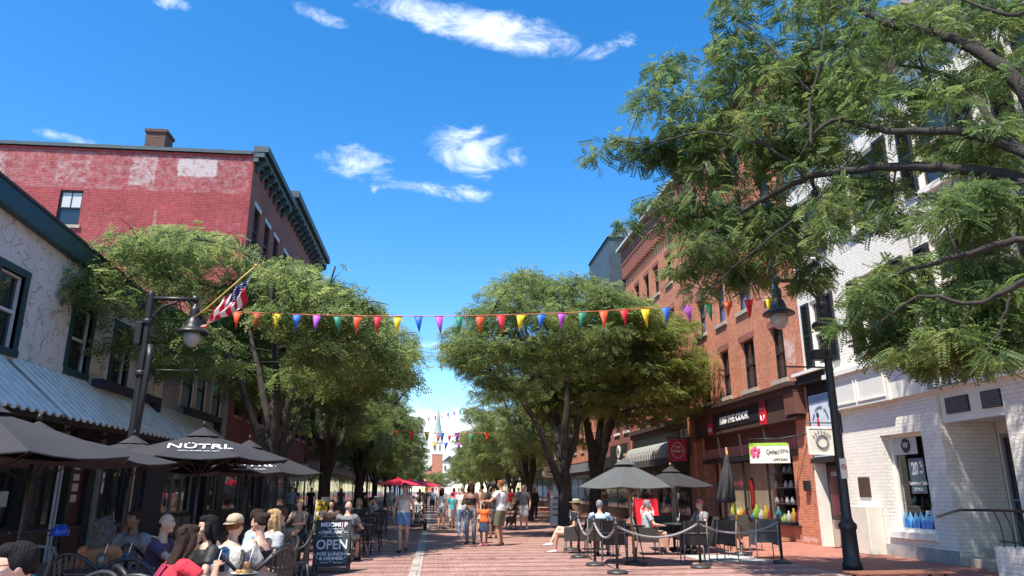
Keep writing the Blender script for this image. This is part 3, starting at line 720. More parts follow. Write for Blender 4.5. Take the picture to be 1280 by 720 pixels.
fb = thing('white_building', 'tall plain white building far beyond the left trees, beside the steeple', 'building', (XL, 200, 0))
b = MB(); FL.wall(b, 150, 255, 0, 17.5, []); b.quad((XL, 150, 0), (XL - 20, 150, 0), (XL - 20, 150, 17.5), (XL, 150, 17.5)); b.build('wall', M_['white'], fb, world=True, fixn=False)
part('roof', M_['copper'], fb, FL, (149.5, 255, -.4, 20, 17.5, 18.2))
for i in range(12): part('window', M_['glass'], fb, FL, (153 + i * 8, 155 + i * 8, -.02, .02, 12, 14.5))

# ------------------------------------------------------------------ right: white painted brick building
F = FR
wb = thing('white_brick_building', 'white painted brick building with dark louvred shutters and a projecting shop sign band', 'building', (XR, 17, 0))
WB = M_['white_brick']
upw = [(17.6, 15.98), (15.3 - .5, 13.75)]
uw = [(19.25, 20.15), (16.1, 17.5), (13.2, 14.6), (10.2, 11.6)]
hu = [(a, c, z, z + 1.95) for a, c in uw for z in (5.0, 8.2)]
b = MB(); F.wall(b, 5.0, 20.85, 4.85, 11.9, hu, t=.25)
F.wall(b, 15.2, 19.2, 0, 4.85, [(15.87, 17.47, .58, 2.83)], t=.45)
F.wall(b, 5.0, 13.28, 0, 4.85, [], t=.3)
b.quad(F.p(13.28, 0, 0), F.p(13.28, 1.3, 0), F.p(13.28, 1.3, 4.8), F.p(13.28, 0, 4.8))
b.quad(F.p(15.2, 0, 0), F.p(15.2, 1.3, 0), F.p(15.2, 1.3, 4.8), F.p(15.2, 0, 4.8))
b.quad(F.p(19.2, 0, 0), F.p(19.2, .4, 0), F.p(19.2, .4, 4.85), F.p(19.2, 0, 4.85))
b.quad(F.p(13.28, 0, 4.85), F.p(15.2, 0, 4.85), F.p(15.2, .0, 3.6), F.p(13.28, 0, 3.6))
b.quad(F.p(5.0, 0, 0), F.p(5.0, 12, 0), F.p(5.0, 12, 11.9), F.p(5.0, 0, 11.9)); b.quad(F.p(20.85, 0, 4.85), F.p(20.85, 12, 4.85), F.p(20.85, 12, 11.9), F.p(20.85, 0, 11.9))
b.build('wall', WB, wb, world=True, fixn=False)
part('roof', M_['roof'], wb, F, (5, 20.8, .3, 12, 11.6, 11.85))
cornice(F, wb, 4.9, 20.95, 11.6, .55, .9, mat('buff_cornice', (.36, .30, .25), .7), brackets=0)
def shutter(F, parent, u0, u1, z0, z1, m):
    b = MB(); F.box(b, u0, u0 + .06, -.07, -.01, z0, z1); F.box(b, u1 - .06, u1, -.07, -.01, z0, z1)
    for z in (z0, (z0 + z1) / 2 - .04, z1 - .08): F.box(b, u0 + .06, u1 - .06, -.068, -.012, z, z + .08)
    z = z0 + .1
    while z < z1 - .1:
        if abs(z - (z0 + z1) / 2) > .07:
            b.add([F.p(u0 + .06, -.015, z + .055), F.p(u1 - .06, -.015, z + .055), F.p(u1 - .06, -.06, z), F.p(u0 + .06, -.06, z), F.p(u0 + .06, -.01, z + .0), F.p(u1 - .06, -.01, z + .0)], [(0, 1, 2, 3), (3, 2, 5, 4)], False)
        z += .06
    F.box(b, u0 + .05, u1 - .05, -.012, -.006, z0 + .03, z1 - .03)
    return b.build('shutter', m, parent, world=True)
for (a, c, z0, z1) in hu:
    w_ = window(F, wb, a, c, z0, z1, M_['white'], M_['glass'], t=.1, fw=.07, sill=M_['white'], mull=0)
    sw = .5 if c - a > 1 else .42
    shutter(F, w_, a - sw - .02, a - .02, z0, z1, M_['coal']); shutter(F, w_, c + .02, c + sw + .02, z0, z1, M_['coal'])
# sign band
SG = mat('pale_grey_fascia', (.74, .72, .66), .5, 0, .05, 3)
b = MB(); F.box(b, 16.55, 19.28, -.22, -.003, 3.62, 4.5); F.box(b, 8.0, 16.55, -.15, -.003, 3.64, 4.48)
sbd = b.build('sign_band', SG, wb, world=True)
b = MB()
for (u0, u1, d) in ((16.65, 17.85, -.22), (17.95, 19.18, -.22)):
    F.box(b, u0, u1, d - .025, d, 3.72, 3.76); F.box(b, u0, u1, d - .025, d, 4.36, 4.4); F.box(b, u0, u0 + .04, d - .025, d, 3.76, 4.36); F.box(b, u1 - .04, u1, d - .025, d, 3.76, 4.36)
F.box(b, 7.9, 19.34, -.32, -.003, 4.5, 4.62); F.box(b, 7.95, 19.3, -.26, -.003, 4.62, 4.7)
F.box(b, 7.9, 13.0, -.2, -.15, 3.64, 4.48)
b.build('moulding', M_['white'], sbd, world=True)
# half-round emblem with pale upright bars on the band
ec = 14.55
b = MB(); pts = [(ec + .62 * math.cos(R(t)), 3.68 + .74 * math.sin(R(t))) for t in range(0, 181, 12)]
b.prism(pts, lambda a, z, d: F.p(a, d, z), -.18, -.152); em = b.build('emblem', M_['grey'], sbd, world=True)
b = MB()
for k, du in enumerate((-.45, -.25, -.06, .14, .36)):
    hh = .68 * math.sqrt(max(.05, 1 - (du / .62) ** 2)); F.box(b, ec + du - .035, ec + du + .035, -.205, -.182, 3.7, 3.68 + hh)
b.build('emblem_bar', M_['letter'], em, world=True)
b = MB(); b.tube([F.p(ec + .66 * math.cos(R(t)), -.2, 3.7 + .78 * math.sin(R(t))) for t in range(15, 166, 10)], .05, 6); b.build('emblem_hood', M_['grey'], em, world=True)
# display window
w_ = window(F, wb, 15.87, 17.47, .58, 2.83, M_['white'], M_['shop_glass'], t=.3, fw=.08, sash=False, sill=M_['white'], sillw=.06)
part('interior', mat('brown_interior', (.11, .09, .075), .8, 0, .2, 2), wb, F, (15.3, 18.6, 1.5, 1.55, 0, 3.2), (15.3, 18.6, .5, 1.5, .3, .4), (18.6, 18.65, .5, 1.5, 0, 3.2), (15.25, 15.3, .5, 1.5, 0, 3.2), (15.3, 18.6, .5, 1.5, 3.2, 3.25))
def on_face(F, u, d, z): return frame_m(F.p(u, d, z), -F.u if F is FR else F.u, (0, 0, 1))
pw = part('sale_poster', mat('slate_poster', (.10, .15, .17), .6), w_, F, (16.3, 16.85, .24, .25, 1.45, 2.25))
text_mesh('20', .40, on_face(F, 16.63, .235, 2.0), M_['letter'], pw, sx=.62, bold=.012); text_mesh('%', .2, on_face(F, 16.40, .235, 2.1), M_['letter'], pw, sx=.7); text_mesh('OFF', .09, on_face(F, 16.40, .235, 1.92), M_['letter'], pw, sx=.8)
text_mesh('Summer Sale', .13, on_face(F, 16.56, .23, 1.68), M_['letter'], pw); text_mesh('STYLES', .1, on_face(F, 16.58, .235, 1.54), M_['letter'], pw)
pt = part('top_poster', M_['lgrey'], w_, F, (16.45, 17.35, .24, .25, 2.35, 2.74)); 
b = MB(); b.prism([(16.85 + .17 * math.cos(R(t)), 2.56 + .17 * math.sin(R(t))) for t in range(0, 360, 20)], lambda a, z, d: F.p(a, d, z), .228, .238); b.build('round_logo', M_['coal'], pt, world=True)
text_mesh('W', .2, on_face(F, 16.85, .222, 2.56), M_['letter'], pt)
q = text_mesh('FATFACE', .12, on_face(F, 16.3, .27, 1.02), M_['letter'], w_, sx=.8, bold=.004); text_mesh('MADE FOR LIFE', .055, on_face(F, 16.3, .27, .93), M_['letter'], w_)
wv = [(15.96, .66)]; rnd = random.Random(4); n = 14
for i in range(n + 1): wv.append((15.96 + 1.42 * i / n, .78 + (.24 if i % 2 else .06) * (1 if i % 4 else 1.5) + rnd.random() * .05 + (.12 if i < 4 else 0)))
wv.append((17.38, .66))
b = MB(); b.prism(wv, lambda a, z, d: F.p(a, d, z), .25, .262); b.build('wave_decal', mat('light_blue_decal', (.16, .48, .78), .5), w_, world=True)
b = MB()
for k in range(9):
    u = 16.0 + k * .15 + rnd.random() * .05; b.prism([(u - .09, .67), (u + .1, .67), (u + .06, .8 + rnd.random() * .1), (u - .01, .76), (u - .05, .86)], lambda a, z, d: F.p(a, d, z), .235, .247)
b.build('wave_decal', mat('deep_blue_decal', (.03, .20, .62), .5), w_, world=True)
b = MB(); b.prism([(15.98, 1.7), (16.05, 2.35), (16.12, 1.75), (16.06, 1.55)], lambda a, z, d: F.p(a, d, z), .26, .268); b.build('hanging_cloth', mat('turquoise_cloth', (.1, .55, .48), .7), w_, world=True)
part('plaque', M_['brownstone'], wb, F, (18.15, 18.65, -.03, -.003, 1.35, 1.85))
b = MB(); b.bbox(XR - .42, XR - .003, 17.75, 18.75, 0, 1.15, .02); b.build('buttress', M_['cream'], wb, world=True)
b = MB(); F.box(b, 15.2, 19.2, -.03, -.003, 0, .28); b.build('plinth', mat('grey_cement', (.33, .32, .31), .85, 0, .2, 3), wb, world=True)
# recessed entrance
part('lintel_panel', M_['white'], wb, F, (13.3, 15.18, .08, .3, 2.95, 3.62))
b = MB(); F.box(b, 13.3, 15.18, .3, 1.3, 2.98, 3.02); b.build('soffit', M_['white'], wb, world=True)
for (a, c) in ((14.28, 14.98), (13.36, 13.9)):
    g = MB(); F.box(g, a, c, .04, .078, 3.12, 3.46); F_ = g.build('vent', M_['coal'], wb, world=True)
    q = MB()
    for k in range(7): F.box(q, a + .01, c - .01, .03, .04, 3.14 + k * .045, 3.16 + k * .045)
    q.build('louvre', M_['grey'], F_, world=True)
part('back_wall', M_['cream'], wb, F, (13.3, 15.18, 1.3, 1.4, 0, 3.0))
dw = MB(); F.box(dw, 13.75, 14.9, 1.22, 1.27, .32, 2.62); dd = dw.build('door', M_['glass'], wb, world=True)
part('frame', M_['grey'], dd, F, (13.68, 13.75, 1.18, 1.295, .3, 2.7), (14.9, 14.97, 1.18, 1.295, .3, 2.7), (13.75, 14.9, 1.18, 1.295, 2.62, 2.7), (13.75, 14.9, 1.2, 1.295, 1.3, 1.34))
b = MB(); F.box(b, 13.3, 15.18, -.0, 1.3, .004, .16); F.box(b, 13.3, 15.18, .45, 1.3, .16, .3); b.build('step', M_['stone'], wb, world=True)
b = MB(); b.box(XR - .75, XR - .003, 11.2, 13.2, 0, .52); b.build('landing', WB, wb, world=True)
rl = thing('railing', 'dark metal handrail on the low white brick landing', 'railing', (XR - .6, 13, .5))
b = MB(); b.tube([(XR - .72, 13.15, 1.16), (XR - .72, 11.0, 1.16)], .025, 8); b.tube([(XR - .70, 13.1, .62), (XR - .70, 11.0, .62)], .014, 6)
b.tube([(XR - .02, 15.6, .98), (XR - .25, 15.4, .98), (XR - .5, 14.3, 1.14), (XR - .72, 13.15, 1.16)], .025, 8); b.build('handrail', M_['coal'], rl, world=True)
for k in range(8):
    y = 13.1 - k * .25; b = MB(); b.tube([(XR - .72, y, 1.14), (XR - .66, y - .02, .95), (XR - .70, y - .10, .8), (XR - .70, y - .1, .52)], .011, 5); b.build('baluster', M_['coal'], rl, world=True)
# ------------------------------------------------------------------ right: narrow dark shopfront
ds = thing('dark_shopfront', 'narrow black shopfront with a tall white sign, squeezed between red and white brick', 'shopfront', (XR, 20, 0))
b = MB(); F.box(b, 19.22, 20.88, .0, .3, 2.35, 4.8); F.box(b, 19.22, 20.88, -.1, .0, 2.28, 2.42); F.box(b, 19.22, 20.88, -.28, .0, 4.55, 4.8); b.build('fascia', M_['coal_wood'], ds, world=True)
part('gutter', M_['white'], ds, F, (19.2, 21.0, -.36, 0, 4.81, 4.9))
part('panel_wall', M_['stone'], ds, F, (19.22, 20.8, .32, .4, 0, .72)); part('wall', M_['coal_wood'], ds, F, (19.22, 20.8, .32, .4, .73, 2.35))
part('pilaster', M_['white'], ds, F, (20.78, 20.87, -.03, .3, 0, 2.28)); part('pilaster', M_['coal'], ds, F, (19.22, 19.4, -.05, .3, 0, 2.28))
pb = part('poster_case', M_['coal'], ds, F, (19.5, 20.6, .22, .31, .75, 2.2)); part('poster', mat('dark_red_poster', (.11, .018, .03), .4), pb, F, (19.58, 20.52, .212, .218, .85, 2.1))
text_mesh('DRINK', .17, on_face(F, 20.1, .205, 1.97), M_['lgrey'], pb, bold=.003); text_mesh('BURLINGTON', .06, on_face(F, 19.95, .205, .93), M_['lgrey'], pb)
sp = part('tall_sign', mat('pale_blue_sign', (.60, .68, .76), .5), ds, F, (19.5, 20.7, -.06, -.003, 2.45, 4.2)); 
part('sign_cloud', mat('dusk_blue', (.22, .32, .48), .5), sp, F, (19.52, 20.68, -.066, -.062, 4.0, 4.18)); part('sign_base', M_['coal'], sp, F, (20.1, 20.66, -.067, -.062, 2.5, 2.66))
def ring_text(s, F, uc, zc, r, a0, a1, size, parent, d, flip=False):
    n = len(s)
    for i, ch in enumerate(s):
        if ch == ' ': continue
        a = R(a0 + (a1 - a0) * (i / (n - 1)))
        ux, uz = math.cos(a), math.sin(a)
        hx = Vector((0, -1, 0)) if F is FR else Vector((0, 1, 0))
        o = Vector(F.p(uc, d, zc)) + hx * (ux * r) + Vector((0, 0, uz * r))
        yd = (hx * ux + Vector((0, 0, uz))) * (-1 if flip else 1); xd = (hx * uz - Vector((0, 0, ux))) * (-1 if flip else 1)
        yield text_mesh(ch, size, frame_m(o, xd, yd), M_['dletter'], parent, extrude=.002)
list(ring_text('THE CORNER SALON', F, 20.1, 3.4, .42, 165, 15, .12, sp, -.07)); list(ring_text('PANCAKE', F, 20.1, 3.3, .46, 215, 325, .12, sp, -.07, True))
b = MB(); b.ell(F.p(20.25, -.07, 3.62), (.01, .07, .08)); b.cur = 1; b.ell(F.p(20.25, -.07, 3.38), (.01, .07, .16)); b.cur = 0; b.tube([F.p(20.22, -.07, 3.25), F.p(20.2, -.07, 3.0)], .02, 5)
b.build('sign_figure', [M_['dletter'], M_['red']], sp, world=True)
# small hanging sign on a bracket
hsn = thing('hanging_sign', 'square cream hanging sign with a dark ring, on a bracket behind the right lamp post', 'sign', (XR - .9, 19.2, 3.1))
b = MB(); b.tube([(XR, 19.2, 3.3), (XR - 1.05, 19.2, 3.3)], .018, 6); b.box(XR - .05, XR, 19.13, 19.27, 3.05, 3.55); b.build('bracket', M_['coal'], hsn, world=True)
b = MB(); b.bbox(XR - 1.0, XR - .22, 19.17, 19.23, 2.45, 3.2, .01); s_ = b.build('board', M_['cream'], hsn, world=True)
b = MB(); 
for (x0, x1, z0, z1) in ((-1.0, -.22, 3.14, 3.2), (-1.0, -.22, 2.45, 2.5), (-1.0, -.95, 2.5, 3.14), (-.27, -.22, 2.5, 3.14)): b.box(XR + x0, XR + x1, 19.155, 19.168, z0, z1)
b.build('border', M_['white'], hsn, world=True)
b = MB(); b.tube([(XR - .61 + .16 * math.cos(R(t)), 19.155, 2.8 + .17 * math.sin(R(t))) for t in range(0, 361, 15)], .028, 6, cap=False); b.build('ring', M_['grey'], hsn, world=True)
for i, ch in enumerate('FATFACE'):
    a = R(145 - 110 * i / 6); text_mesh(ch, .1, frame_m((XR - .61 + .27 * math.cos(a), 19.15, 2.78 + .27 * math.sin(a)), (math.sin(a), 0, -math.cos(a)), (math.cos(a), 0, math.sin(a))), M_['dletter'], hsn)
# ------------------------------------------------------------------ right: brick building with the kitchen shop
F = FR
RBm = brick_mat('painted_patch_brick', (.62, .19, .09), (.47, .13, .06), (.40, .30, .23), patches=((.72, .66, .62), [(20.9, 22.4, 4.9, 6.6, .55, .5), (20.9, 22.2, -.1, .35, .6, .2), (22.2, 28, -.1, .3, .35, .2)]))
kb = thing('brick_shop_building', 'orange red brick building with the kitchen shop below and three tall windows a floor', 'building', (XR, 26, 0))
cols = [(21.98, 22.92), (24.2, 25.35), (26.5, 27.4), (28.6, 29.5)]
hs = [(a, c, z0, z1) for a, c in cols for z0, z1 in ((4.98, 6.75), (7.85, 9.35), (10.6, 12.2), (13.1, 14.4))]
b = MB(); F.wall(b, 20.9, 30.6, 4.3, 15.4, hs, t=.28)
F.wall(b, 20.9, 21.75, 0, 4.3, []); F.wall(b, 29.9, 30.6, 0, 4.3, [])
b.quad(F.p(20.9, 0, 0), F.p(20.9, 12, 0), F.p(20.9, 12, 15.4), F.p(20.9, 0, 15.4)); b.quad(F.p(30.6, 0, 0), F.p(30.6, 12, 0), F.p(30.6, 12, 15.4), F.p(30.6, 0, 15.4))
b.quad(F.p(21.75, 0, 0), F.p(21.75, .8, 0), F.p(21.75, .8, 4.3), F.p(21.75, 0, 4.3)); b.quad(F.p(29.9, 0, 0), F.p(29.9, .8, 0), F.p(29.9, .8, 4.3), F.p(29.9, 0, 4.3))
b.build('wall', RBm, kb, world=True, fixn=False)
for h in hs: window(F, kb, *h, M_['coal'], M_['glass'] if h[2] < 7 else glass_mat('sky_painted_upper_glass', (.08, .16, .32), 0, .05) if 'sky_painted_upper_glass' not in MATS else MATS['sky_painted_upper_glass'], t=.2, fw=.06, sill=M_['stone'], lintel=M_['red_brick2'], mull=1 if h[1] - h[0] > 1 else 0)  # upper panes: a blue sky reflection is painted into the glass colour
part('roof', M_['roof'], kb, F, (21, 30.5, .3, 12, 15.1, 15.3))
cornice(F, kb, 20.9, 30.6, 15.3, .4, .5, M_['brownstone'])
part('sign_band', M_['brownstone'], kb, F, (21.2, 30.1, -.24, -.003, 3.68, 4.4))
c = part('shop_cornice', M_['brownstone'], kb, F, (20.95, 30.3, -.46, -.003, 4.58, 4.7), (21.0, 30.25, -.36, -.003, 4.4, 4.578), (21.1, 30.2, -.3, -.003, 3.6, 3.68))
part('console', mat('terracotta_paint', (.16, .07, .05), .6), kb, F, (21.0, 21.7, -.34, -.003, 3.75, 4.39)); part('console', MATS['terracotta_paint'], kb, F, (29.95, 30.3, -.34, -.003, 3.5, 4.39))
sbn = part('name_board', M_['coal_wood'], kb, F, (23.7, 28.4, -.27, -.243, 3.8, 4.32))
text_mesh('KISS THE COOK', .36, on_face(F, 25.85, -.28, 4.05), M_['letter'], sbn, sx=1.02, bold=.012, extrude=.01)
for u in (23.35, 28.15):
    q = part('red_tag', M_['red'], kb, F, (u - .24, u + .24, -.31, -.273, 3.62, 4.05)); part('tag_top', mat('dull_red_board', (.22, .03, .04), .5), q, F, (u - .24, u + .24, -.31, -.273, 4.07, 4.5))
    b = MB(); b.tube([F.p(u + .13, -.315, 3.92), F.p(u + .1, -.315, 3.78), F.p(u, -.315, 3.74), F.p(u - .1, -.315, 3.78), F.p(u - .13, -.315, 3.92)], .02, 5); b.build('tag_mark', M_['letter'], q, world=True)
# slatted transom with red and pale uprights
part('transom_panel', mat('plum_board', (.11, .045, .04), .6), kb, F, (21.76, 29.9, .08, .12, 2.72, 3.6))
b = MB()
for k in range(62): F.box(b, 21.86 + k * .13, 21.90 + k * .13, .05, .078, 2.74, 3.12 + .0 * k)
b.build('transom_bar', mat('dusty_pink_bar', (.48, .22, .19), .6), kb, world=True)
b = MB()
for k in range(62): F.box(b, 21.92 + k * .13, 21.96 + k * .13, .06, .078, 2.74, 3.08)
b.build('transom_bar', mat('deep_red_bar', (.32, .03, .03), .6), kb, world=True)
b = MB()
for u in (23.9, 26.0, 28.1): b.bar(F.p(u, .03, 2.74), F.p(u + .25, .05, 3.55), .06, .04)
b.build('strut', M_['stone'], kb, world=True)
part('lintel', M_['coal_wood'], kb, F, (21.76, 29.9, -.06, .1, 2.56, 2.71))
sw = window(F, kb, 22.2, 28.2, .5, 2.56, M_['coal_wood'], M_['shop_glass'], t=.1, fw=.06, sash=False, mull=2)
part('stall_riser', RBm, kb, F, (22.0, 28.3, .05, .2, 0, .46)); part('window_sill', M_['coal_wood'], kb, F, (22.0, 28.3, -.08, .2, .46, .5))
part('door', M_['coal_wood'], kb, F, (28.3, 29.9, .5, .55, 0, 2.56)); part('jamb', RBm, kb, F, (28.25, 28.4, .0, .5, 0, 2.56), (21.76, 22.18, .0, .2, 0, 2.56))
part('interior', mat('tan_display_back', (.66, .55, .40), .8, 0, .2, 1), kb, F, (24.2, 28.2, .31, .33, .4, 2.7)); part('interior_floor', M_['inside'], kb, F, (21.8, 28.2, .2, 2.5, .4, .44), (21.8, 28.2, .2, 2.5, 2.7, 2.74), (21.8, 28.2, 2.5, 2.55, .4, 2.7))
# things in the window
rnd = random.Random(11)
GOODS = [mat('goods_red', (.5, .03, .03), .4), mat('goods_yellow', (.75, .5, .05), .4), mat('goods_white', (.75, .74, .7), .4), mat('goods_green', (.35, .6, .08), .4), mat('goods_teal', (.08, .3, .33), .4), mat('goods_brown', (.2, .1, .05), .5)]
def jar(u, d, z, r, h, m, nm, lab):
    b = MB(); p = F.p(u, d, z); b.lathe(p, [(r, 0), (r * 1.05, h * .5), (r * .9, h * .7), (r * .4, h * .82), (r * .38, h)], 10); o = b.build(nm, m); tag(o, lab, nm, 'kitchen goods in the shop window'); return o
labs = {}
for k in range(16):
    u = 22.5 + k * .34 + rnd.random() * .08; i = k % 6
    cn = ['red', 'yellow', 'white', 'lime green', 'teal', 'brown'][i]
    place = ['at the right end', 'right of the middle', 'left of the middle'][min(2, k // 6)]
    jar(u, .20 + rnd.random() * .02, .5, .08 + rnd.random() * .05, .28 + rnd.random() * .4, GOODS[i], 'bottle', '%s bottle on the kitchen shop window sill, %s' % (cn, place))
ap = thing('apron_dummy', 'dress form in a dark red apron inside the kitchen shop window', 'dummy', F.p(25.9, .22, .5))
b = MB(); o = F.p(25.9, .22, .5); b.lathe(o, [(.075, .35), (.08, .6), (.06, .85), (.08, 1.1), (.07, 1.3), (.05, 1.38), (.05, 1.46)], 14); b.build('body', GOODS[0], ap, world=True)
b = MB(); b.lathe(o, [(.16, 0), (.15, .02), (.02, .03), (.02, .36)], 10); b.build('stand', M_['coal'], ap, world=True)
sf = thing('display_shelf', 'glass display shelf of white dishes inside the kitchen shop window', 'shelf', F.p(23.6, .35, .5))
for z in (1.1, 1.6, 2.05):
    b = MB(); F.box(b, 22.6, 24.3, .2, .5, z, z + .02); s_ = b.build('shelf', M_['grey'], sf, world=True)
    for q in range(5): b = MB(); b.lathe(F.p(22.75 + q * .36, .34, z + .021), [(.05, 0), (.09, .06), (.05, .16), (.03, .22)], 9); b.build('dish', GOODS[2 if q % 3 else 5], s_, world=True)
# hanging spa sign
gs = thing('spa_sign', 'green and white spa sign with pink blossom, hanging from a black bracket', 'sign', (9.9, 21.2, 2.3))
GX = XR - .95
b = MB(); b.tube([(XR, 20.95, 3.15), (XR - .9, 21.9, 3.0), (GX - .1, 22.9, 3.02)], .02, 6); b.build('bracket', M_['coal'], gs, world=True)
# the board stands square to the wall a little turned, seen from the street
ga = Vector(P(987, 568, X=10.6)); gb = Vector(P(937, 568, X=9.55)); 
bd = (gb - ga); bd.z = 0; cen = (ga + gb) / 2; cen.z = 2.62
b = MB(); b.obox(cen, bd / 2, Vector((bd.y, -bd.x, 0)).normalized() * .02, Vector((0, 0, .30))); bo = b.build('board', mat('spa_white', (.75, .76, .66), .5), gs, world=True)
nrm = Vector((bd.y, -bd.x, 0)).normalized(); 
if nrm.y > 0: nrm = -nrm
xr = -bd.normalized()
if xr.x < 0: xr = -xr
def on(bx, bz, dd=.024): return cen + xr * bx + Vector((0, 0, bz)) + nrm * dd
L_ = bd.length
b = MB(); b.obox(on(0, .26, .023), xr * L_ / 2, nrm * .002, Vector((0, 0, .04))); b.obox(on(-L_ * .42, .1, .023), xr * L_ * .08, nrm * .002, Vector((0, 0, .2))); b.build('green_edge', mat('lime_green', (.38, .62, .06), .5), bo, world=True)
b = MB()
for k in range(5):
    a = R(72 * k + 20); b.ell(on(-L_ * .33 + .1 * math.cos(a), .03 + .1 * math.sin(a), .026), (.085, .01, .085), 10, 6)
b.build('blossom', mat('pink_blossom', (.75, .08, .25), .5), bo, world=True)
text_mesh("Cynthea's", .2, frame_m(on(L_ * .08, .03, .03), xr, (0, 0, 1)), M_['dletter'], bo, sx=L_ * .5 / 1.0 * .85, shear=.4); text_mesh('SPA', .15, frame_m(on(L_ * .38, .05, .03), xr, (0, 0, 1)), M_['letter'] if 0 else M_['grey'], bo, sx=1.0)
text_mesh('UPSTAIRS', .1, frame_m(on(L_ * .25, -.2, .03), xr, (0, 0, 1)), M_['dletter'], bo)
b = MB(); b.tube([on(-L_ * .48, .30, 0), on(-L_ * .48, .42, 0)], .01, 4); b.tube([on(L_ * .48, .30, 0), on(L_ * .48, .42, 0)], .01, 4); b.tube([on(-L_ * .52, .43, 0), on(L_ * .6, .43, 0)], .018, 6); b.build('hanger', M_['coal'], gs, world=True)
b = MB(); F.box(b, 21.2, 21.4, -.14, -.003, 1.5, 1.8); q = b.build('wall_lamp', M_['coal'], kb, world=True)

# ------------------------------------------------------------------ right: brick building with the striped barrel awning
ab = thing('awning_shop_building', 'dark red brick building with arched top windows over a striped barrel awning', 'building', (XR, 36, 0))
cols = [(32.5, 33.4), (34.6, 35.5), (36.3, 37.2), (38.2, 39.1)]
hs = [(a, c, z0, z1) for a, c in cols for z0, z1 in ((5.05, 6.9), (8.2, 9.9), (11.2, 12.7))]
shell(ab, F, 30.62, 41, 12, 14.9, M_['red_brick'], M_['roof'], hs)
for h in hs: window(F, ab, *h, M_['coal'], M_['glass'], t=.18, fw=.05, sill=M_['stone'], lintel=M_['red_brick2'])
for a, c in cols: part('window_box', M_['brownstone'], ab, F, (a - .1, c + .1, -.22, -.083, 4.78, 5.03))
part('parapet', M_['red_brick2'], ab, F, (30.62, 41, -.22, -.003, 14.5, 15.4)); part('coping', M_['lgrey'], ab, F, (30.5, 41.1, -.5, .3, 15.41, 15.56))
b = MB()
for k in range(26): F.box(b, 30.8 + k * .4, 31.0 + k * .4, -.2, -.003, 13.7, 14.48)
b.build('corbel', M_['red_brick2'], ab, world=True)
part('pilaster', M_['red_brick'], ab, F, (30.64, 31.3, -.12, -.003, 0, 4.6)); part('pilaster', M_['red_brick'], ab, F, (40.4, 40.98, -.12, -.003, 0, 4.6))
part('shop_cornice', M_['brownstone'], ab, F, (31.3, 40.4, -.42, -.003, 4.42, 4.62), (31.3, 40.4, -.28, -.003, 4.2, 4.41))
part('sign_panel', mat('grey_green_panel', (.15, .18, .17), .5), ab, F, (32.6, 40.3, -.1, -.003, 3.72, 4.18)); sp2 = part('badge', M_['lgrey'], ab, F, (31.4, 32.4, -.1, -.003, 3.72, 4.18))
b = MB(); b.ell(F.p(31.9, -.11, 3.98), (.01, .1, .15)); b.build('badge_mark', M_['coal'], sp2, world=True)
part('shopfront', M_['coal_wood'], ab, F, (31.3, 40.4, -.02, -.003, 0, 3.7))
for (a, c) in ((31.8, 33.6), (34.0, 36.2), (37.6, 39.8)): part('shop_window', M_['glass'], ab, F, (a, c, -.05, -.022, .5, 2.6)); 
part('door', mat('brown_door', (.12, .07, .045), .5), ab, F, (36.4, 37.4, -.06, -.022, 0, 2.5)); part('pillar', M_['lgrey'], ab, F, (33.66, 33.95, -.1, -.022, 0, 2.7), (39.9, 40.2, -.1, -.022, 0, 2.7))
aw = MB(); n = 64; PR = .62
for k in range(n):
    aw.cur = k % 2
    u0 = 31.0 + 9.6 * k / n; u1 = 31.0 + 9.6 * (k + 1) / n
    arc = [(-PR * math.sin(R(t)), 3.0 + .78 * math.cos(R(t)) ** .9 if t < 90 else 3.0) for t in (0, 15, 30, 45, 60, 75, 90)] + [(-PR, 2.82)]
    for i in range(len(arc) - 1):
        (d0, z0), (d1, z1) = arc[i], arc[i + 1]; aw.add([F.p(u0, d0, z0), F.p(u1, d0, z0), F.p(u1, d1, z1), F.p(u0, d1, z1)], [(0, 1, 2, 3)], True)
aw.cur = 0
for u in (31.0, 40.6):
    aw.add([F.p(u, 0, 3.0)] + [F.p(u, d, z) for d, z in arc[:7]], [tuple(range(8))], False)
awo = aw.build('awning', [mat('charcoal_canvas', (.06, .06, .058), .8), mat('pale_grey_canvas', (.50, .49, .45), .8)], ab, world=True, fixn=False)
part('valance', mat('charcoal_canvas', (0, 0, 0)), awo, F, (31.0, 40.6, -PR - .02, -PR - .003, 2.66, 2.98))
rs = thing('crest_sign', 'square red sign with a pale crest at the near end of the striped awning', 'sign', (XR - .9, 30.5, 3))
b = MB(); b.box(XR - 1.3, XR - .52, 30.45, 30.52, 2.72, 3.62); q = b.build('board', mat('crimson_board', (.40, .02, .05), .5), rs, world=True)
b = MB(); b.tube([(XR - .91 + .28 * math.sin(R(t)) * (1 - .25 * (math.cos(R(t)) < -.3)), 30.44, 3.17 - .33 * math.cos(R(t))) for t in range(0, 361, 20)], .018, 5, cap=False); b.build('crest', M_['lgrey'], q, world=True)
text_mesh('THE', .13, frame_m((XR - .91, 30.44, 3.28), (1, 0, 0), (0, 0, 1)), M_['letter'], q); text_mesh('DAILY', .16, frame_m((XR - .91, 30.44, 3.12), (1, 0, 0), (0, 0, 1)), M_['letter'], q)
b = MB(); b.tube([(XR, 30.5, 3.67), (XR - 1.35, 30.5, 3.67)], .025, 6); b.build('bracket', M_['coal'], rs, world=True)

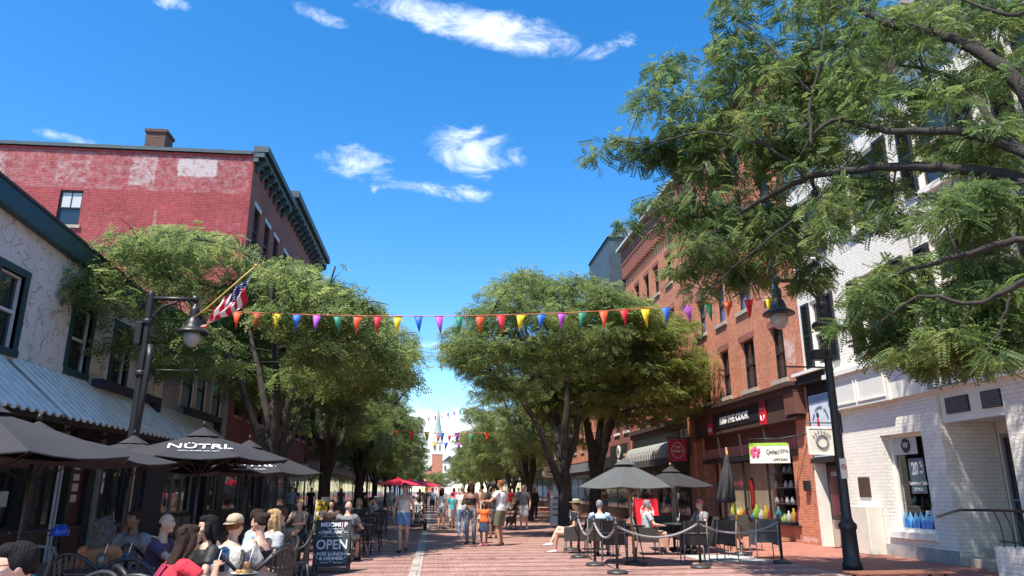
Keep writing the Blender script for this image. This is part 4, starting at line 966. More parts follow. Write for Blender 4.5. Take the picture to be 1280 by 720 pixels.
# ------------------------------------------------------------------ right: the next buildings
cb = row_building(F, 'shop_building', 'red brick building with white sills and a dark shop sign, past the striped awning', 41.02, 47.9, 13.2, M_['red_brick2'], 3, 3, z0=4.9, dz=3.1, sill='white', corn='copper', cor_h=1.0, fascia='coal')
b = MB(); F.box(b, 41.6, 47.4, -.8, -.25, 13.2, 16.6)
b.add([F.p(41.5, -.9, 16.6), F.p(47.5, -.9, 16.6), F.p(47.5, 2, 16.6), F.p(41.5, 2, 16.6), F.p(42.5, 0, 17.6), F.p(46.5, 0, 17.6), F.p(46.5, 1.5, 17.6), F.p(42.5, 1.5, 17.6)],
      [(0, 1, 2, 3), (4, 5, 6, 7), (0, 1, 5, 4), (1, 2, 6, 5), (2, 3, 7, 6), (3, 0, 4, 7)], False)
F.box(b, 41.6, 47.4, -.25, 3, 13.2, 16.6); b.build('mansard', M_['copper'], cb, world=True)
hg = part('round_sign', M_['coal'], cb, F, (40.6, 44.2, -.55, -.4, 3.0, 4.1))
b = MB(); b.prism([(42.0 + .36 * math.cos(R(t)), 3.68 + .36 * math.sin(R(t))) for t in range(0, 360, 20)], lambda a, z, d: F.p(a, d, z), -.6, -.56); b.build('disc', M_['white'], hg, world=True)
text_mesh('H', .5, on_face(F, 42.0, -.62, 3.68), M_['dletter'], hg, bold=.01); text_mesh('alpha', .34, on_face(F, 42.1, -.57, 3.16), M_['letter'], hg)
row_building(F, 'shop_building', 'brown brick building behind the right trees, after the dark mansard roof', 47.95, 60, 11.5, M_['red_brick'], 4, 2, corn='brownstone')
row_building(F, 'shop_building', 'dark brick building behind the tree trunks on the right', 60.05, 76, 10.5, M_['red_brick2'], 5, 2, corn='brownstone', fascia='white')
tb = row_building(F, 'tan_stone_building', 'narrow tan stone building with red and white striped blinds behind the right trunks', 76.05, 84, 12, M_['tan'], 3, 2, corn='white')
b = MB()
for k in range(10): 
    b.cur = k % 2; F.box(b, 76.5 + k * .7, 77.2 + k * .7, -.8 - .001 * (k % 2), -.5, 4.6, 7.2)
b.build('striped_blind', [M_['red'], M_['cream']], tb, world=True)
row_building(F, 'shop_building', 'long low building with a white fascia far down the right side', 84.05, 110, 8.5, M_['white_brick'], 8, 1, corn='white', fascia='white')
row_building(F, 'shop_building', 'far red brick building at the end of the right side', 110.05, 160, 10, M_['red_brick2'], 12, 2, corn='brownstone')
bs = thing('bird_sign', 'white projecting sign with a round bird emblem behind the dark tree trunk', 'sign', (9.6, 62, 3))
b = MB(); b.box(9.0, 10.0, 62, 62.06, 2.6, 3.5); q = b.build('board', M_['white'], bs, world=True); b = MB(); b.tube([(9.5 + .28 * math.sin(R(t)), 61.97, 3.05 + .28 * math.cos(R(t))) for t in range(0, 361, 30)], .03, 5, cap=False)
b.ell((9.5, 61.97, 3.05), (.14, .02, .1)); b.build('emblem', M_['dletter'], q, world=True); b = MB(); b.tube([(11, 62, 3.55), (9, 62, 3.55)], .03, 5); b.build('bracket', M_['coal'], bs, world=True)
ws = thing('shop_sign_board', 'pale upright shop sign seen between the left umbrella and lamp post', 'sign', (-6.6, 36, 2)); b = MB(); b.box(-6.8, -6.0, 36, 36.06, 1.95, 2.75); q = b.build('board', M_['lgrey'], ws, world=True)
text_mesh('OPEN', .24, frame_m((-6.4, 35.98, 2.45), (1, 0, 0), (0, 0, 1)), mat('plum_letter', (.12, .03, .06), .5), q); text_mesh('DAILY', .2, frame_m((-6.4, 35.98, 2.18), (1, 0, 0), (0, 0, 1)), mat('plum_letter', (0, 0, 0)), q)
b = MB(); b.tube([(-6.88, 36, 0), (-6.88, 36, 2.9)], .035, 8); b.tube([(-6.88, 36, 2.82), (-5.95, 36, 2.82)], .02, 6); b.build('post', M_['grey'], ws, world=True)

# ------------------------------------------------------------------ the church at the head of the street
ch = thing('church', 'distant red brick church with a white belfry and slim green spire', 'church', (0, 400, 0))
CX = P(547, 560, Y=400).x
b = MB(); b.box(CX - 2.9, CX + 2.9, 400, 407, 0, 20.5); b.box(CX - 6, CX + 6, 404, 430, 0, 12); b.build('wall', M_['red_brick'], ch, world=True)
b = MB(); b.prism([(-6.4, 12), (6.4, 12), (0, 17)], lambda a, z, d: (CX + a, d, z), 403.9, 430); b.build('roof', M_['roof'], ch, world=True)
b = MB(); b.box(CX - 3.1, CX + 3.1, 399.8, 407.2, 20.5, 21.2); b.box(CX - 2.6, CX + 2.6, 401, 406.2, 21.2, 26.5); b.box(CX - 3, CX + 3, 400.7, 406.5, 26.5, 27.1)
b.lathe((CX, 403.5, 27.1), [(2.2, 0), (2.2, 4.6), (2.6, 4.7), (2.6, 5.2)], 8, smooth=False); bf = b.build('belfry', M_['white'], ch, world=True)
for x in (-1.2, 1.2): b = MB(); b.box(CX + x - .5, CX + x + .5, 400.9, 400.98, 22.4, 25.4); b.build('louvre', M_['grey'], bf, world=True)
b = MB()
b.box(CX - .5, CX + .5, 401.2, 401.29, 28, 31); b.build('louvre', M_['grey'], bf, world=True)
b = MB(); b.lathe((CX, 403.5, 32.3), [(2.2, 0), (1.5, 3), (.12, 12.5), (.05, 15.5)], 8, smooth=False); b.build('spire', mat('pale_verdigris', (.26, .36, .33), .7), ch, world=True)
b = MB(); b.box(CX - .9, CX + .9, 399.9, 400.05, 0.3, 4); b.build('door', M_['white'], ch, world=True)
ho = thing('white_house', 'small white gabled building right beside the distant church tower', 'house', (8, 380, 0))
b = MB(); b.box(3.5, 10, 380, 392, 0, 16); b.build('wall', M_['white'], ho, world=True); b = MB(); b.prism([(3.1, 16), (10.4, 16), (6.75, 19)], lambda a, z, d: (a, d, z), 379.5, 392.5); b.build('roof', M_['roof'], ho, world=True)
part('window', M_['glass'], ho, Face((0, 380, 0), (1, 0, 0), (0, 1, 0)), (4.2, 5.2, -.05, -.003, 12, 14), (7.5, 8.5, -.05, -.003, 12, 14))
# ------------------------------------------------------------------ trees
def leaf_mat(name, dark, mid, light, nscale=.9):
    m = bpy.data.materials.new(name); m.use_nodes = True; MATS[name] = m; t = m.node_tree; b = t.nodes['Principled BSDF']; o = t.nodes['Material Output']
    b.inputs['Roughness'].default_value = .5; b.inputs['Specular IOR Level'].default_value = .35
    g = N(t, 'ShaderNodeNewGeometry'); tcn = N(t, 'ShaderNodeTexCoord'); n = N(t, 'ShaderNodeTexNoise'); n.inputs['Scale'].default_value = nscale; n.inputs['Detail'].default_value = 3
    t.links.new(tcn.outputs['Object'], n.inputs['Vector'])
    s = N(t, 'ShaderNodeMath', operation='MULTIPLY'); s.inputs[1].default_value = .45; t.links.new(g.outputs['Random Per Island'], s.inputs[0])
    mr = N(t, 'ShaderNodeMapRange'); mr.inputs['From Min'].default_value = .3; mr.inputs['From Max'].default_value = .7; mr.inputs['To Max'].default_value = .62; t.links.new(n.outputs[0], mr.inputs['Value'])
    a = N(t, 'ShaderNodeMath', operation='ADD'); t.links.new(s.outputs[0], a.inputs[0]); t.links.new(mr.outputs[0], a.inputs[1])
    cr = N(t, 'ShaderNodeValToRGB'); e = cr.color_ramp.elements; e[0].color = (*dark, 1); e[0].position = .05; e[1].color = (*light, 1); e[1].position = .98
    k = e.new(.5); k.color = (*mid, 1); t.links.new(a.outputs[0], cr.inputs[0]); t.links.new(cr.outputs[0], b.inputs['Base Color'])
    tr = N(t, 'ShaderNodeBsdfTranslucent'); hs_ = N(t, 'ShaderNodeHueSaturation'); hs_.inputs['Value'].default_value = 1.5; hs_.inputs['Hue'].default_value = .485
    t.links.new(cr.outputs[0], hs_.inputs['Color']); t.links.new(hs_.outputs[0], tr.inputs['Color'])
    mx = N(t, 'ShaderNodeMixShader'); mx.inputs[0].default_value = .56; t.links.new(b.outputs[0], mx.inputs[1]); t.links.new(tr.outputs[0], mx.inputs[2]); t.links.new(mx.outputs[0], o.inputs[0])
    return m
LEAF = leaf_mat('locust_leaves', (.06, .105, .040), (.15, .215, .068), (.28, .33, .115))
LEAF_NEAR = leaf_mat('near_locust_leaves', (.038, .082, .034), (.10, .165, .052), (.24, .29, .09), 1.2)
LEAF_DRY = leaf_mat('dry_leaves', (.14, .09, .04), (.22, .13, .06), (.30, .18, .08))
BARK = mat('dark_bark', (.038, .032, .027), .95, 0, .4, 6, .9, 25)

def frond_template(pairs, lw, ll, fl):
    """one feathery leaf: leaflets in pairs along a bent midrib"""
    q = []
    for i in range(pairs):
        t = (i + .6) / pairs; x = fl * t; z = -fl * .35 * t * t
        for s in (-1, 1):
            L = ll * (1 - .35 * abs(t - .45)); dx = .45 * L; dy = s * L * .9; dz = -.12 * L
            c0 = np.array([x, s * .002, z]); c2 = np.array([x + dx, dy, z + dz]); mid = (c0 + c2) / 2
            p = np.array([dy, -dx, 0.0]); p /= np.linalg.norm(p); p *= lw / 2
            q += [c0, mid + p * 1, c2, mid - p]
    return np.array(q)
def fronds_mesh(name, pos, dirs, roll, scale, T, m, seed=0):
    n = len(pos); k = len(T)
    d = dirs / np.linalg.norm(dirs, axis=1, keepdims=True)
    up = np.tile(np.array([0, 0, 1.0]), (n, 1)); y = np.cross(up, d); ln = np.linalg.norm(y, axis=1, keepdims=True); ln[ln < 1e-4] = 1; y /= ln
    z = np.cross(d, y); c, s_ = np.cos(roll)[:, None], np.sin(roll)[:, None]
    y2 = y * c + z * s_; z2 = -y * s_ + z * c
    V = pos[:, None, :] + scale[:, None, None] * (T[None, :, 0:1] * d[:, None, :] + T[None, :, 1:2] * y2[:, None, :] + T[None, :, 2:3] * z2[:, None, :])
    V = V.reshape(-1, 3).astype(np.float32); nf = len(V) // 4
    me = bpy.data.meshes.new(name); me.vertices.add(len(V)); me.vertices.foreach_set('co', V.ravel()); me.loops.add(len(V)); me.loops.foreach_set('vertex_index', np.arange(len(V), dtype=np.int32))
    me.polygons.add(nf); me.polygons.foreach_set('loop_start', np.arange(0, len(V), 4, dtype=np.int32)); me.polygons.foreach_set('loop_total', np.full(nf, 4, dtype=np.int32))
    me.materials.append(m); me.update(calc_edges=True); return me
def bez(a, b, c, n=6):
    a, b, c = Vector(a), Vector(b), Vector(c)
    return [a * (1 - t) ** 2 + b * 2 * t * (1 - t) + c * t * t for t in [i / (n - 1) for i in range(n)]]
def clump_fronds(rng, centers, rad, flat, per, droop=.25):
    n = len(centers) * per; ci = np.repeat(np.arange(len(centers)), per)
    a = rng.random(n) * 2 * np.pi; r = np.sqrt(rng.random(n)) * rad[ci] ; z = rng.normal(0, .5, n) * rad[ci] * flat
    z = z - (r / rad[ci]) ** 2 * rad[ci] * .25
    pos = centers[ci] + np.stack([np.cos(a) * r, np.sin(a) * r, z], 1)
    dirs = np.stack([np.cos(a + rng.normal(0, .7, n)), np.sin(a + rng.normal(0, .7, n)), rng.normal(-droop, .35, n)], 1)
    return pos, dirs
def make_tree(seed, base, trunks, cen, rad, nclump, per, T, leafm, zmin=2.8, clr=(.42, .85), flat=.38, name='tree', label='', group=None, fork=2.0, r0=.2, extra=None, keep=None, scale=(.8, 1.3)):
    """base: ground point; trunks: list of limb end offsets; cen/rad: crown ellipsoid (relative to base)"""
    rng = np.random.default_rng(seed); rnd = random.Random(seed)
    t = thing(name, label, 'tree', base, 0, group)
    b = MB(); limbs = []
    fk = Vector((0, 0, fork))
    b.tube([(0, 0, -.05), (0, 0, .12), (rnd.uniform(-.05, .05), rnd.uniform(-.05, .05), fork * .5), fk, fk + Vector((0, 0, .25))], [r0 * 1.6, r0 * 1.12, r0 * .95, r0 * .9, r0 * .5], 12)
    for e in trunks:
        e = Vector(e); mid = fk + Vector((e.x * .28, e.y * .28, (e.z - fork) * .55)); pts = bez(fk - Vector((0, 0, .25)), mid, e, 9)
        pts = [p + Vector((rnd.uniform(-.09, .09), rnd.uniform(-.09, .09), 0)) * (i > 0) for i, p in enumerate(pts)]
        rr = [max(.025, r0 * .72 * (1 - .85 * i / 8)) for i in range(9)]; b.tube(pts, rr, 9); limbs += list(zip(pts[3:], rr[3:]))
    cs = []
    tries = 0
    while len(cs) < nclump and tries < nclump * 40:
        tries += 1; v = rng.normal(size=3); v /= np.linalg.norm(v); rr_ = rng.uniform(.45, 1.0) ** .45
        p = np.array(cen) + v * rr_ * np.array(rad)
        lump = 1 + .16 * math.sin(v[0] * 5 + seed) * math.cos(v[1] * 4 + seed * 2) ; p = np.array(cen) + (p - np.array(cen)) * lump
        if p[2] < zmin: continue
        if keep and not keep(p[0] + base[0], p[1] + base[1], p[2] + base[2]): continue
        if cs and min(np.sum((np.array(cs) - p) ** 2, axis=1)) < .2: continue
        cs.append(p)
    if extra is not None: cs += [np.array(e) for e in extra]
    cs = np.array(cs)
    for c in cs:
        cv = Vector(c); best = min(limbs, key=lambda q: (q[0] - cv).length + (3 if q[0].z > cv.z + .3 else 0)); a, ra = best
        mid = a.lerp(cv, .5) + Vector((rnd.uniform(-.25, .25), rnd.uniform(-.25, .25), -.05 * (cv - a).length + .15)); pts = bez(a, mid, cv, 6)
        b.tube(pts, [max(.012, min(ra * .6, .06) * (1 - .75 * i / 5)) for i in range(6)], 5, cap=False)
        if rnd.random() < .8: limbs.append((pts[3], .035))
        for _ in range(5):
            an = rnd.random() * 6.28; l = rnd.uniform(.4, .9); e = cv + Vector((math.cos(an) * l, math.sin(an) * l, rnd.uniform(-.2, .2)))
            b.tube([pts[4], (pts[4] + e) / 2 + Vector((0, 0, .08)), e], [.012, .009, .004], 4, cap=False)
    b.build('trunk', BARK, t, fixn=False)
    cr = rng.uniform(clr[0], clr[1], len(cs)); pos, dirs = clump_fronds(rng, cs, cr, flat, per)
    me = fronds_mesh('crown', pos, dirs, rng.normal(0, .5, len(pos)), rng.uniform(scale[0], scale[1], len(pos)), T, leafm)
    o = bpy.data.objects.new('crown', me); link(o, t)
    return t
T_MID = frond_template(4, .044, .105, .24)
T_FAR = frond_template(3, .07, .16, .36)
T_NEAR = frond_template(8, .024, .052, .20)
def pj(x, y, z):
    fh = Vector((math.sin(YAW), math.cos(YAW), 0)); v = Vector((x, y, z - CAM_H)); f = fh * math.cos(PITCH) + Vector((0, 0, math.sin(PITCH))); u = -fh * math.sin(PITCH) + Vector((0, 0, math.cos(PITCH)))
    dd = v.dot(f); return 640 + FPX * v.dot(Vector((math.cos(YAW), -math.sin(YAW), 0))) / dd, 360 - FPX * v.dot(u) / dd
def lerp_at(tab, v):
    if v <= tab[0][0]: return tab[0][1]
    for (a, p), (c, q) in zip(tab, tab[1:]):
        if v <= c: return p + (q - p) * (v - a) / (c - a)
    return tab[-1][1]
# measured crown widths at each height: how far each crown reaches over the street
REACH_L = [(290, 330), (320, 390), (360, 440), (400, 485), (440, 515), (470, 512), (500, 495), (540, 490), (600, 500)]
REACH_R = [(330, 665), (360, 620), (400, 565), (430, 548), (460, 585), (490, 610), (520, 625), (600, 640)]
TOP_R = [(560, 420), (600, 365), (650, 340), (720, 338), (780, 372), (840, 385), (890, 430), (905, 490)]
TOP_L = [(70, 360), (120, 310), (200, 285), (300, 298), (400, 345), (480, 392), (530, 445)]
def keepL(x, y, z):
    if x < XL + .3 - (0 if z < 7.9 else 3.0) or y < 16.6: return False
    if x < -5.6 and z < 4.9 or (x < -4.2 and x > -7.4 and y < 18.2 and z < 7.2): return False
    px, py = pj(x, y, z); return px < lerp_at(REACH_L, py) and py > lerp_at(TOP_L, px) and px > 85
def keepR(x, y, z):
    px, py = pj(x, y, z); return x < XR - .5 and px > lerp_at(REACH_R, py) and py > lerp_at(TOP_R, px)
make_tree(3, (-4.6, 21.9, 0), [(-2.9, -1.8, 7.2), (-1.0, 1.5, 8.6), (1.5, -1.2, 7.8), (2.4, 1.6, 7.0), (.2, -2.8, 7.0), (-2.2, 2.0, 7.8)], (-.9, -.6, 6.6), (4.9, 4.9, 3.3), 210, 88, T_MID, LEAF, zmin=4.6, fork=2.1, keep=keepL,
          extra=[tuple(P(px, py, Y=17.2) - Vector((-4.6, 21.9, 0))) for px, py in ((88, 352), (112, 338), (98, 376), (125, 365), (80, 362))],
          label='nearest leafy locust tree on the left, its crown in front of the stucco wall', name='locust_tree')
make_tree(5, (-4.4, 31.0, 0), [(-2.9, -1.5, 8.6), (-.8, 1.5, 10.2), (1.8, -1.2, 9), (2.9, 1.6, 8.0), (.2, -2.8, 8), (-2.2, 2.2, 9.2)], (-.3, 0, 7.6), (4.8, 4.8, 4.4), 210, 80, T_MID, LEAF, zmin=3.8, fork=2.3, keep=keepL,
          label='second locust tree on the left, rising highest in front of the red brick block', name='locust_tree')
make_tree(8, (-4.2, 42, 0), [(-2, -1.5, 9), (0, 1.5, 11), (2, -1.2, 9.6), (3, 1.6, 8.0), (-2.2, 2.2, 9.2)], (.8, 0, 7.7), (5.0, 5, 4.3), 170, 75, T_MID, LEAF, zmin=3.5, fork=2.5, keep=keepL,
          label='third locust tree on the left, behind the second lamp post', name='locust_tree')
rt = make_tree(13, (4.75, 27.6, 0), [(-3.4, -.6, 7.0), (-1.6, 1.6, 9.0), (.4, -1.6, 9.4), (2.2, .6, 8.6), (-.4, 2.2, 8)], (-.6, 0, 7.3), (5.0, 4.2, 3.6), 210, 90, T_MID, LEAF, zmin=4.9, fork=1.6, r0=.24, keep=keepR,
          label='big locust tree on the right, nearest to the middle of the street', name='locust_tree')
make_tree(14, (6.5, 30.2, 0), [(-1.2, -.8, 8), (1.4, -.6, 8.8), (-.6, 1.8, 8.2), (2.3, .3, 7.0), (1.6, -1.8, 7.0)], (.9, -.8, 6.2), (4.0, 4.0, 3.2), 170, 90, T_MID, leaf_mat('yellow_locust_leaves', (.06, .10, .028), (.145, .20, .045), (.29, .32, .085)), zmin=4.5, fork=2.0, r0=.27, keep=keepR,  # leaf greens leaning more to yellow than the other crowns
          label='yellow green locust tree with forked trunk before the right brick buildings', name='locust_tree')
make_tree(21, (5.0, 40, 0), [(-2.4, -.6, 8), (-1, 1.6, 9.0), (.4, -1.6, 9.4), (2.2, .6, 8.6)], (-.9, 0, 6.6), (4.4, 4.8, 3.5), 150, 80, T_MID, LEAF, zmin=3.2, fork=1.8, r0=.18, keep=keepR,
          label='locust tree on the right standing behind the leaning trunk', name='locust_tree')
# far rows: three kinds, shared meshes
protos = []
for k, (sd, hh, rr) in enumerate(((31, 6.4, 4.0), (32, 7.2, 4.6), (33, 5.8, 3.8))):
    protos.append(make_tree(sd, (0, 0, 0), [(-2, -1, hh), (1.8, 1.2, hh + 1), (0, -2, hh + .5), (.5, 2, hh)], (0, 0, hh), (rr, rr, hh * .48), 120, 50, T_FAR, LEAF, zmin=2.9, fork=2.0, r0=.15, name='street_tree', label='x', group='street trees in the two far rows'))
spots = [(-5.0, 52, 0, .95), (-4.9, 61, 1, .88), (-5.4, 70, 2, 1.0), (-5.2, 80, 0, .95), (-5.4, 92, 1, .9), (-5.6, 106, 2, 1.0), (-5.8, 125, 0, .95), (-6.2, 150, 1, .95), (-6.4, 190, 2, 1.0), (-7.2, 232, 0, 1.15), (-11, 250, 1, 1.2),
         (5.8, 50, 1, .85), (5.9, 60, 0, .9), (6.9, 66, 2, .85), (6.4, 76, 1, .9), (7.0, 86, 0, .9), (6.8, 98, 2, .95), (6.8, 112, 1, 1.0), (6.6, 130, 0, 1.0), (7.0, 155, 2, 1.05), (7.4, 195, 1, 1.1), (8.6, 235, 2, 1.2), (15, 250, 0, 1.3), (3.4, 300, 2, .95), (-3.2, 300, 0, 1.0), (.3, 290, 1, .85)]
used = set(); side_n = {}
ORD = ['nearest', 'second', 'third', 'fourth', 'fifth', 'sixth', 'seventh', 'eighth', 'ninth', 'tenth', 'eleventh', 'twelfth', 'thirteenth', 'fourteenth', 'fifteenth']
for i, (x, y, k, s) in enumerate(spots):
    o = protos[k] if k not in used else copy_tree(protos[k]); used.add(k)
    o.location = (x, y, 0); o.rotation_euler = (0, 0, i * 1.3); o.scale = (s, s, s * (.92 + .05 * (i % 4)))
    sd = 'left' if x < 0 else 'right'; side_n[sd] = side_n.get(sd, 0) + 1
    if y in (290, 300): o['label'] = {3.4: 'round tree below the white house by the distant church', -3.2: 'tree left below the distant church', .3: 'lowest tree, straight below the distant church tower'}[x]
    else: o['label'] = '%s tree of the far row along the %s side of the street' % (ORD[side_n[sd] - 1], sd)

# ------------------------------------------------------------------ the near tree at the upper right: trunk just out of frame, boughs traced over the street
nt_ = thing('overhanging_tree', 'near locust tree whose dark boughs and feathery leaves hang over the right side', 'tree', (10.0, 7.4, 0))
NB = Vector((10.0, 7.4, 0)); b = MB()
b.tube([NB + Vector(p) for p in ((0, 0, -.05), (0, 0, .2), (.02, .05, 2.2), (-.05, .2, 3.6), (-.1, .3, 4.4))], [.4, .28, .24, .23, .2], 14)
TOP = NB + Vector((-.1, .3, 4.3)); limbs = []
rnd = random.Random(5)
def bough(pts, r0, r1, start=None, n=7):
    w_ = [Vector(start)] if start is not None else []
    w_ += [P(px, py, Y=Y - .25) for px, py, Y in pts]; r0 *= .8
    # smooth the polyline
    q = []
    for i in range(len(w_) - 1):
        p0 = w_[max(0, i - 1)]; p1 = w_[i]; p2 = w_[i + 1]; p3 = w_[min(len(w_) - 1, i + 2)]
        for s in range(5):
            t = s / 5; q.append(.5 * ((2 * p1) + (p2 - p0) * t + (2 * p0 - 5 * p1 + 4 * p2 - p3) * t * t + (3 * p1 - p0 - 3 * p2 + p3) * t ** 3) + Vector((rnd.uniform(-.02, .02), rnd.uniform(-.02, .02), rnd.uniform(-.02, .02))))
    q.append(w_[-1]); m = len(q); rr = [r0 + (r1 - r0) * i / (m - 1) for i in range(m)]
    b.tube(q, rr, n, cap=True)
    limbs.extend([(p, r) for p, r in zip(q, rr) if r < .12])
    return q
bough([(1330, 180, 9.2), (1265, 95, 9.6), (1215, 60, 10.0), (1175, 42, 10.3), (1110, 30, 10.6), (1075, 12, 10.9)], .17, .05, TOP)
bough([(1300, 200, 9.0), (1240, 150, 9.6), (1215, 118, 10), (1190, 95, 10.4), (1120, 80, 11)], .12, .025, TOP)
bough([(1320, 240, 8.6), (1290, 195, 9.0), (1200, 165, 9.6), (1110, 163, 10.2), (1040, 150, 10.8), (1000, 195, 11.2)], .14, .02, TOP)
bough([(1330, 260, 8.8), (1270, 222, 9.4), (1190, 210, 9.9), (1120, 208, 10.4), (1060, 213, 10.9), (1000, 225, 11.4), (930, 262, 12.0), (880, 300, 12.6)], .15, .03, TOP)
bough([(1010, 224, 11.3), (985, 200, 11.4), (950, 180, 11.6), (880, 165, 12), (820, 178, 12.4), (770, 175, 12.7)], .045, .012)
bough([(1015, 222, 11.3), (1020, 260, 11.5), (1000, 305, 11.8), (960, 340, 12), (915, 372, 12.2)], .045, .012)
bough([(1015, 183, 10.9), (1012, 130, 11.1), (1025, 80, 11.3), (1033, 20, 11.5), (1040, -30, 11.6)], .035, .01)
bough([(1012, 115, 11.1), (985, 85, 11.3), (955, 50, 11.6), (920, 20, 12)], .03, .01)
bough([(930, 262, 12.0), (870, 250, 12.3), (820, 262, 12.5), (800, 270, 12.6)], .03, .01)
bough([(1060, 213, 10.9), (1020, 250, 11.0), (960, 300, 11.4), (905, 345, 11.8), (880, 375, 12)], .035, .01)
bough([(1330, 300, 8.0), (1270, 300, 8.4), (1200, 320, 8.8), (1130, 340, 9.4), (1090, 365, 9.8)], .09, .015, TOP)
bough([(1330, 340, 7.8), (1265, 360, 8.2), (1215, 380, 8.6), (1150, 370, 9.0), (1100, 405, 9.4)], .07, .012, TOP)
bough([(1215, 380, 8.6), (1195, 420, 8.8), (1175, 450, 9.0)], .02, .006)
bough([(1265, 360, 8.2), (1250, 410, 8.3), (1225, 450, 8.4)], .025, .006)
bough([(1330, 30, 9.6), (1260, 20, 10), (1190, -5, 10.5)], .08, .02, TOP)
bough([(1230, 60, 10), (1195, 20, 10.3), (1178, -20, 10.6)], .06, .02)
# clumps: pixel, distance, radius
cl = []
def fill(x0, x1, y0, y1, Y0, Y1, n, r0=.28, r1=.5):
    for _ in range(n):
        f = rnd.random(); cl.append((x0 + (x1 - x0) * rnd.random(), y0 + (y1 - y0) * rnd.random(), Y0 + .35 + (Y1 - Y0) * f, rnd.uniform(r0, r1)))
fill(800, 960, 70, 150, 12, 13.2, 16); fill(900, 1060, -20, 90, 11, 12.6, 34); fill(950, 1060, 90, 210, 10.8, 12.2, 30); fill(1050, 1280, -20, 80, 9.5, 11.5, 32)
fill(1050, 1200, 80, 200, 9.8, 11.4, 20); fill(1180, 1290, 80, 230, 8.6, 10.4, 22); fill(740, 860, 150, 200, 12.2, 13, 11, .22, .36); fill(850, 980, 150, 240, 11.6, 12.8, 28)
fill(780, 880, 235, 285, 12.2, 13, 8, .22, .36); fill(860, 1010, 240, 330, 11.2, 12.6, 34); fill(840, 940, 330, 372, 11.8, 12.4, 8, .2, .36); fill(1000, 1065, 325, 352, 11.4, 12, 4, .18, .26)
fill(1030, 1180, 215, 300, 9.6, 11, 14, .25, .42); fill(1170, 1290, 230, 330, 8.2, 9.6, 20, .22, .4); fill(1060, 1180, 320, 400, 9, 9.8, 12, .18, .32); fill(1180, 1290, 330, 420, 8, 8.9, 24, .2, .34)
fill(1100, 1250, 400, 450, 8.4, 9.2, 10, .14, .24); fill(1050, 1110, 400, 440, 9.2, 9.8, 4, .12, .2); fill(1220, 1285, 420, 455, 7.8, 8.4, 4, .14, .22); fill(1130, 1180, 445, 462, 8.9, 9.1, 2, .12, .16)
rng = np.random.default_rng(9); CC = []; RRr = []
for (px, py, Y, r) in cl:
    c = P(px, py, Y=Y)
    if c.x > XR - .35: continue
    CC.append(c); RRr.append(r)
    near = sorted(limbs, key=lambda q: (q[0] - c).length)[:1][0]; a = near[0]
    if (a - c).length < 4:
        mid = a.lerp(c, .5) + Vector((rnd.uniform(-.15, .15), rnd.uniform(-.15, .15), .12)); pts = bez(a, mid, c, 6)
        b.tube(pts, [max(.006, min(near[1] * .7, .022) * (1 - .7 * i / 5)) for i in range(6)], 5, cap=False); limbs.append((pts[3], .015))
    for _ in range(4):
        an = rnd.random() * 6.28; l = r * rnd.uniform(.6, 1.0); e = c + Vector((math.cos(an) * l, math.sin(an) * l, rnd.uniform(-.15, .1)))
        b.tube([c, (c + e) / 2 + Vector((0, 0, .04)), e], [.007, .005, .003], 4, cap=False)
b.build('trunk', BARK, nt_, world=True, fixn=False)
CC = np.array([tuple(c) for c in CC]) - np.array(tuple(NB)); RRr = np.array(RRr)
pos, dirs = clump_fronds(rng, CC, RRr, .6, 54, .35)
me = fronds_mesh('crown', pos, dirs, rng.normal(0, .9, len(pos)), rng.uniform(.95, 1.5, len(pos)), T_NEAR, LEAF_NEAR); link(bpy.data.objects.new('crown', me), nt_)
# ------------------------------------------------------------------ street lamps
GLOBE = bpy.data.materials.new('lamp_glass'); GLOBE.use_nodes = True; MATS['lamp_glass'] = GLOBE
_b = GLOBE.node_tree.nodes['Principled BSDF']; _b.inputs['Base Color'].default_value = (.55, .55, .50, 1); _b.inputs['Roughness'].default_value = .25; _b.inputs['Transmission Weight'].default_value = .35
def lamp(base, label, H=5.85, arm=1.0, side=1, group='street lamps along the street', attach=True):
    t = thing('street_lamp', label, 'street lamp', base, 0, group)
    b = MB(); b.lathe((0, 0, 0), [(.19, 0), (.19, .12), (.16, .16), (.15, .75), (.175, .78), (.175, .86), (.12, .92), (.10, 1.0), (.085, 2.6), (.075, H - .1), (.075, H), (.05, H + .03)], 14); b.build('pole', M_['coal'], t)
    for z in (H - .75, H - 1.9): b = MB(); b.lathe((0, 0, z), [(.10, 0), (.115, .03), (.115, .1), (.10, .13)], 12); b.build('collar', M_['coal'], t)
    b = MB(); b.tube([(0, 0, H - .14), (side * arm, 0, H - .14)], .05, 8); b.lathe((side * arm * .98, 0, H - .2), [(.075, 0), (.075, .13)], 10)
    b.tube([(side * .06, 0, H - .72), (side * .10, 0, H - .52), (side * .28, 0, H - .32), (side * .52, 0, H - .24), (side * .62, 0, H - .16)], .032, 7)
    b.tube([(0, 0, H - .62), (side * .02, 0, H - .1)], .03, 5); b.build('arm', M_['coal'], t)
    x = side * arm
    b = MB(); b.lathe((x, 0, H - .92), [(.34, .0), (.345, .02), (.30, .07), (.19, .13), (.17, .2), (.14, .30), (.09, .36), (.10, .40), (.105, .52), (.09, .58), (.05, .62), (.05, .74)], 18); b.build('lamp_shade', M_['coal'], t)
    b = MB(); b.lathe((x, 0, H - 1.24), [(.02, 0), (.10, .03), (.165, .12), (.19, .22), (.18, .32)], 16); b.build('lamp_globe', GLOBE, t)
    return t
lamp_l = lamp((-6.45, 16.5, 0), 'tall black street lamp on the left, in front of the stucco building with the flag', H=5.8, arm=.98)
b = MB(); b.tube([(.0, 0, 4.05), (1.15, 0, 4.05)], .018, 6); b.ell((1.17, 0, 4.05), (.035, .035, .035), 8, 6); b.build('banner_arm', M_['coal'], lamp_l)
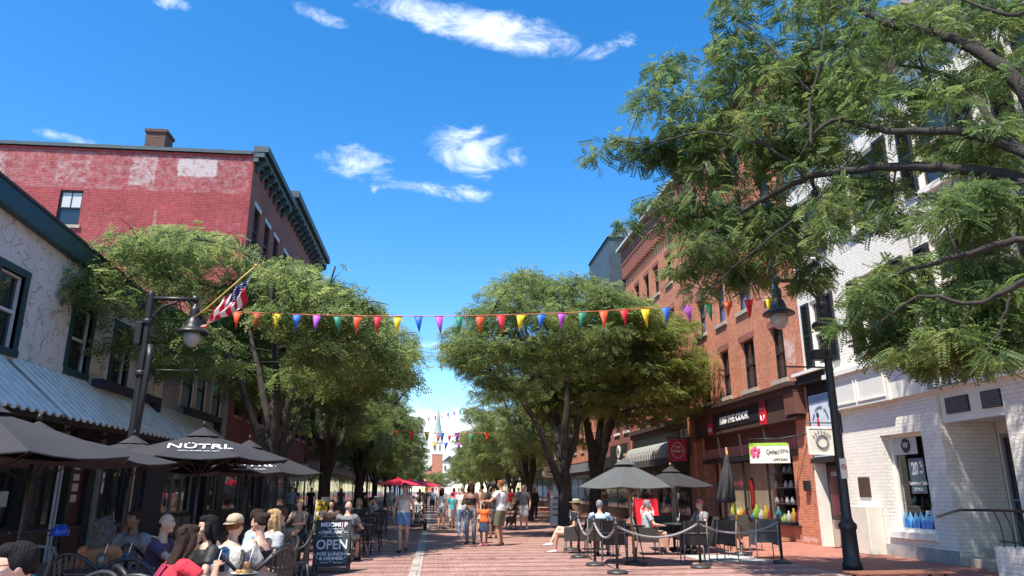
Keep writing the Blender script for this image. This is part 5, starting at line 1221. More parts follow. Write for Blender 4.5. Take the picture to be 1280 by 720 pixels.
b = MB(); b.bbox(-.2, -.07, -.12, .12, 4.6, 5.1); b.build('control_box', M_['coal'], lamp_l)
b = MB(); b.tube([(.05, -.1, 0.9), (.16, -.06, 4.3), (.12, 0, 4.6)], .07, 8); b.build('cable_conduit', M_['coal'], lamp_l)
lamp_r = lamp((8.3, 14.68, 0), 'tall black street lamp on the right, standing before the white brick building', H=6.1, arm=1.0, side=-1)
b = MB(); b.tube([(.0, 0, 4.05), (-.98, 0, 4.05)], .018, 6); b.build('banner_arm', M_['coal'], lamp_r)
b = MB(); b.bbox(-.34, -.1, -.12, .12, 4.2, 4.42, .02); b.build('loudspeaker', M_['coal'], lamp_r)
for x in (.2, -.17): b = MB(); b.ell((x, 0, 4.95), (.11, .09, .1), 10, 8); b.build('floodlight', M_['coal'], lamp_r)
b = MB(); b.box(-.07, .07, -.115, -.10, 1.75, 2.15); q = b.build('no_smoking_notice', M_['white'], lamp_r); b = MB(); b.tube([(.05 * math.cos(R(t)), -.12, 1.98 + .05 * math.sin(R(t))) for t in range(0, 361, 30)], .008, 4, cap=False); b.tube([(-.035, -.12, 2.015), (.035, -.12, 1.945)], .008, 4); b.build('mark', M_['red'], q)
for (x, y, s, lab) in ((-6.4, 43, 1, 'second street lamp on the left, dark against the far trees'), (-6.4, 72, 1, 'third street lamp on the left, small beside the far trees'), (8.2, 46, -1, 'second street lamp on the right, behind the forked tree')):
    lamp((x, y, 0), lab, H=5.8, side=s)

# ------------------------------------------------------------------ bunting
PC = [mat('pennant_green', (.02, .20, .12), .6, var=.05), mat('pennant_orange', (.80, .10, .03), .6, var=.05), mat('pennant_red', (.66, .02, .04), .6, var=.05), mat('pennant_yellow', (.85, .60, .02), .6, var=.05), mat('pennant_blue', (.02, .13, .55), .6, var=.05), mat('pennant_purple', (.42, .08, .50), .6, var=.05)]
CORD = mat('orange_cord', (.6, .16, .08), .7)
def bunting(a, c, sag, label, step=.455, w=.20, h=.42, start=0, skip=(), r=.008, order=(0, 1, 2, 3, 4, 5), seed=1):
    a = Vector(a); c = Vector(c); L = (c - a).length; t = thing('bunting', label, 'bunting', a, 0, 'strings of coloured pennants across the street'); rnd = random.Random(seed)
    def q(s): p = a.lerp(c, s) - a; p.z -= 4 * sag * s * (1 - s); return p
    b = MB(); b.tube([q(i / 40) for i in range(41)], r, 4, cap=False); b.build('cord', CORD, t)
    n = int(L / step); d = (c - a).normalized(); k = start
    for i in range(n):
        s0 = (i * step + .12) / L; s1 = s0 + w / L
        if s0 > 1 or any(x0 < s0 < x1 for x0, x1 in skip): k += 1; continue
        p0, p1 = q(s0), q(s1); m = (p0 + p1) / 2; tw = rnd.uniform(-.07, .07); sw = rnd.uniform(-.06, .06); tip = m + d * tw + Vector((0, sw, -h * rnd.uniform(.9, 1.06))); mid = (m + tip) / 2 + Vector((0, rnd.uniform(-.04, .04), 0))
        b = MB(); l = p0.lerp(tip, .5) + Vector((0, rnd.uniform(-.03, .03), 0)); r_ = p1.lerp(tip, .5) + Vector((0, rnd.uniform(-.03, .03), 0))
        b.add([p0, p1, r_, l, tip, p0 + Vector((0, .004, 0)), p1 + Vector((0, .004, 0)), r_ + Vector((0, .004, 0)), l + Vector((0, .004, 0)), tip + Vector((0, .004, 0))],
              [(0, 1, 2, 3), (3, 2, 4), (5, 6, 7, 8), (8, 7, 9), (0, 3, 8, 5), (3, 4, 9, 8), (4, 2, 7, 9), (2, 1, 6, 7), (1, 0, 5, 6)], True)
        b.build('pennant', PC[order[k % 6]], t, fixn=False); k += 1
    return t
bunting((-5.2, 16.5, 5.42), (7.5, 14.75, 5.62), .27, 'nearest string of coloured pennants, tied between the two tall lamp posts', start=0, order=(0, 1, 2, 3, 4, 5), seed=2)
bunting((-6.2, 43, 5.35), (8.1, 45, 5.4), .55, 'second string of pennants, beyond the first pair of trees', start=3, step=.9, w=.3, h=.62, r=.014, seed=3)
bunting((-7.5, 62, 6.4), (8.5, 62, 6.2), .9, 'string of pennants further off, passing before the church belfry', start=2, step=1.0, w=.36, h=.7, r=.018, seed=4)
bunting((-8, 86, 8.5), (9, 86, 8.5), .8, 'faint string of pennants low before the far trees', start=1, step=1.3, w=.5, h=.85, r=.02, seed=5)
bunting((-8, 100, 9.6), (9, 118, 15.5), .2, 'slanting string of small pennants across the steeple', start=0, step=1.4, w=.5, h=.9, r=.02, seed=6)

# ------------------------------------------------------------------ flag
FLAGM = bpy.data.materials.new('flag_cloth'); FLAGM.use_nodes = True; MATS['flag_cloth'] = FLAGM
def flag_material():
    t = FLAGM.node_tree; b = t.nodes['Principled BSDF']; b.inputs['Roughness'].default_value = .7; uv = N(t, 'ShaderNodeUVMap'); uv.uv_map = 'cloth'; sep = N(t, 'ShaderNodeSeparateXYZ'); t.links.new(uv.outputs[0], sep.inputs[0])
    def M2(op, a, v=None, b_=None):
        n = N(t, 'ShaderNodeMath', operation=op)
        t.links.new(a, n.inputs[0])
        if b_ is not None: t.links.new(b_, n.inputs[1])
        elif v is not None: n.inputs[1].default_value = v
        return n.outputs[0]
    st = M2('MODULO', M2('FLOOR', M2('MULTIPLY', sep.outputs[1], 13)), 2); odd = M2('GREATER_THAN', st, .5)
    m1 = N(t, 'ShaderNodeMixRGB'); m1.inputs['Color1'].default_value = (.55, .01, .03, 1); m1.inputs['Color2'].default_value = (.78, .76, .74, 1); t.links.new(odd, m1.inputs['Fac'])
    can = M2('MULTIPLY', M2('LESS_THAN', sep.outputs[0], .4), None, M2('GREATER_THAN', sep.outputs[1], 6 / 13))
    m2 = N(t, 'ShaderNodeMixRGB'); m2.inputs['Color2'].default_value = (.02, .03, .14, 1); t.links.new(m1.outputs[0], m2.inputs['Color1']); t.links.new(can, m2.inputs['Fac'])
    fx = M2('SUBTRACT', M2('FRACT', M2('MULTIPLY', sep.outputs[0], 6 / .4)), .5); fy = M2('SUBTRACT', M2('FRACT', M2('MULTIPLY', M2('SUBTRACT', sep.outputs[1], 6 / 13), 5 * 13 / 7)), .5)
    dd = M2('ADD', M2('POWER', fx, 2), None, M2('POWER', fy, 2)); star = M2('MULTIPLY', M2('LESS_THAN', dd, .05), None, can)
    m3 = N(t, 'ShaderNodeMixRGB'); m3.inputs['Color2'].default_value = (.8, .8, .8, 1); t.links.new(m2.outputs[0], m3.inputs['Color1']); t.links.new(star, m3.inputs['Fac']); t.links.new(m3.outputs[0], b.inputs['Base Color'])
    tr = N(t, 'ShaderNodeBsdfTranslucent'); t.links.new(m3.outputs[0], tr.inputs['Color']); mx = N(t, 'ShaderNodeMixShader'); mx.inputs[0].default_value = .3; o = t.nodes['Material Output']
    t.links.new(b.outputs[0], mx.inputs[1]); t.links.new(tr.outputs[0], mx.inputs[2]); t.links.new(mx.outputs[0], o.inputs[0])
flag_material()
fa = P(258, 386, Y=16.2); fb_ = P(320, 332, Y=15.7)
fl = thing('flag', 'national flag with stars and stripes on a gilt staff, hanging above the left lamp', 'flag', fa)
b = MB(); b.tube([P(243, 397, Y=16.42), fa, fb_], .017, 7); b.ell(fb_, (.035, .035, .035), 8, 6); b.build('staff', mat('gilt_wood', (.55, .36, .08), .45), fl, world=True)
nu, nv = 36, 22; vs = []; uvs = []
c_hoist_top = P(316, 343, Y=15.72); c_hoist_bot = P(268, 384, Y=16.1); fly = P(262, 412, Y=16.0)
sd = (c_hoist_bot - c_hoist_top)
for j in range(nv):
    v = j / (nv - 1)                                   # 0 at the hoist bottom, 1 at the top
    h0 = c_hoist_bot.lerp(c_hoist_top, v)
    end = P(250, 410, Y=16.1).lerp(P(303, 384, Y=15.6), v ** 1.1)
    for i in range(nu):
        u = i / (nu - 1); p = h0.lerp(end, u); p.z -= .14 * math.sin(math.pi * u) * (1 - v)
        w_ = .07 * math.sin(u * 9 + v * 7) * u ** .5 + .04 * math.sin(v * 17 + u * 3)
        vs.append(p + Vector((w_ * .5, w_ * 1.5, w_ * .25)) - fa); uvs.append((u, v))
fs = [(j * nu + i, j * nu + i + 1, (j + 1) * nu + i + 1, (j + 1) * nu + i) for j in range(nv - 1) for i in range(nu - 1)]
me = bpy.data.meshes.new('cloth'); me.from_pydata([tuple(v) for v in vs], [], fs); me.materials.append(FLAGM); ul = me.uv_layers.new(name='cloth')
for l in me.loops: ul.data[l.index].uv = uvs[l.vertex_index]
for p in me.polygons: p.use_smooth = True
link(bpy.data.objects.new('cloth', me), fl)

# ------------------------------------------------------------------ umbrellas
CHAR = mat('charcoal_umbrella_canvas', (.030, .028, .031), .85, 0, .12, 3, .15, 150)
SAGE = mat('grey_green_canvas', (.085, .088, .084), .85, 0, .1, 3, .15, 150)
WOOD = mat('warm_wood_pole', (.30, .17, .07), .5, 0, .25, 12)
def umbrella(base, label, Rr=1.45, H=2.5, drop=.5, n=8, m=None, rz=0.0, polem=None, tilt=(0, 0), group='cafe umbrellas', lettering=None, pole_r=.022):
    m = m or CHAR; t = thing('umbrella', label, 'umbrella', base, rz, group); ax, ay = tilt
    def tp(x, y, z): return (x + ax * z, y + ay * z, z)
    ze = H - drop; b = MB(); rings = 6
    for k in range(n):
        a0, a1 = 2 * math.pi * k / n, 2 * math.pi * (k + 1) / n
        def pt(s, f, low=0):
            p0 = Vector((math.cos(a0), math.sin(a0), 0)) * Rr * s; p1 = Vector((math.cos(a1), math.sin(a1), 0)) * Rr * s; p = p0.lerp(p1, f)
            z = H - drop * (s ** 1.12) - .05 * s * math.sin(math.pi * f) * Rr * .6 - low; z += .0
            p = p * (1 - .035 * math.sin(math.pi * f) * s); return tp(p.x, p.y, z)
        for low in (0, .012):
            g = [[pt(i / rings, f / 4, low) for f in range(5)] for i in range(rings + 1)]
            for i in range(rings):
                for f in range(4):
                    if i == 0: b.add([g[0][0], g[1][f], g[1][f + 1]], [(0, 1, 2)], True)
                    else: b.add([g[i][f], g[i][f + 1], g[i + 1][f + 1], g[i + 1][f]], [(0, 1, 2, 3)], True)
            if low == 0: e0 = g[rings]
            else:
                for f in range(4): b.add([e0[f], e0[f + 1], g[rings][f + 1], g[rings][f]], [(0, 1, 2, 3)], False)
    can = b.build('canopy', m, t, fixn=False)
    b = MB(); pts = []
    for k in range(n):
        a0 = 2 * math.pi * k / n; 
        for (rr, z) in ((.26, H + .0),): pts.append(tp(math.cos(a0) * rr, math.sin(a0) * rr, z - .035))
    o = tp(0, 0, H + .12); b.add([o] + pts, [(0, k + 1, (k + 1) % n + 1) for k in range(n)] + [tuple(range(1, n + 1))], False); b.build('vent', m, can)
    b = MB(); b.tube([tp(0, 0, 0.03), tp(0, 0, H + .06)], pole_r, 8); b.ell(tp(0, 0, H + .16), (.03, .03, .045), 8, 6); b.build('pole', polem or M_['coal'], t)
    for k in range(n):
        a0 = 2 * math.pi * k / n; q = MB(); q.tube([tp(0, 0, H - .06), tp(math.cos(a0) * Rr * .5, math.sin(a0) * Rr * .5, H - .02 - drop * .5 ** 1.12 - .03), tp(math.cos(a0) * Rr * .98, math.sin(a0) * Rr * .98, ze - .02)], .008, 4); 
        q.tube([tp(0, 0, H - drop - .25), tp(math.cos(a0) * Rr * .5, math.sin(a0) * Rr * .5, H - .02 - drop * .5 ** 1.12 - .04)], .006, 4); q.build('rib', polem or M_['coal'], t)
    b = MB(); b.lathe((0, 0, 0), [(.24, 0), (.24, .05), (.10, .08), (.035, .1), (.035, .35)], 16); b.build('base', M_['coal'], t)
    if lettering:
        s, tag_, sz, f0, ang = lettering; am = R(ang); 
        sl = math.atan2(drop * 1.08, Rr * math.cos(math.pi / n)); dirn = Vector((math.cos(am), math.sin(am), 0)); xd = Vector((-math.sin(am), math.cos(am), 0)); yd = -dirn * math.cos(sl) + Vector((0, 0, math.sin(sl)))
        for (tx, size, f, bb) in ((s, sz, f0, .004), (tag_, sz * .15, f0 + .16, 0)):
            z = H - drop * (f ** 1.12) - .05 * f * Rr * .6; o = dirn * Rr * f * math.cos(math.pi / n) + Vector((0, 0, z + .022)); text_mesh(tx, size, frame_m(o, xd, yd), M_['letter'], can, bold=bb, sx=.80, world=False, extrude=.003)
    return t
def uat(px, py, Y): p = P(px, py, Y=Y); return p
p = uat(255, 535, 12.3); ang = 360 / 16
UA = umbrella((p.x, 12.3, 0), 'charcoal umbrella lettered in white, nearest and largest beside the bare one', Rr=1.42, H=p.z - .10, drop=.39, rz=R(-7.5), lettering=('NÜTRL', 'VODKA SELTZER. REAL FRUIT.', .36, .62, -67.5))
p = uat(312, 552, 14.6)
umbrella((p.x, 14.6, 0), 'second charcoal umbrella with white lettering, half behind the first', Rr=1.42, H=p.z - .08, drop=.50, rz=R(-7.5), lettering=('NÜTRL', 'VODKA SELTZER. REAL FRUIT.', .36, .74, -67.5))
p = uat(168, 545, 13.6)
umbrella((p.x, 13.6, 0), 'bare charcoal umbrella tucked behind the lettered one, left of its pole', Rr=1.45, H=p.z - .1, drop=.34, rz=R(10))
p = uat(60, 528, 9.2)
umbrella((p.x - .1, 9.2, 0), 'wide charcoal umbrella across the left edge, the lower of two', Rr=1.55, H=p.z - .1, drop=.34, rz=R(14))
p = uat(-20, 500, 7.2)
umbrella((p.x, 7.2, 0), 'charcoal umbrella cut by the left edge of the view, highest of all', Rr=1.35, H=p.z - .08, drop=.42, rz=R(0))
SB = P(795, 706, Z=0)
p = uat(780, 576, SB.y); 
umbrella(SB, 'open grey green umbrella with a slanting wooden pole in the right cafe', Rr=1.12, H=p.z - .05, drop=.5, m=SAGE, polem=WOOD, tilt=((p.x - SB.x) / p.z, -.02), n=6, rz=R(8), pole_r=.028, group='right cafe umbrellas')
p = uat(838, 588, 19.5)
umbrella((p.x, 19.5, 0), 'dappled umbrella behind the grey green one, under the striped awning', Rr=1.15, H=p.z, drop=.40, m=CHAR, polem=WOOD, n=6, rz=R(20), group='right cafe umbrellas')
# closed umbrella
p = uat(902, 567, 18.2); cu = thing('closed_umbrella', 'closed charcoal umbrella on an orange wooden pole before the kitchen shop', 'umbrella', (p.x, 18.2, 0), 0, 'right cafe umbrellas')
H_ = p.z; b = MB(); b.loft([((.13 * (1 - s) , 0, H_ - .02 - 1.2 * s * .98), (.03 + .19 * s ** .8 * (1 + .1 * math.sin(9 * s)), 0, 0), (0, .03 + .17 * s ** .8, 0)) for s in (0, .12, .25, .4, .55, .7, .85, 1)], 14)
for k in range(7):
    a = k * .9; b.tube([(.13, 0, H_), (.08 + .12 * math.cos(a), .12 * math.sin(a), H_ - .6), (.02 + .2 * math.cos(a), .19 * math.sin(a), H_ - 1.16)], [.02, .05, .055], 6)
b.build('folded_canopy', CHAR, cu); b = MB(); b.tube([(-.25, 0, .03), (.14, 0, H_ + .06)] if 0 else [(.30, -.05, .03), (.13, 0, H_ + .1)], .026, 8); b.build('pole', mat('orange_pole', (.62, .26, .04), .5), cu); b = MB(); b.lathe((.3, -.05, 0), [(.25, 0), (.25, .05), (.04, .09), (.04, .3)], 16); b.build('base', M_['coal'], cu)
b = MB(); b.ell((.13, 0, H_ + .12), (.03, .03, .04), 8, 6); b.build('finial', mat('pink_finial', (.6, .25, .2), .5), cu)
# red market umbrellas far down the left
for i, (px, Y) in enumerate(((497, 58), (512, 63), (528, 70))):
    p = P(px, 609, Y=Y); umbrella((p.x, Y, 0), '%s of three scarlet parasols under the far left trees' % ('nearest', 'middle', 'farthest')[i], Rr=1.7, H=2.45, drop=.45, m=mat('scarlet_canvas', (.62, .02, .05), .7), n=6, rz=i, group='scarlet parasols')

# ------------------------------------------------------------------ furniture
IRON = M_['coal']
WICK = mat('dark_woven_wicker', (.045, .038, .034), .7, 0, .35, 60, .6, 90)
def black_chair(loc, rz, label, group='black slatted cafe chairs'):
    """armchair with a rounded top rail and upright slats; faces +y"""
    t = thing('cafe_chair', label, 'chair', loc, rz, group)
    b = MB(); b.bbox(-.24, .24, -.22, .24, .42, .45, .012); b.build('seat', IRON, t)
    arc = [(.285 * math.cos(R(a)), -.08 - .22 * max(0, math.sin(R(a))) ** .8, .66 + .24 * max(0, math.sin(R(a))) ** 1.4) for a in range(0, 181, 12)]; arc = [(.285, .02, .66)] + arc + [(-.285, .02, .66)]
    b = MB(); b.tube(arc, .02, 8); b.build('back_rail', IRON, t)
    for x in (-.16, -.096, -.032, .032, .096, .16): q = MB(); q.bar((x, -.23, .44), (x * 1.05, -.285 + abs(x) * .1, .88 - abs(x) * .1), .032, .012); q.build('slat', IRON, t)
    for x in (-1, 1):
        q = MB(); q.tube([(x * .28, .22, .66), (x * .28, .0, .66)], .022, 7); q.build('armrest', IRON, t)
        q = MB(); q.tube([(x * .28, .2, .66), (x * .26, .22, .43), (x * .27, .25, 0)], [.02, .02, .015], 7); q.build('leg', IRON, t)
        q = MB(); q.tube([(x * .25, -.22, .44), (x * .27, -.28, 0)], [.02, .015], 7); q.build('leg', IRON, t)
    return t
def wicker_chair(loc, rz, label, group='woven armchairs of the right cafe', m=None, framem=None):
    m = m or WICK; fm = framem or M_['grey']
    t = thing('wicker_chair', label, 'chair', loc, rz, group)
    b = MB(); b.bbox(-.27, .27, -.25, .26, .36, .45, .02); b.build('seat', m, t)
    b = MB(); vs = []
    for z, y, w_ in ((.36, -.25, .27), (.6, -.29, .28), (.88, -.35, .29)):
        for x in (-1, -.5, 0, .5, 1): vs.append((x * w_, y - (.03 if abs(x) < .9 else 0), z))
    fr = [(i * 5 + k, i * 5 + k + 1, (i + 1) * 5 + k + 1, (i + 1) * 5 + k) for i in range(2) for k in range(4)]; b.add(vs, fr, True); b.add([(x, y + .035, z) for x, y, z in vs], fr, True)
    b.add(vs[10:] + [(x, y + .035, z) for x, y, z in vs[10:]], [(k, k + 1, k + 6, k + 5) for k in range(4)], False); b.build('backrest', m, t)
    for x in (-1, 1):
        b = MB(); b.add([(x * .28, -.27, .3), (x * .28, .24, .3), (x * .285, .24, .63), (x * .285, -.27, .66), (x * .25, -.27, .3), (x * .25, .24, .3), (x * .25, .24, .63), (x * .25, -.27, .66)], [(0, 1, 2, 3), (4, 5, 6, 7), (0, 1, 5, 4), (1, 2, 6, 5), (2, 3, 7, 6), (3, 0, 4, 7)], False); b.build('armrest', m, t)
        q = MB(); q.tube([(x * .26, .23, .36), (x * .27, .25, 0)], .013, 6); q.build('leg', fm, t)
        q = MB(); q.tube([(x * .24, -.38, .86), (x * .25, -.27, .36), (x * .27, -.33, 0)], .013, 6); q.build('leg', fm, t)
    b = MB(); b.bar((-.28, -.325, .62), (.28, -.325, .62), .02); b.build('crossbar', fm, t)
    return t
def table(loc, label, r=.36, h=.74, round_=True, rz=0, group='cafe tables', top=None, stem=4):
    t = thing('cafe_table', label, 'table', loc, rz, group); b = MB()
    if round_: b.lathe((0, 0, h - .03), [(r - .01, 0), (r, .01), (r, .025), (r - .01, .03)], 24)
    else: b.bbox(-r, r, -r, r, h - .035, h, .01)
    b.build('table_top', top or mat('scuffed_black_top', (.05, .045, .045), .35, 0, .3, 8), t)
    if stem == 1:
        b = MB(); b.tube([(0, 0, .03), (0, 0, h - .03)], .03, 8); b.build('pedestal', IRON, t)
        for k in range(4): a = k * math.pi / 2 + .785; b = MB(); b.tube([(0, 0, .1), (math.cos(a) * .15, math.sin(a) * .15, .07), (math.cos(a) * .32, math.sin(a) * .32, .015)], [.022, .02, .014], 6); b.build('foot', IRON, t)
    else:
        for k in range(4): a = k * math.pi / 2 + .785; q = r * .8 * (1 if round_ else 1.3); b = MB(); b.tube([(math.cos(a) * q * .6, math.sin(a) * q * .6, h - .03), (math.cos(a) * q, math.sin(a) * q, 0)], .012, 6); b.build('leg', IRON, t)
    return t
def stanchion(loc, label, h=.95, group='rope stanchions', m=None):
    t = thing('stanchion', label, 'stanchion', loc, 0, group); m = m or mat('dark_pewter_metal', (.07, .068, .066), .45, .4, .2, 10)
    b = MB(); b.lathe((0, 0, 0), [(.20, 0), (.205, .03), (.17, .055), (.05, .075), (.03, .1)], 20); b.build('base', m, t)
    b = MB(); b.lathe((0, 0, .09), [(.028, 0), (.028, h - .18), (.045, h - .17), (.045, h - .12), (.03, h - .11), (.035, h - .07), (.03, h - .03), (.0, h - .02)], 12); b.build('post', m, t); return t
def rope(a, c, sag, label, m, r=.022, group='sagging barrier ropes'):
    a = Vector(a); c = Vector(c); t = thing('rope', label, 'rope', a, 0, group); b = MB(); pts = []
    for i in range(17): s = i / 16; p = a.lerp(c, s) - a; p.z -= 4 * sag * s * (1 - s); pts.append(p)
    b.tube(pts, r, 8); b.build('strand', m, t)
    for e, q in ((0, 1), (16, 15)): b = MB(); d = (pts[q] - pts[e]).normalized(); b.tube([pts[e], pts[e] + d * .1], r * 1.4, 8); b.build('end_cap', M_['grey'], t)
    return t
SP = [P(772, 717, Z=0), P(876, 710, Z=0), P(978, 704, Z=0), P(744, 707, Z=0), P(724, 697, Z=0), P(714, 688, Z=0)]
for p, l in zip(SP, ('nearest rope stanchion at the near corner of the right cafe', 'rope stanchion in the middle of the long sagging ropes', 'rope stanchion nearest the kitchen shop', 'second rope stanchion back along the tree side', 'third rope stanchion back along the tree side', 'farthest rope stanchion, nearest the tree trunk')): stanchion(p, l)
GR = mat('silver_grey_rope', (.34, .31, .31), .6, 0, .2, 60, .6, 150)
def up(p, z=.86): return Vector((p.x, p.y, z))
rope(up(SP[0]), up(SP[1]), .24, 'long silver grey rope across the front of the right cafe, left span', GR); rope(up(SP[1]), up(SP[2]), .22, 'silver grey rope before the kitchen shop, right span', GR)
rope(up(SP[0]), up(SP[3]), .26, 'short rope hanging from the nearest stanchion toward the tree', GR); rope(up(SP[3]), up(SP[4]), .3, 'short rope in the middle of the tree side of the right cafe', GR); rope(up(SP[4]), up(SP[5]), .2, 'short rope nearest the tree trunk', GR)
# thin dark post and rope at the left cafe corner
lp = P(383, 719, Z=0); lq = P(345, 700, Z=0)
stanchion(lp, 'slim black post just left of the chalkboard sign', h=1.0, m=IRON); rp_ = Vector((lp.x - 1.1, lp.y + 2.6, 0)); 
stanchion((rp_.x + .1, rp_.y + 3, 0), 'slim black post farther back in the left cafe fence', h=1.0, m=IRON)
rope((lp.x, lp.y, .92), (rp_.x + .1, rp_.y + 3, .92), .35, 'dark rope drooping from the black post beside the chalkboard', IRON, r=.014)

# sign boards
def aboard(loc, rz, label, w_, h, board, framem, spread=.28):
    t = thing('sandwich_board', label, 'sign', loc, rz, 'sandwich boards')
    for s in (-1, 1):
        b = MB(); yb = s * spread; 
        def q(z): return yb * (1 - z / (h + .02)) + s * .012
        for x in (-1, 1): b.bar((x * w_ / 2, q(0), 0), (x * w_ / 2, q(h), h), .035, .03)
        for z in (.13, h - .02): b.bar((-w_ / 2, q(z), z), (w_ / 2, q(z), z), .03, .035)
        fr = b.build('frame', framem, t); b = MB()
        b.add([(-w_ / 2 + .01, q(.14), .14), (w_ / 2 - .01, q(.14), .14), (w_ / 2 - .01, q(h - .03), h - .03), (-w_ / 2 + .01, q(h - .03), h - .03), (-w_ / 2 + .01, q(.14) - s * .01, .14), (w_ / 2 - .01, q(.14) - s * .01, .14), (w_ / 2 - .01, q(h - .03) - s * .01, h - .03), (-w_ / 2 + .01, q(h - .03) - s * .01, h - .03)],
              [(0, 1, 2, 3), (4, 5, 6, 7), (0, 1, 5, 4), (1, 2, 6, 5), (2, 3, 7, 6), (3, 0, 4, 7)], False); bd_ = b.build('board', board, t)
        if s == -1: front = bd_
    def fm(x, z, off=.012): return frame_m((x, -spread * (1 - z / (h + .02)) - .012 - off, z), (1, 0, 0), (0, spread / (h + .02), 1))
    return t, front, fm
p = P(412, 716, Z=0); CHB = mat('chalkboard', (.022, .032, .034), .6, 0, .25, 6)
t, fr_, fm = aboard((p.x, p.y + .2, 0), R(2), 'black chalkboard sandwich board reading OPEN, on the brick street', .64, .96, CHB, M_['coal_wood'])
fm2 = lambda x, z: fm(x, z)
text_mesh('MEIOMI', .115, fm(-.05, .865), M_['letter'], fr_, sx=1.0, world=False, bold=.002)
b = MB(); b.add([(.19, 0, .81), (.27, 0, .81), (.27, 0, .92), (.19, 0, .92)], [(0, 1, 2, 3)], False); 
text_mesh('F', .11, fm(.235, .865), mat('pale_pink_letter', (.75, .45, .5), .5), fr_, world=False, bold=.01); text_mesh('|', .12, fm(.17, .87), M_['letter'], fr_, world=False); text_mesh('CALIFORNIA WINE', .035, fm(.05, .79), M_['letter'], fr_, world=False)
CHK = mat('chalk_writing', (.50, .56, .56), .9, var=.25, scale=20)
text_mesh('OPEN', .25, fm(0, .50), CHK, fr_, sx=.92, world=False, bold=.004)
rnd = random.Random(3)
for z, s in ((.73, '~*WE ARE*~'), (.335, '~ FOR LUNCH ~'), (.26, '* & DINNER *'), (.19, '~ ~ * ~ ~')): text_mesh(s, .075, fm(0, z), CHK, fr_, world=False, bold=.004, sx=1.3)
for z in (.655, .375): text_mesh('_' * 12, .08, fm(0, z + .03), CHK, fr_, world=False, sx=.8)
b = MB()                                                  # chalk flourishes
for k in range(150):
    x = rnd.uniform(-.29, .29); z = rnd.choice((rnd.uniform(.67, .76), rnd.uniform(.16, .36))); Mx = fm(x, z, .008); q = [Mx @ Vector((rnd.uniform(-.02, .02), rnd.uniform(-.015, .015), 0)) for _ in range(3)]; b.tube(q, .0022, 3, cap=False)
b.build('chalk_flourish', CHK, fr_)
p = P(404, 668, Z=0); t, fr_, fm = aboard((p.x, p.y, 0), R(-6), 'yellow sandwich board with two round emblems behind the chalkboard', .62, 1.2, mat('yellow_board', (.72, .48, .02), .5), M_['white'])
b = MB(); b.box(-.14, .14, -.03, .03, 1.2, 1.3); b.build('handle', M_['white'], t)
for x, z, mm in ((-.14, .72, 'white'), (.14, .72, 'coal')):
    b = MB(); Mx = fm(x, z, .012); b.add([tuple(Mx @ Vector((.12 * math.cos(R(a)), .12 * math.sin(R(a)), 0))) for a in range(0, 360, 20)], [tuple(range(18))], False); q = b.build('emblem', M_[mm], fr_)
    b = MB(); Mx = fm(x, z, .016); b.add([tuple(Mx @ Vector(v)) for v in ((-.07, .0, 0), (0, -.06, 0), (.07, .02, 0), (.03, .0, 0), (0, .07, 0), (-.03, .0, 0))], [tuple(range(6))], False); b.build('emblem_leaf', mat('leaf_print', (.1, .4, .08), .5) if mm == 'coal' else M_['coal'], fr_)
for z, s in ((1.05, 'ALL DAY'), (.42, 'VERMONT'), (.27, 'CANNABIS')): text_mesh(s, .12, fm(0, z), M_['dletter'], fr_, world=False, bold=.004)
# red cafe screen and others on the right
p = P(812, 672, Z=0)
t, fr_, fm = aboard((p.x + .05, p.y + .5, 0), R(8), 'bright red standing board with a pale crest among the right cafe tables', .8, 1.25, mat('scarlet_board', (.72, .02, .04), .4), M_['red'])
text_mesh('OPEN', .17, fm(0, .80), M_['letter'], fr_, world=False, bold=.004); b = MB(); b.tube([tuple(fm(.24 * math.sin(R(a)), .8 - .26 * math.cos(R(a)), .015) @ Vector((0, 0, 0))) for a in range(0, 361, 24)], .012, 4, cap=False); b.build('crest', M_['letter'], fr_)
p = P(661, 642, Z=0); t, fr_, fm = aboard((p.x, p.y, 0), 0, 'pink and crimson picture board beyond the man with the dog', .75, 1.3, mat('crimson_picture', (.50, .04, .12), .5, var=.6, scale=2), M_['coal'])
b = MB(); b.tube([tuple(fm(-.25, .4).translation), tuple(fm(0, .8).translation), tuple(fm(.15, .7).translation), tuple(fm(.28, 1.1).translation)], [.03, .08, .07, .02], 6); b.build('picture', mat('pale_pink', (.75, .4, .42), .6), fr_)
p = P(719, 665, Z=0); t, fr_, fm = aboard((p.x, p.y + 4, 0), R(-5), 'white menu board beside the dark tree trunk on the right', .65, 1.5, M_['white'], M_['white'])
for z, s in ((1.2, 'MENU'), (.95, 'LUNCH'), (.75, 'DINNER'), (.5, 'DRINKS')): text_mesh(s, .14, fm(0, z), M_['dletter'], fr_, world=False, bold=.004)
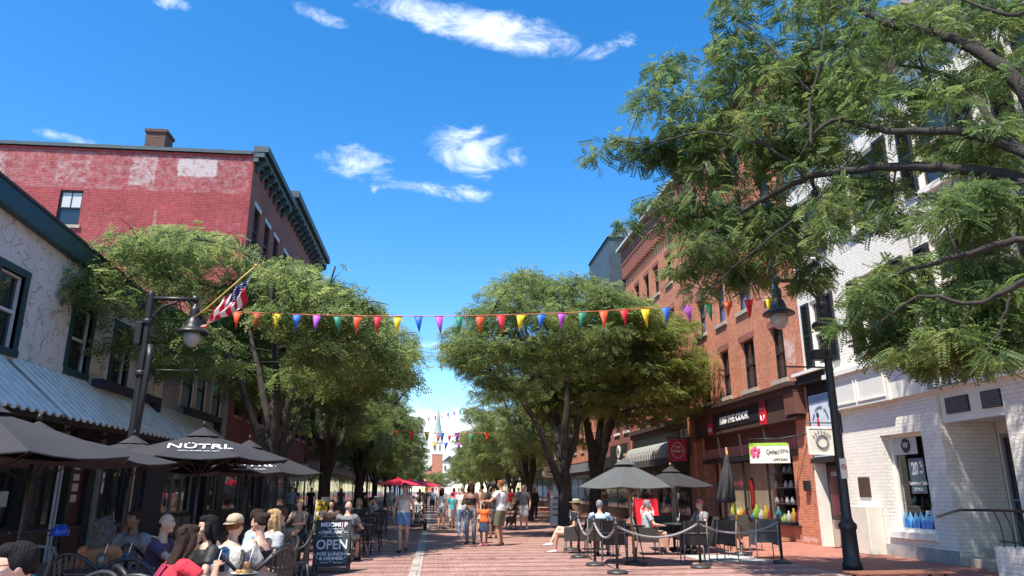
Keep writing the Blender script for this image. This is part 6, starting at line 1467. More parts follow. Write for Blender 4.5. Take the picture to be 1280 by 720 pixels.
# ------------------------------------------------------------------ people
def clothm(name, col, rough=.85): return mat('cloth_' + name, col, rough, 0, .2, 7, .9, 13)
SKIN = {k: mat('skin_' + k, c, .55, 0, .06, 14) for k, c in dict(fair=(.62, .36, .26), tan=(.46, .25, .16), brown=(.22, .11, .065), dark=(.12, .06, .04)).items()}
HAIRM = {k: mat('hair_' + k, c, .8, 0, .5, 60, .9, 90, spec=.2, stretch=(1, 1, .12)) for k, c in dict(black=(.012, .010, .010), dark=(.035, .02, .014), brown=(.10, .055, .03), blond=(.42, .27, .12), grey=(.26, .25, .25), ash=(.09, .08, .08), red=(.25, .09, .03)).items()}
EYE = mat('eye_dark', (.02, .015, .012), .2, 0, 0); EYEW = mat('eye_white', (.7, .68, .65), .3, 0, 0); LIP = mat('lips', (.42, .14, .12), .5, 0, 0)
C_ = dict(white=(.62, .62, .60), offwhite=(.56, .52, .45), black=(.015, .015, .017), grey=(.20, .20, .21), lgrey=(.42, .43, .44), navy=(.03, .045, .10), denim=(.12, .20, .33), ldenim=(.30, .42, .56), teal=(.04, .40, .46), orange=(.80, .16, .03),
          red=(.62, .03, .05), maroon=(.26, .015, .05), pink=(.75, .16, .28), coral=(.72, .16, .16), lblue=(.36, .52, .72), tan=(.42, .32, .22), khaki=(.36, .31, .22), olive=(.13, .13, .08), plaid=(.18, .19, .20), beige=(.60, .50, .38), tie=(.12, .34, .60), purple=(.08, .05, .10), rust=(.42, .15, .06), brown=(.10, .06, .04))
def ik(a, c, l1, l2, pole):
    a, c, pole = Vector(a), Vector(c), Vector(pole); d = c - a; L = min(d.length, (l1 + l2) * .999); d.normalize(); c = a + d * L
    x = (l1 * l1 - l2 * l2 + L * L) / (2 * L); h = math.sqrt(max(0, l1 * l1 - x * x)); p = pole - d * pole.dot(d)
    p = p.normalized() if p.length > 1e-5 else Vector((0, 1, 0)); return a + d * x + p * h, c
def rotm(yaw=0, pitch=0, roll=0): return Matrix.Rotation(yaw, 3, 'Z') @ Matrix.Rotation(pitch, 3, 'X') @ Matrix.Rotation(roll, 3, 'Y')
def person(loc, face, label, h=1.72, pose='stand', lean=0.0, top='tshirt', topc='white', bottom='pants', botc='denim', skin='fair', hair='short', hairc='brown', hat=None, hatc='black', arms=((.24, .06, -.52), (-.24, .06, -.52)), feet=None,
           head=(0, 0), female=False, build=1.0, seat=.45, vox=.013, group=None, shoec='black', glasses=False, twist=0.0, near=False, stripe=None, backpanel=None, z0=0.0):
    """face: heading in degrees, 0 looks along +Y (away), 180 towards the camera; arms: hand targets from each shoulder (right, left) in body axes"""
    k = h / 1.75; t = thing('person', label, 'person', (loc[0], loc[1], z0), R(-face), group)
    sit = pose == 'sit'; V = Vector
    P0 = V((0, 0, (seat + .045 * k) if sit else .95 * k)); sv = V((0, math.sin(lean), math.cos(lean))); X = V((math.cos(twist), math.sin(twist), 0)); Fw = sv.cross(X) * -1; Fw = X.cross(sv) * -1
    if Fw.y < 0: Fw = -Fw
    bw = build * k; sw = (.165 if female else .19) * bw
    neck = P0 + sv * .50 * k; shl = {s: P0 + sv * .455 * k + X * s * sw for s in (1, -1)}
    HM = rotm(-head[0], -head[1]); hb = neck + sv * .07 * k; hc = hb + HM @ V((0, .02, .125 * k))
    hip = {s: P0 + X * s * .092 * bw - V((0, 0, .01)) for s in (1, -1)}
    if feet is None: feet = ((.13, .38, 0), (-.13, .40, 0)) if sit else (((.10, .02, 0), (-.10, -.02, 0)) if pose == 'stand' else ((.09, .30, 0), (-.09, -.28, .06)))
    ank = {}; knee = {}
    for s, f in ((1, feet[0]), (-1, feet[1])):
        a = V((f[0] * k, f[1] * k, f[2] + .085 * k)); knee[s], ank[s] = ik(hip[s], a, .44 * k, .43 * k, (s * .15, 1, .25 if sit else 0))
    hand = {}; elb = {}
    for s, a in ((1, arms[0]), (-1, arms[1])):
        tgt = shl[s] + X * a[0] * k * 1.0 - X * s * (.19 * k if False else 0) + V((0, 1, 0)) * a[1] * k + V((0, 0, a[2] * k)); tgt = V((tgt.x - s * .2 * k, tgt.y, tgt.z)) if False else tgt
        elb[s], hand[s] = ik(shl[s], tgt, .29 * k, .25 * k, (s * .6, -.8, -.3))
    def torso(m, o=0.0, lo=-.09, hi=.53, waist=1.0):
        secs = []
        for q, rx, ry in ((-.09, .135, .10), (-.02, .165, .115), (.06, .16, .11), (.17, .135 if female else .15, .095), (.26, .145 if female else .165, .105), (.36, .16 if female else .175, .115 if female else .11), (.43, .15 if female else .165, .095), (.48, .10, .07), (.53, .055, .055)):
            if lo <= q <= hi:
                w_ = waist if q < .2 else 1.0
                secs.append((P0 + sv * q * k + Fw * (.01 if female and q > .3 else 0), X * (rx * bw * w_ + o), Fw * (ry * bw * w_ * (1 + .12 * (build > 1.1)) + o)))
        m.loft(secs, 18)
    # ---- body
    b = MB(); torso(b)
    b.tube([neck - sv * .06 * k, hb, hc - HM @ V((0, .015, .06 * k))], [.062 * k, .05 * k, .05 * k], 12)
    er = HM
    b.ell(hc, (.073 * k, .092 * k, .108 * k), 18, 12, er); b.ell(hc + HM @ V((0, .022, -.055)) * k, (.056 * k, .066 * k, .062 * k), 14, 9, er); b.ell(hc + HM @ V((0, .068, -.088)) * k, (.026 * k, .022 * k, .02 * k), 8, 6, er)
    b.tube([hc + HM @ V((0, .085, .012)) * k, hc + HM @ V((0, .106, -.028)) * k], [.010 * k, .016 * k], 7); 
    for s in (1, -1): b.ell(hc + HM @ V((s * .074, -.008, -.012)) * k, (.012 * k, .02 * k, .032 * k), 8, 6, er); b.ell(hc + HM @ V((s * .042, .062, -.03)) * k, (.022 * k, .022 * k, .022 * k), 8, 6, er)
    for s in (1, -1):
        b.tube([shl[s] - X * s * .03, shl[s], shl[s].lerp(elb[s], .4), elb[s]], [.05 * k, .056 * bw, .047 * bw, .038 * bw], 12)
        b.tube([elb[s], elb[s].lerp(hand[s], .3), hand[s]], [.038 * bw, .038 * bw, .024 * k], 12); b.ell(elb[s], (.038 * bw,) * 3, 8, 6); b.ell(shl[s], (.056 * bw,) * 3, 10, 8)
        b.tube([hip[s], hip[s].lerp(knee[s], .25), hip[s].lerp(knee[s], .65), knee[s]], [.088 * bw, .09 * bw, .072 * bw, .056 * k], 14); b.ell(knee[s], (.056 * k,) * 3, 10, 8)
        b.tube([knee[s], knee[s].lerp(ank[s], .3), knee[s].lerp(ank[s], .75), ank[s]], [.053 * k, .058 * k, .042 * k, .035 * k], 12)
        fd = V((s * .15, 1, 0)).normalized(); toe = ank[s] + fd * .14 * k; toe.z = max(.03, ank[s].z - .055 * k); heel = ank[s] - fd * .045 * k; heel.z = max(.035, ank[s].z - .05 * k)
        b.loft([(heel, V((.03, 0, 0)), V((0, 0, .03))), (ank[s] + V((0, 0, -.035 * k)) + fd * .03, V((.036, 0, 0)), V((0, 0, .038))), (toe, V((.045, 0, 0)), V((0, 0, .022))), (toe + fd * .05, V((.03, 0, 0)), V((0, 0, .015)))], 10)
        # palm
        ad = (hand[s] - elb[s]).normalized(); pc = hand[s] + ad * .045 * k; px_ = ad.cross(V((0, 0, 1)) if abs(ad.z) < .8 else V((0, 1, 0))).normalized(); py_ = ad.cross(px_)
        if abs(ad.z) > .8: px_, py_ = py_, px_
        rm = Matrix((px_, py_, ad)).transposed(); b.ell(pc, (.036 * k, .016 * k, .05 * k), 12, 8, rm)
    me = blob(b, vox, 3); me.materials.append(SKIN[skin]); me.materials.append(EYE); me.materials.append(EYEW); me.materials.append(LIP)
    ex = MB()
    for s in (1, -1):
        ad = (hand[s] - elb[s]).normalized(); px_ = ad.cross(V((0, 0, 1)) if abs(ad.z) < .8 else V((0, 1, 0))).normalized(); py_ = ad.cross(px_)
        if abs(ad.z) > .8: px_, py_ = py_, px_
        if py_.dot(V((-s, .3, 0))) < 0: py_ = -py_
        for i, (o, L) in enumerate(((-.027, .062), (-.009, .074), (.009, .070), (.026, .056))):
            r0 = hand[s] + ad * .075 * k + px_ * o * k; r1 = r0 + ad * L * .45 * k + py_ * .008; r2 = r1 + ad * L * .4 * k + py_ * .024 * k; ex.tube([r0 - ad * .02, r0, r1, r2], [.009 * k, .0092 * k, .0085 * k, .007 * k], 6)
        r0 = hand[s] + ad * .035 * k + px_ * .03 * k; ex.tube([r0 - px_ * .015, r0 + px_ * .018 * k + ad * .012, r0 + px_ * .026 * k + ad * .045 * k + py_ * .012], [.011 * k, .0105 * k, .008 * k], 6)
    for s in (1, -1):
        e = hc + HM @ V((s * .031, .083, .008)) * k; ex.cur = 2; ex.ell(e, (.013 * k, .007 * k, .007 * k), 8, 6, er); ex.cur = 1; ex.ell(e + HM @ V((0, .004, 0)) * k, (.0062 * k, .006 * k, .0062 * k), 8, 6, er)
        ex.tube([hc + HM @ V((s * .015, .092, .026)) * k, hc + HM @ V((s * .048, .084, .028)) * k], [.004 * k, .003 * k], 4)
    ex.cur = 3; ex.ell(hc + HM @ V((0, .087, -.055)) * k, (.022 * k, .009 * k, .0065 * k), 10, 6, er)
    m2 = bpy.data.meshes.new('x'); m2.from_pydata(ex.v, [], ex.f); m2.polygons.foreach_set('material_index', ex.m)
    bm = bmesh.new(); bm.from_mesh(me); 
    for f in bm.faces: f.material_index = 0
    bm.from_mesh(m2); bmesh.ops.recalc_face_normals(bm, faces=bm.faces)
    for f in bm.faces: f.smooth = True
    bm.to_mesh(me); bm.free(); bpy.data.meshes.remove(m2); me.name = 'body'
    link(bpy.data.objects.new('body', me), t)
    def garment(name, mb, m, v=None):
        g = blob(mb, v or vox, 2); g.materials.append(m); g.name = name; o = bpy.data.objects.new(name, g); return link(o, t)
    def sleeves(m, f, o):
        for s in (1, -1):
            e = shl[s].lerp(elb[s], min(1, f)); m.tube([shl[s] - X * s * .05, shl[s], e], [.062 * bw + o, .064 * bw + o, .052 * bw + o * 1.3], 12)
            if f > 1: m.tube([elb[s], elb[s].lerp(hand[s], f - 1)], [.046 * bw + o, .034 * bw + o], 12); m.ell(elb[s], (.046 * bw + o,) * 3, 8, 6)
    # ---- top
    tm = clothm(topc, C_[topc]); g = MB()
    if top in ('tshirt', 'longsleeve', 'shirt'):
        torso(g, .016, -.06 if bottom != 'dress' else -.1, .49, 1.1 if top == 'shirt' else 1.04); sleeves(g, {'tshirt': .55, 'shirt': .62, 'longsleeve': 1.85}[top], .012)
    elif top == 'tank': torso(g, .013, -.06, .37); [g.tube([P0 + sv * .34 * k + X * s * .085 * bw + Fw * .09, P0 + sv * .47 * k + X * s * .095 * bw, P0 + sv * .34 * k + X * s * .085 * bw - Fw * .09], .03, 8) for s in (1, -1)]
    elif top == 'crop': torso(g, .012, .16, .37); [g.tube([P0 + sv * .34 * k + X * s * .085 * bw + Fw * .09, P0 + sv * .48 * k + X * s * .085 * bw, P0 + sv * .34 * k + X * s * .085 * bw - Fw * .09], .016, 8) for s in (1, -1)]
    go = garment('top', g, tm) if top != 'none' else None
    if stripe: 
        pass
    if backpanel and go:
        q = MB(); c0 = P0 + sv * .31 * k - Fw * (.125 * bw); q.loft([(c0 - sv * .12 * k, X * .05, Fw * .006), (c0, X * .062, Fw * .02), (c0 + sv * .12 * k + Fw * .012, X * .07, Fw * .006)], 12); q.build('back_panel', clothm(backpanel, C_[backpanel]), go)
    # ---- bottom
    bmat_ = clothm(botc, C_[botc]); g = MB(); lo = dict(shorts=.62, longshorts=.95, pants=1.9, skirt=0, dress=0, minishorts=.42)[bottom]
    torso(g, .014, -.09, .07 if bottom != 'dress' else .2)
    if bottom in ('skirt', 'dress'):
        if sit:
            for s in (1, -1): g.tube([hip[s], hip[s].lerp(knee[s], .85)], [.115 * bw, .095 * bw], 12)
            g.tube([P0 + V((0, .05, 0)), (knee[1] + knee[-1]) / 2 * .8 + P0 * .2], [.12, .09], 12)
        else:
            L = .40 if bottom == 'skirt' else .5; c1 = P0 - V((0, 0, L * k)); c1 = V((0, (hip[1].lerp(knee[1], .8).y + hip[-1].lerp(knee[-1], .8).y) / 2, c1.z)); g.loft([(P0, X * .175 * bw, Fw * .125 * bw), (P0.lerp(c1, .5), X * .205 * bw, Fw * .16 * bw), (c1, X * .235 * bw, Fw * .20 * bw)], 18)
    else:
        for s in (1, -1):
            e = hip[s].lerp(knee[s], min(1, lo)); g.tube([hip[s], hip[s].lerp(knee[s], .25), e], [.102 * bw, .105 * bw, (.095 if lo < 1 else .072) * bw], 14)
            if lo > 1: g.tube([knee[s], knee[s].lerp(ank[s], .4), knee[s].lerp(ank[s], lo - 1 + .02)], [.07 * bw, .072 * bw, .058 * bw], 12); g.ell(knee[s], (.071 * bw,) * 3, 10, 8)
    garment({'dress': 'skirt', 'minishorts': 'shorts', 'longshorts': 'shorts'}.get(bottom, bottom), g, bmat_)
    # ---- shoes
    for s in (1, -1):
        g = MB(); fd = V((s * .15, 1, 0)).normalized(); a = ank[s]; zz = a.z - .085 * k
        g.loft([(a + V((0, 0, -.045 * k)) - fd * .06, V((.03, 0, 0)), V((0, 0, .035))), (a + V((0, 0, -.04 * k)), V((.044, 0, 0)), V((0, 0, .045))), (a + V((0, 0, -.055 * k)) + fd * .11, V((.05, 0, 0)), V((0, 0, .032))), (a + V((0, 0, -.062 * k)) + fd * .2, V((.034, 0, 0)), V((0, 0, .02)))], 10); g.build('shoe', clothm(shoec, C_[shoec], .6), t)
    # ---- hair
    hm_ = HAIRM[hairc]; g = MB(); H3 = lambda x, y, z: hc + HM @ V((x, y, z)) * k
    if hair != 'bald':
        g.ell(H3(0, -.020, .030), (.083 * k, .092 * k, .098 * k), 16, 10, er); g.ell(H3(0, .03, .075), (.066 * k, .062 * k, .045 * k), 12, 8, er)
        for s in (1, -1): g.ell(H3(s * .066, -.01, .02), (.02 * k, .05 * k, .05 * k), 8, 6, er)
        if hair in ('long', 'curly', 'bob'):
            Lh = .30 if hair == 'long' else .14 if hair == 'bob' else .2
            g.loft([(H3(0, -.05, .02), HM @ V((.085, 0, 0)), HM @ V((0, .055, 0))), (H3(0, -.06, -.06), HM @ V((.095, 0, 0)), HM @ V((0, .05, 0))), (H3(0, -.06, -.06) - sv * Lh * .5 - Fw * .0, HM @ V((.095, 0, 0)), HM @ V((0, .04, 0))), (H3(0, -.06, -.06) - sv * Lh - Fw * .01, HM @ V((.05, 0, 0)), HM @ V((0, .02, 0)))], 14)
            for s in (1, -1): g.tube([H3(s * .072, .02, .03), H3(s * .085, .015, -.05), H3(s * .085, .0, -.05) - sv * Lh * .6], [.03, .034, .018], 8)
        if hair == 'curly':
            rr = random.Random(1)
            for _ in range(26): a = rr.random() * 6.28; g.ell(H3(.09 * math.cos(a), -.03 + .08 * math.sin(a) * (1 if math.sin(a) < .2 else .3), rr.uniform(-.16, .11)), (.035,) * 3, 7, 5)
        if hair in ('bun', 'updo'): g.ell(H3(0, -.10, .07), (.045, .045, .045), 10, 8)
        if hair == 'pony': g.tube([H3(0, -.09, .05), H3(0, -.15, .0), H3(0, -.13, -.16)], [.03, .032, .012], 8)
        # strands: grooves that break up the outline
        rr = random.Random(hash(label) % 999)
        for _ in range(22 if near else 10): a = rr.uniform(-2.6, -.5); p = H3(.082 * math.cos(a), .085 * math.sin(a) - .01, rr.uniform(.0, .1)); g.tube([p, p - sv * .05 + V((rr.uniform(-.01, .01), rr.uniform(-.01, .01), 0))], [.012, .006], 5)
        garment('hair', g, hm_, .009 if near else None)
    if hair == 'bald': g.ell(H3(0, -.04, -.02), (.078 * k, .06 * k, .045 * k), 12, 8, er); garment('hair', g, hm_)
    if glasses or hat == 'sunglasses':
        g = MB()
        for s in (1, -1):
            g.tube([H3(s * .034 + .023 * math.cos(R(a)), .098, .008 + .019 * math.sin(R(a))) for a in range(0, 361, 30)], .0028, 5, cap=False); g.tube([H3(s * .057, .096, .012), H3(s * .077, .0, .012)], .0028, 5)
            if hat == 'sunglasses': g.ell(H3(s * .034, .097, .008), (.022 * k, .004, .018 * k), 10, 6, er)
        g.tube([H3(-.011, .1, .012), H3(.011, .1, .012)], .0028, 4); g.build('glasses', M_['coal'], t)
    if hat and hat != 'sunglasses':
        g = MB(); hcm = clothm(hatc, C_.get(hatc, (.3, .2, .1))); 
        if hat in ('cap', 'backcap'):
            g.loft([(H3(0, -.012, .035), HM @ V((.088, 0, 0)), HM @ V((0, .104, 0))), (H3(0, -.012, .08), HM @ V((.086, 0, 0)), HM @ V((0, .10, 0))), (H3(0, -.012, .12), HM @ V((.062, 0, 0)), HM @ V((0, .075, 0))), (H3(0, -.012, .137), HM @ V((.02, 0, 0)), HM @ V((0, .02, 0)))], 16)
            q = 1 if hat == 'cap' else -1; g.loft([(H3(0, q * .07, .04), HM @ V((.075, 0, 0)), HM @ V((0, .02, .01))), (H3(0, q * .14, .028), HM @ V((.06, 0, 0)), HM @ V((0, .03, .006)))], 14)
        else:
            g.loft([(H3(0, -.01, .05), HM @ V((.17, 0, 0)), HM @ V((0, .18, 0))), (H3(0, -.01, .065), HM @ V((.165, 0, 0)), HM @ V((0, .175, 0)))], 20); g.loft([(H3(0, -.01, .06), HM @ V((.09, 0, 0)), HM @ V((0, .105, 0))), (H3(0, -.01, .14), HM @ V((.075, 0, 0)), HM @ V((0, .09, 0))), (H3(0, -.01, .15), HM @ V((.05, 0, 0)), HM @ V((0, .06, 0)))], 16)
        g.build('hat', hcm, t)
    return t
def seated_at(px, py, Y, **k):
    """place a seated figure so that the head falls at the measured point"""
    p = P(px, py, Y=Y); return p
HANG = ((.07, .05, -.52), (-.07, .03, -.52)); TBL = ((.02, .36, -.26), (-.02, .36, -.26)); LAP = ((-.06, .26, -.36), (.06, .26, -.36)); CHIN = ((-.12, .26, .02), (-.02, .34, -.24)); WALKA = ((.07, -.16, -.49), (-.07, .20, -.47)); SIT = dict(pose='sit')
# walking woman in the middle of the street, and the group beside her
def G(px, py): p = P(px, py, Z=0); return (p.x, p.y)
person(G(503, 690), 180, 'woman in sunglasses, cream sleeveless top and short denim shorts walking toward the camera', h=1.70, pose='walk', top='tank', topc='offwhite', bottom='shorts', botc='denim', hair='updo', hairc='dark', hat='sunglasses', female=True, arms=((.10, .03, -.52), (-.10, .10, -.50)), feet=((.07, .14, 0), (-.07, -.12, .03)), skin='tan', vox=.011)
person(G(551, 661), 15, 'slim woman with long dark hair in a pale tee and grey shorts, seen from behind', h=1.62, top='tshirt', topc='lgrey', bottom='shorts', botc='lgrey', hair='long', hairc='black', female=True, arms=HANG, skin='tan')
person(G(565, 660), 0, 'child in a red cap and turquoise tee walking away', h=1.45, pose='walk', top='tshirt', topc='teal', bottom='longshorts', botc='white', hat='cap', hatc='red', arms=HANG, feet=((.08, .2, 0), (-.08, -.15, .03)))
person(G(577, 671), 10, 'woman in a white tee and loose pale jeans, seen from behind', h=1.66, top='tshirt', topc='white', bottom='pants', botc='ldenim', hair='short', hairc='grey', female=True, arms=HANG, build=1.08, shoec='white')
person(G(588, 680), 190, 'woman in a wide dark hat, black crop top and grey trousers, standing with the family', h=1.74, top='crop', topc='black', bottom='pants', botc='grey', hair='long', hairc='dark', hat='sun', hatc='brown', female=True, arms=((-.05, .22, -.2), (-.07, .03, -.52)), skin='brown')
person(G(605, 682), 190, 'small girl in an orange tee and blue skirt between her parents', h=1.20, top='tshirt', topc='orange', bottom='skirt', botc='navy', hair='long', hairc='dark', female=True, arms=((.28, .03, -.40), (-.10, .03, -.50)), shoec='pink', skin='brown')
person(G(602, 664), 5, 'bare shouldered person in a beige wrap, half hidden behind the girl', h=1.74, top='none', bottom='dress', botc='beige', hair='bun', hairc='dark', female=True, arms=HANG, skin='tan')
person(G(614, 668), 340, 'woman in coral pink, partly hidden behind the family', h=1.6, top='tshirt', topc='coral', bottom='pants', botc='black', hair='pony', hairc='dark', female=True, arms=HANG)
person(G(617, 673), 350, 'man in a dark shirt and shorts standing just behind the man in white', h=1.75, top='tshirt', topc='black', bottom='longshorts', botc='grey', hair='short', hairc='black', arms=HANG, skin='brown')
person(G(626, 682), 305, 'man in a white tee and camouflage shorts with his arm out, right of the girl', h=1.80, top='tshirt', topc='white', bottom='longshorts', botc='olive', hair='short', hairc='red', arms=((.07, .12, -.48), (-.05, .36, -.22)), build=1.1, skin='tan', shoec='brown')
dm = G(655, 662)
person(dm, 200, 'man in a charcoal tee and white shorts walking a dark dog', h=1.76, pose='walk', top='tshirt', topc='grey', bottom='longshorts', botc='white', hair='bald', hairc='black', arms=((.2, .16, -.45), (-.07, .03, -.52)), shoec='white', feet=((.08, .18, 0), (-.08, -.16, .03)))
# the dark dog
dg_ = thing('dog', 'dark dog on the bricks at the feet of the man in charcoal', 'dog', (dm[0] - .55, dm[1] - .2, 0), R(200))
b = MB(); b.loft([((0, -.30, .40), (.09, 0, 0), (0, 0, .10)), ((0, -.15, .41), (.11, 0, 0), (0, 0, .12)), ((0, .10, .39), (.125, 0, 0), (0, 0, .155)), ((0, .26, .42), (.10, 0, 0), (0, 0, .14)), ((0, .34, .50), (.07, 0, 0), (0, 0, .09))], 14)
b.tube([(0, .28, .48), (0, .42, .62)], [.085, .065], 10); b.ell((0, .47, .66), (.065, .09, .065), 12, 8); b.tube([(0, .50, .65), (0, .62, .62)], [.042, .028], 8)
for s in (-1, 1):
    b.ell((s * .06, .44, .70), (.02, .03, .05), 8, 6); b.tube([(s * .07, .24, .40), (s * .075, .25, .22), (s * .075, .23, .03)], [.06, .032, .024], 8); b.ell((s * .075, .255, .025), (.03, .045, .025), 8, 6)
    b.tube([(s * .07, -.22, .38), (s * .085, -.14, .27), (s * .08, -.30, .15), (s * .08, -.26, .03)], [.085, .055, .026, .022], 8); b.ell((s * .08, -.235, .025), (.03, .045, .025), 8, 6)
b.tube([(0, -.33, .45), (0, -.45, .42), (0, -.52, .50)], [.03, .022, .01], 7)
me = blob(b, .012, 2); me.materials.append(mat('dark_fur', (.03, .022, .018), .8, 0, .3, 30, .6, 120)); link(bpy.data.objects.new('body', me), dg_)
# the woman on a mobility scooter behind the walking woman
mp_ = G(520, 662); ms = thing('mobility_scooter', 'black motor chair with fat tyres just behind the walking woman', 'mobility scooter', (mp_[0], mp_[1], 0), R(180))
b = MB(); b.bbox(-.28, .28, -.4, .3, .22, .34, .03); b.bbox(-.26, .26, .28, .62, .12, .2, .03); b.build('chassis', M_['coal'], ms); b = MB(); b.bbox(-.26, .26, -.3, .22, .46, .56, .04); b.bbox(-.25, .25, -.42, -.32, .56, 1.02, .04); b.build('seat', M_['coal'], ms)
b = MB(); b.tube([(0, .5, .2), (0, .42, .85), (0, .34, .95)], .03, 8); b.tube([(-.25, .3, .93), (0, .36, .96), (.25, .3, .93)], .018, 6); b.build('tiller', M_['grey'], ms)
for x in (-1, 1):
    for y, r_ in ((-.32, .2), (.5, .16)):
        w = MB(); w.loft([((x * (.36 + q), y, r_), (0, rr, 0), (0, 0, rr)) for q, rr in ((-.07, r_ * .8), (-.055, r_), (.055, r_), (.07, r_ * .8))], 20); wo = w.build('wheel', mat('black_rubber', (.02, .02, .02), .85), ms)
        w = MB(); w.loft([((x * (.36 + q), y, r_), (0, rr, 0), (0, 0, rr)) for q, rr in ((.071, r_ * .45), (.078, r_ * .4))], 14); w.build('rim', M_['lgrey'], wo)
    b = MB(); b.bbox(x * .3 - .03, x * .3 + .03, -.25, .12, .70, .74, .01); b.tube([(x * .3, -.2, .5), (x * .3, -.2, .72)], .02, 6); b.build('armrest', M_['coal'], ms)
person((mp_[0], mp_[1] + .08), 180, 'rider in a white cap and patterned light clothes on the motor chair', seat=.56, h=1.62, top='tshirt', topc='lgrey', bottom='longshorts', botc='khaki', hat='cap', hatc='white', hair='short', hairc='grey', arms=((-.05, .40, -.30), (.05, .40, -.30)), feet=((.12, .42, .16), (-.12, .42, .16)), build=1.1, **SIT)
# strollers farther off
far = [(480, 650, 'tan'), (532, 643, 'x')]
FAR = [((540, 641), 0, 'lblue', 'navy', 'short', 'brown', 'stroller in a light blue tee far off, left of the pale strip'), ((567, 641), 0, 'pink', 'grey', 'long', 'dark', 'stroller in bright pink far up the street'), ((553, 641), 180, 'white', 'khaki', 'short', 'grey', 'stroller in plain white far up the street, right beside the pale strip'),
       ((531, 640), 180, 'black', 'black', 'short', 'dark', 'stroller all in black beyond the motor chair'), ((592, 642), 0, 'lgrey', 'denim', 'short', 'grey', 'grey topped stroller far behind the woman in jeans'), ((600, 640), 180, 'offwhite', 'tan', 'bob', 'blond', 'blond stroller in cream far behind the woman in the dark hat'),
       ((584, 637), 0, 'maroon', 'black', 'short', 'black', 'stroller in maroon at the far end of the crowd'), ((573, 640), 180, 'grey', 'tan', 'short', 'dark', 'stroller in grey above tan trousers, far off'), ((615, 645), 0, 'white', 'denim', 'pony', 'brown', 'stroller with a pony tail and white tee beyond the family'),
       ((636, 648), 180, 'red', 'white', 'short', 'black', 'stroller in red over white near the far trees on the right'), ((524, 637), 0, 'coral', 'denim', 'long', 'brown', 'stroller in coral under the scarlet parasols'), ((508, 640), 180, 'white', 'black', 'short', 'grey', 'stroller in white over black left of the scarlet parasols')]
for (pp, f, tc_, bc_, hr, hcx, lab) in FAR: person(G(*pp), f, lab, top='tshirt', topc=tc_, bottom='pants' if tc_ in ('black', 'maroon', 'white') else 'longshorts', botc=bc_, hair=hr, hairc=hcx, arms=HANG, vox=.02, pose='walk', feet=((.09, .2, 0), (-.09, -.2, .03)), skin='tan', group='strollers far up the street')

# ---- left cafe
def seat_row(px, py, Y, h=1.68, lean=.08, seat=.45): p = P(px, py, Y=Y); return (p.x, Y)
def sitter(px, Y, face, label, chair=True, clab=None, off=.0, **k):
    Y = Y * .95; p = P(px, 660, Y=Y); x, y = p.x, Y; k.setdefault('seat', .42)
    k.setdefault('arms', TBL); k.setdefault('lean', .2)
    lean_ = k['lean']; d = .45 * math.sin(lean_); x -= math.sin(R(face)) * d * -1 * -1; y -= math.cos(R(face)) * d
    o = person((x, y), face, label, pose='sit', **k)
    if chair: black_chair((x, y, 0), R(-face), clab)
    return o
sitter(33, 4.35, 232, 'man in glasses with thick black hair, face cut by the bottom left corner', clab='black chair under the man in glasses in the corner', top='tshirt', topc='black', bottom='pants', botc='navy', hairc='black', glasses=True, near=True, vox=.009, head=(0, 0), hat=None, lean=.05, h=1.70, arms=LAP)
sitter(128, 9.0, 15, 'woman with a cloud of dark ashen curls in rusty orange, bent over her table', clab='black chair of the curly haired woman', top='longsleeve', topc='rust', bottom='pants', botc='black', hair='curly', hairc='ash', female=True, near=True, vox=.01, lean=.3)
sitter(203, 9.9, 95, 'balding man in a dark shirt resting his chin on his hand', clab='black chair of the balding man', top='shirt', topc='purple', bottom='pants', botc='black', hair='bald', hairc='dark', vox=.01, lean=.2, arms=CHIN, near=True)
sitter(228, 7.4, 55, 'woman in a bright red and maroon top with long dark hair, leaning to her table', clab='black chair under the woman in red', top='tshirt', topc='red', bottom='pants', botc='black', hair='long', hairc='dark', female=True, near=True, vox=.009, lean=.42, arms=((-.05, .30, -.02), (.0, .34, -.26)), skin='tan', backpanel='maroon')
sitter(263, 8.7, 235, 'dark haired woman in a black tee facing the woman in red', clab='black chair of the dark haired woman in black', top='tshirt', topc='black', bottom='pants', botc='black', hair='bob', hairc='black', female=True, near=True, vox=.009, lean=.1, head=(.1, 0))
sitter(291, 9.0, 20, 'man in a backward cap and pale striped shirt with a blue panel on the back', clab='black chair behind the blue panelled shirt', top='shirt', topc='offwhite', bottom='pants', botc='navy', hair='short', hairc='red', hat='backcap', hatc='tan', near=True, vox=.01, lean=.2, build=1.2, backpanel='denim')
sitter(327, 9.9, 290, 'woman in a black tank top with dark tied hair, in profile', clab='black chair of the woman in the black tank top', top='tank', topc='black', bottom='pants', botc='khaki', hair='updo', hairc='dark', female=True, near=True, vox=.01, lean=.14)
sitter(343, 11.4, 235, 'long haired blond woman in a grey top, smiling toward the tables', clab='black chair of the long haired blond woman', top='tshirt', topc='lgrey', bottom='shorts', botc='ldenim', hair='long', hairc='blond', female=True, near=True, vox=.011, lean=.05, arms=LAP)
sitter(318, 11.6, 60, 'person in a light blue tee, mostly hidden behind the woman in black', clab='black chair of the person in light blue', top='tshirt', topc='lblue', bottom='pants', botc='grey', hair='short', hairc='dark', lean=.1)
sitter(352, 13.2, 250, 'person with brown hair and olive shirt at the last umbrella table', clab='black chair of the person in olive', top='tshirt', topc='olive', bottom='shorts', botc='khaki', hair='short', hairc='brown', lean=.12)
sitter(168, 11.2, 200, 'person in dark grey beneath the bare umbrella', clab='black chair below the bare umbrella', top='tshirt', topc='grey', bottom='pants', botc='black', hair='short', hairc='dark', lean=.1, skin='brown')
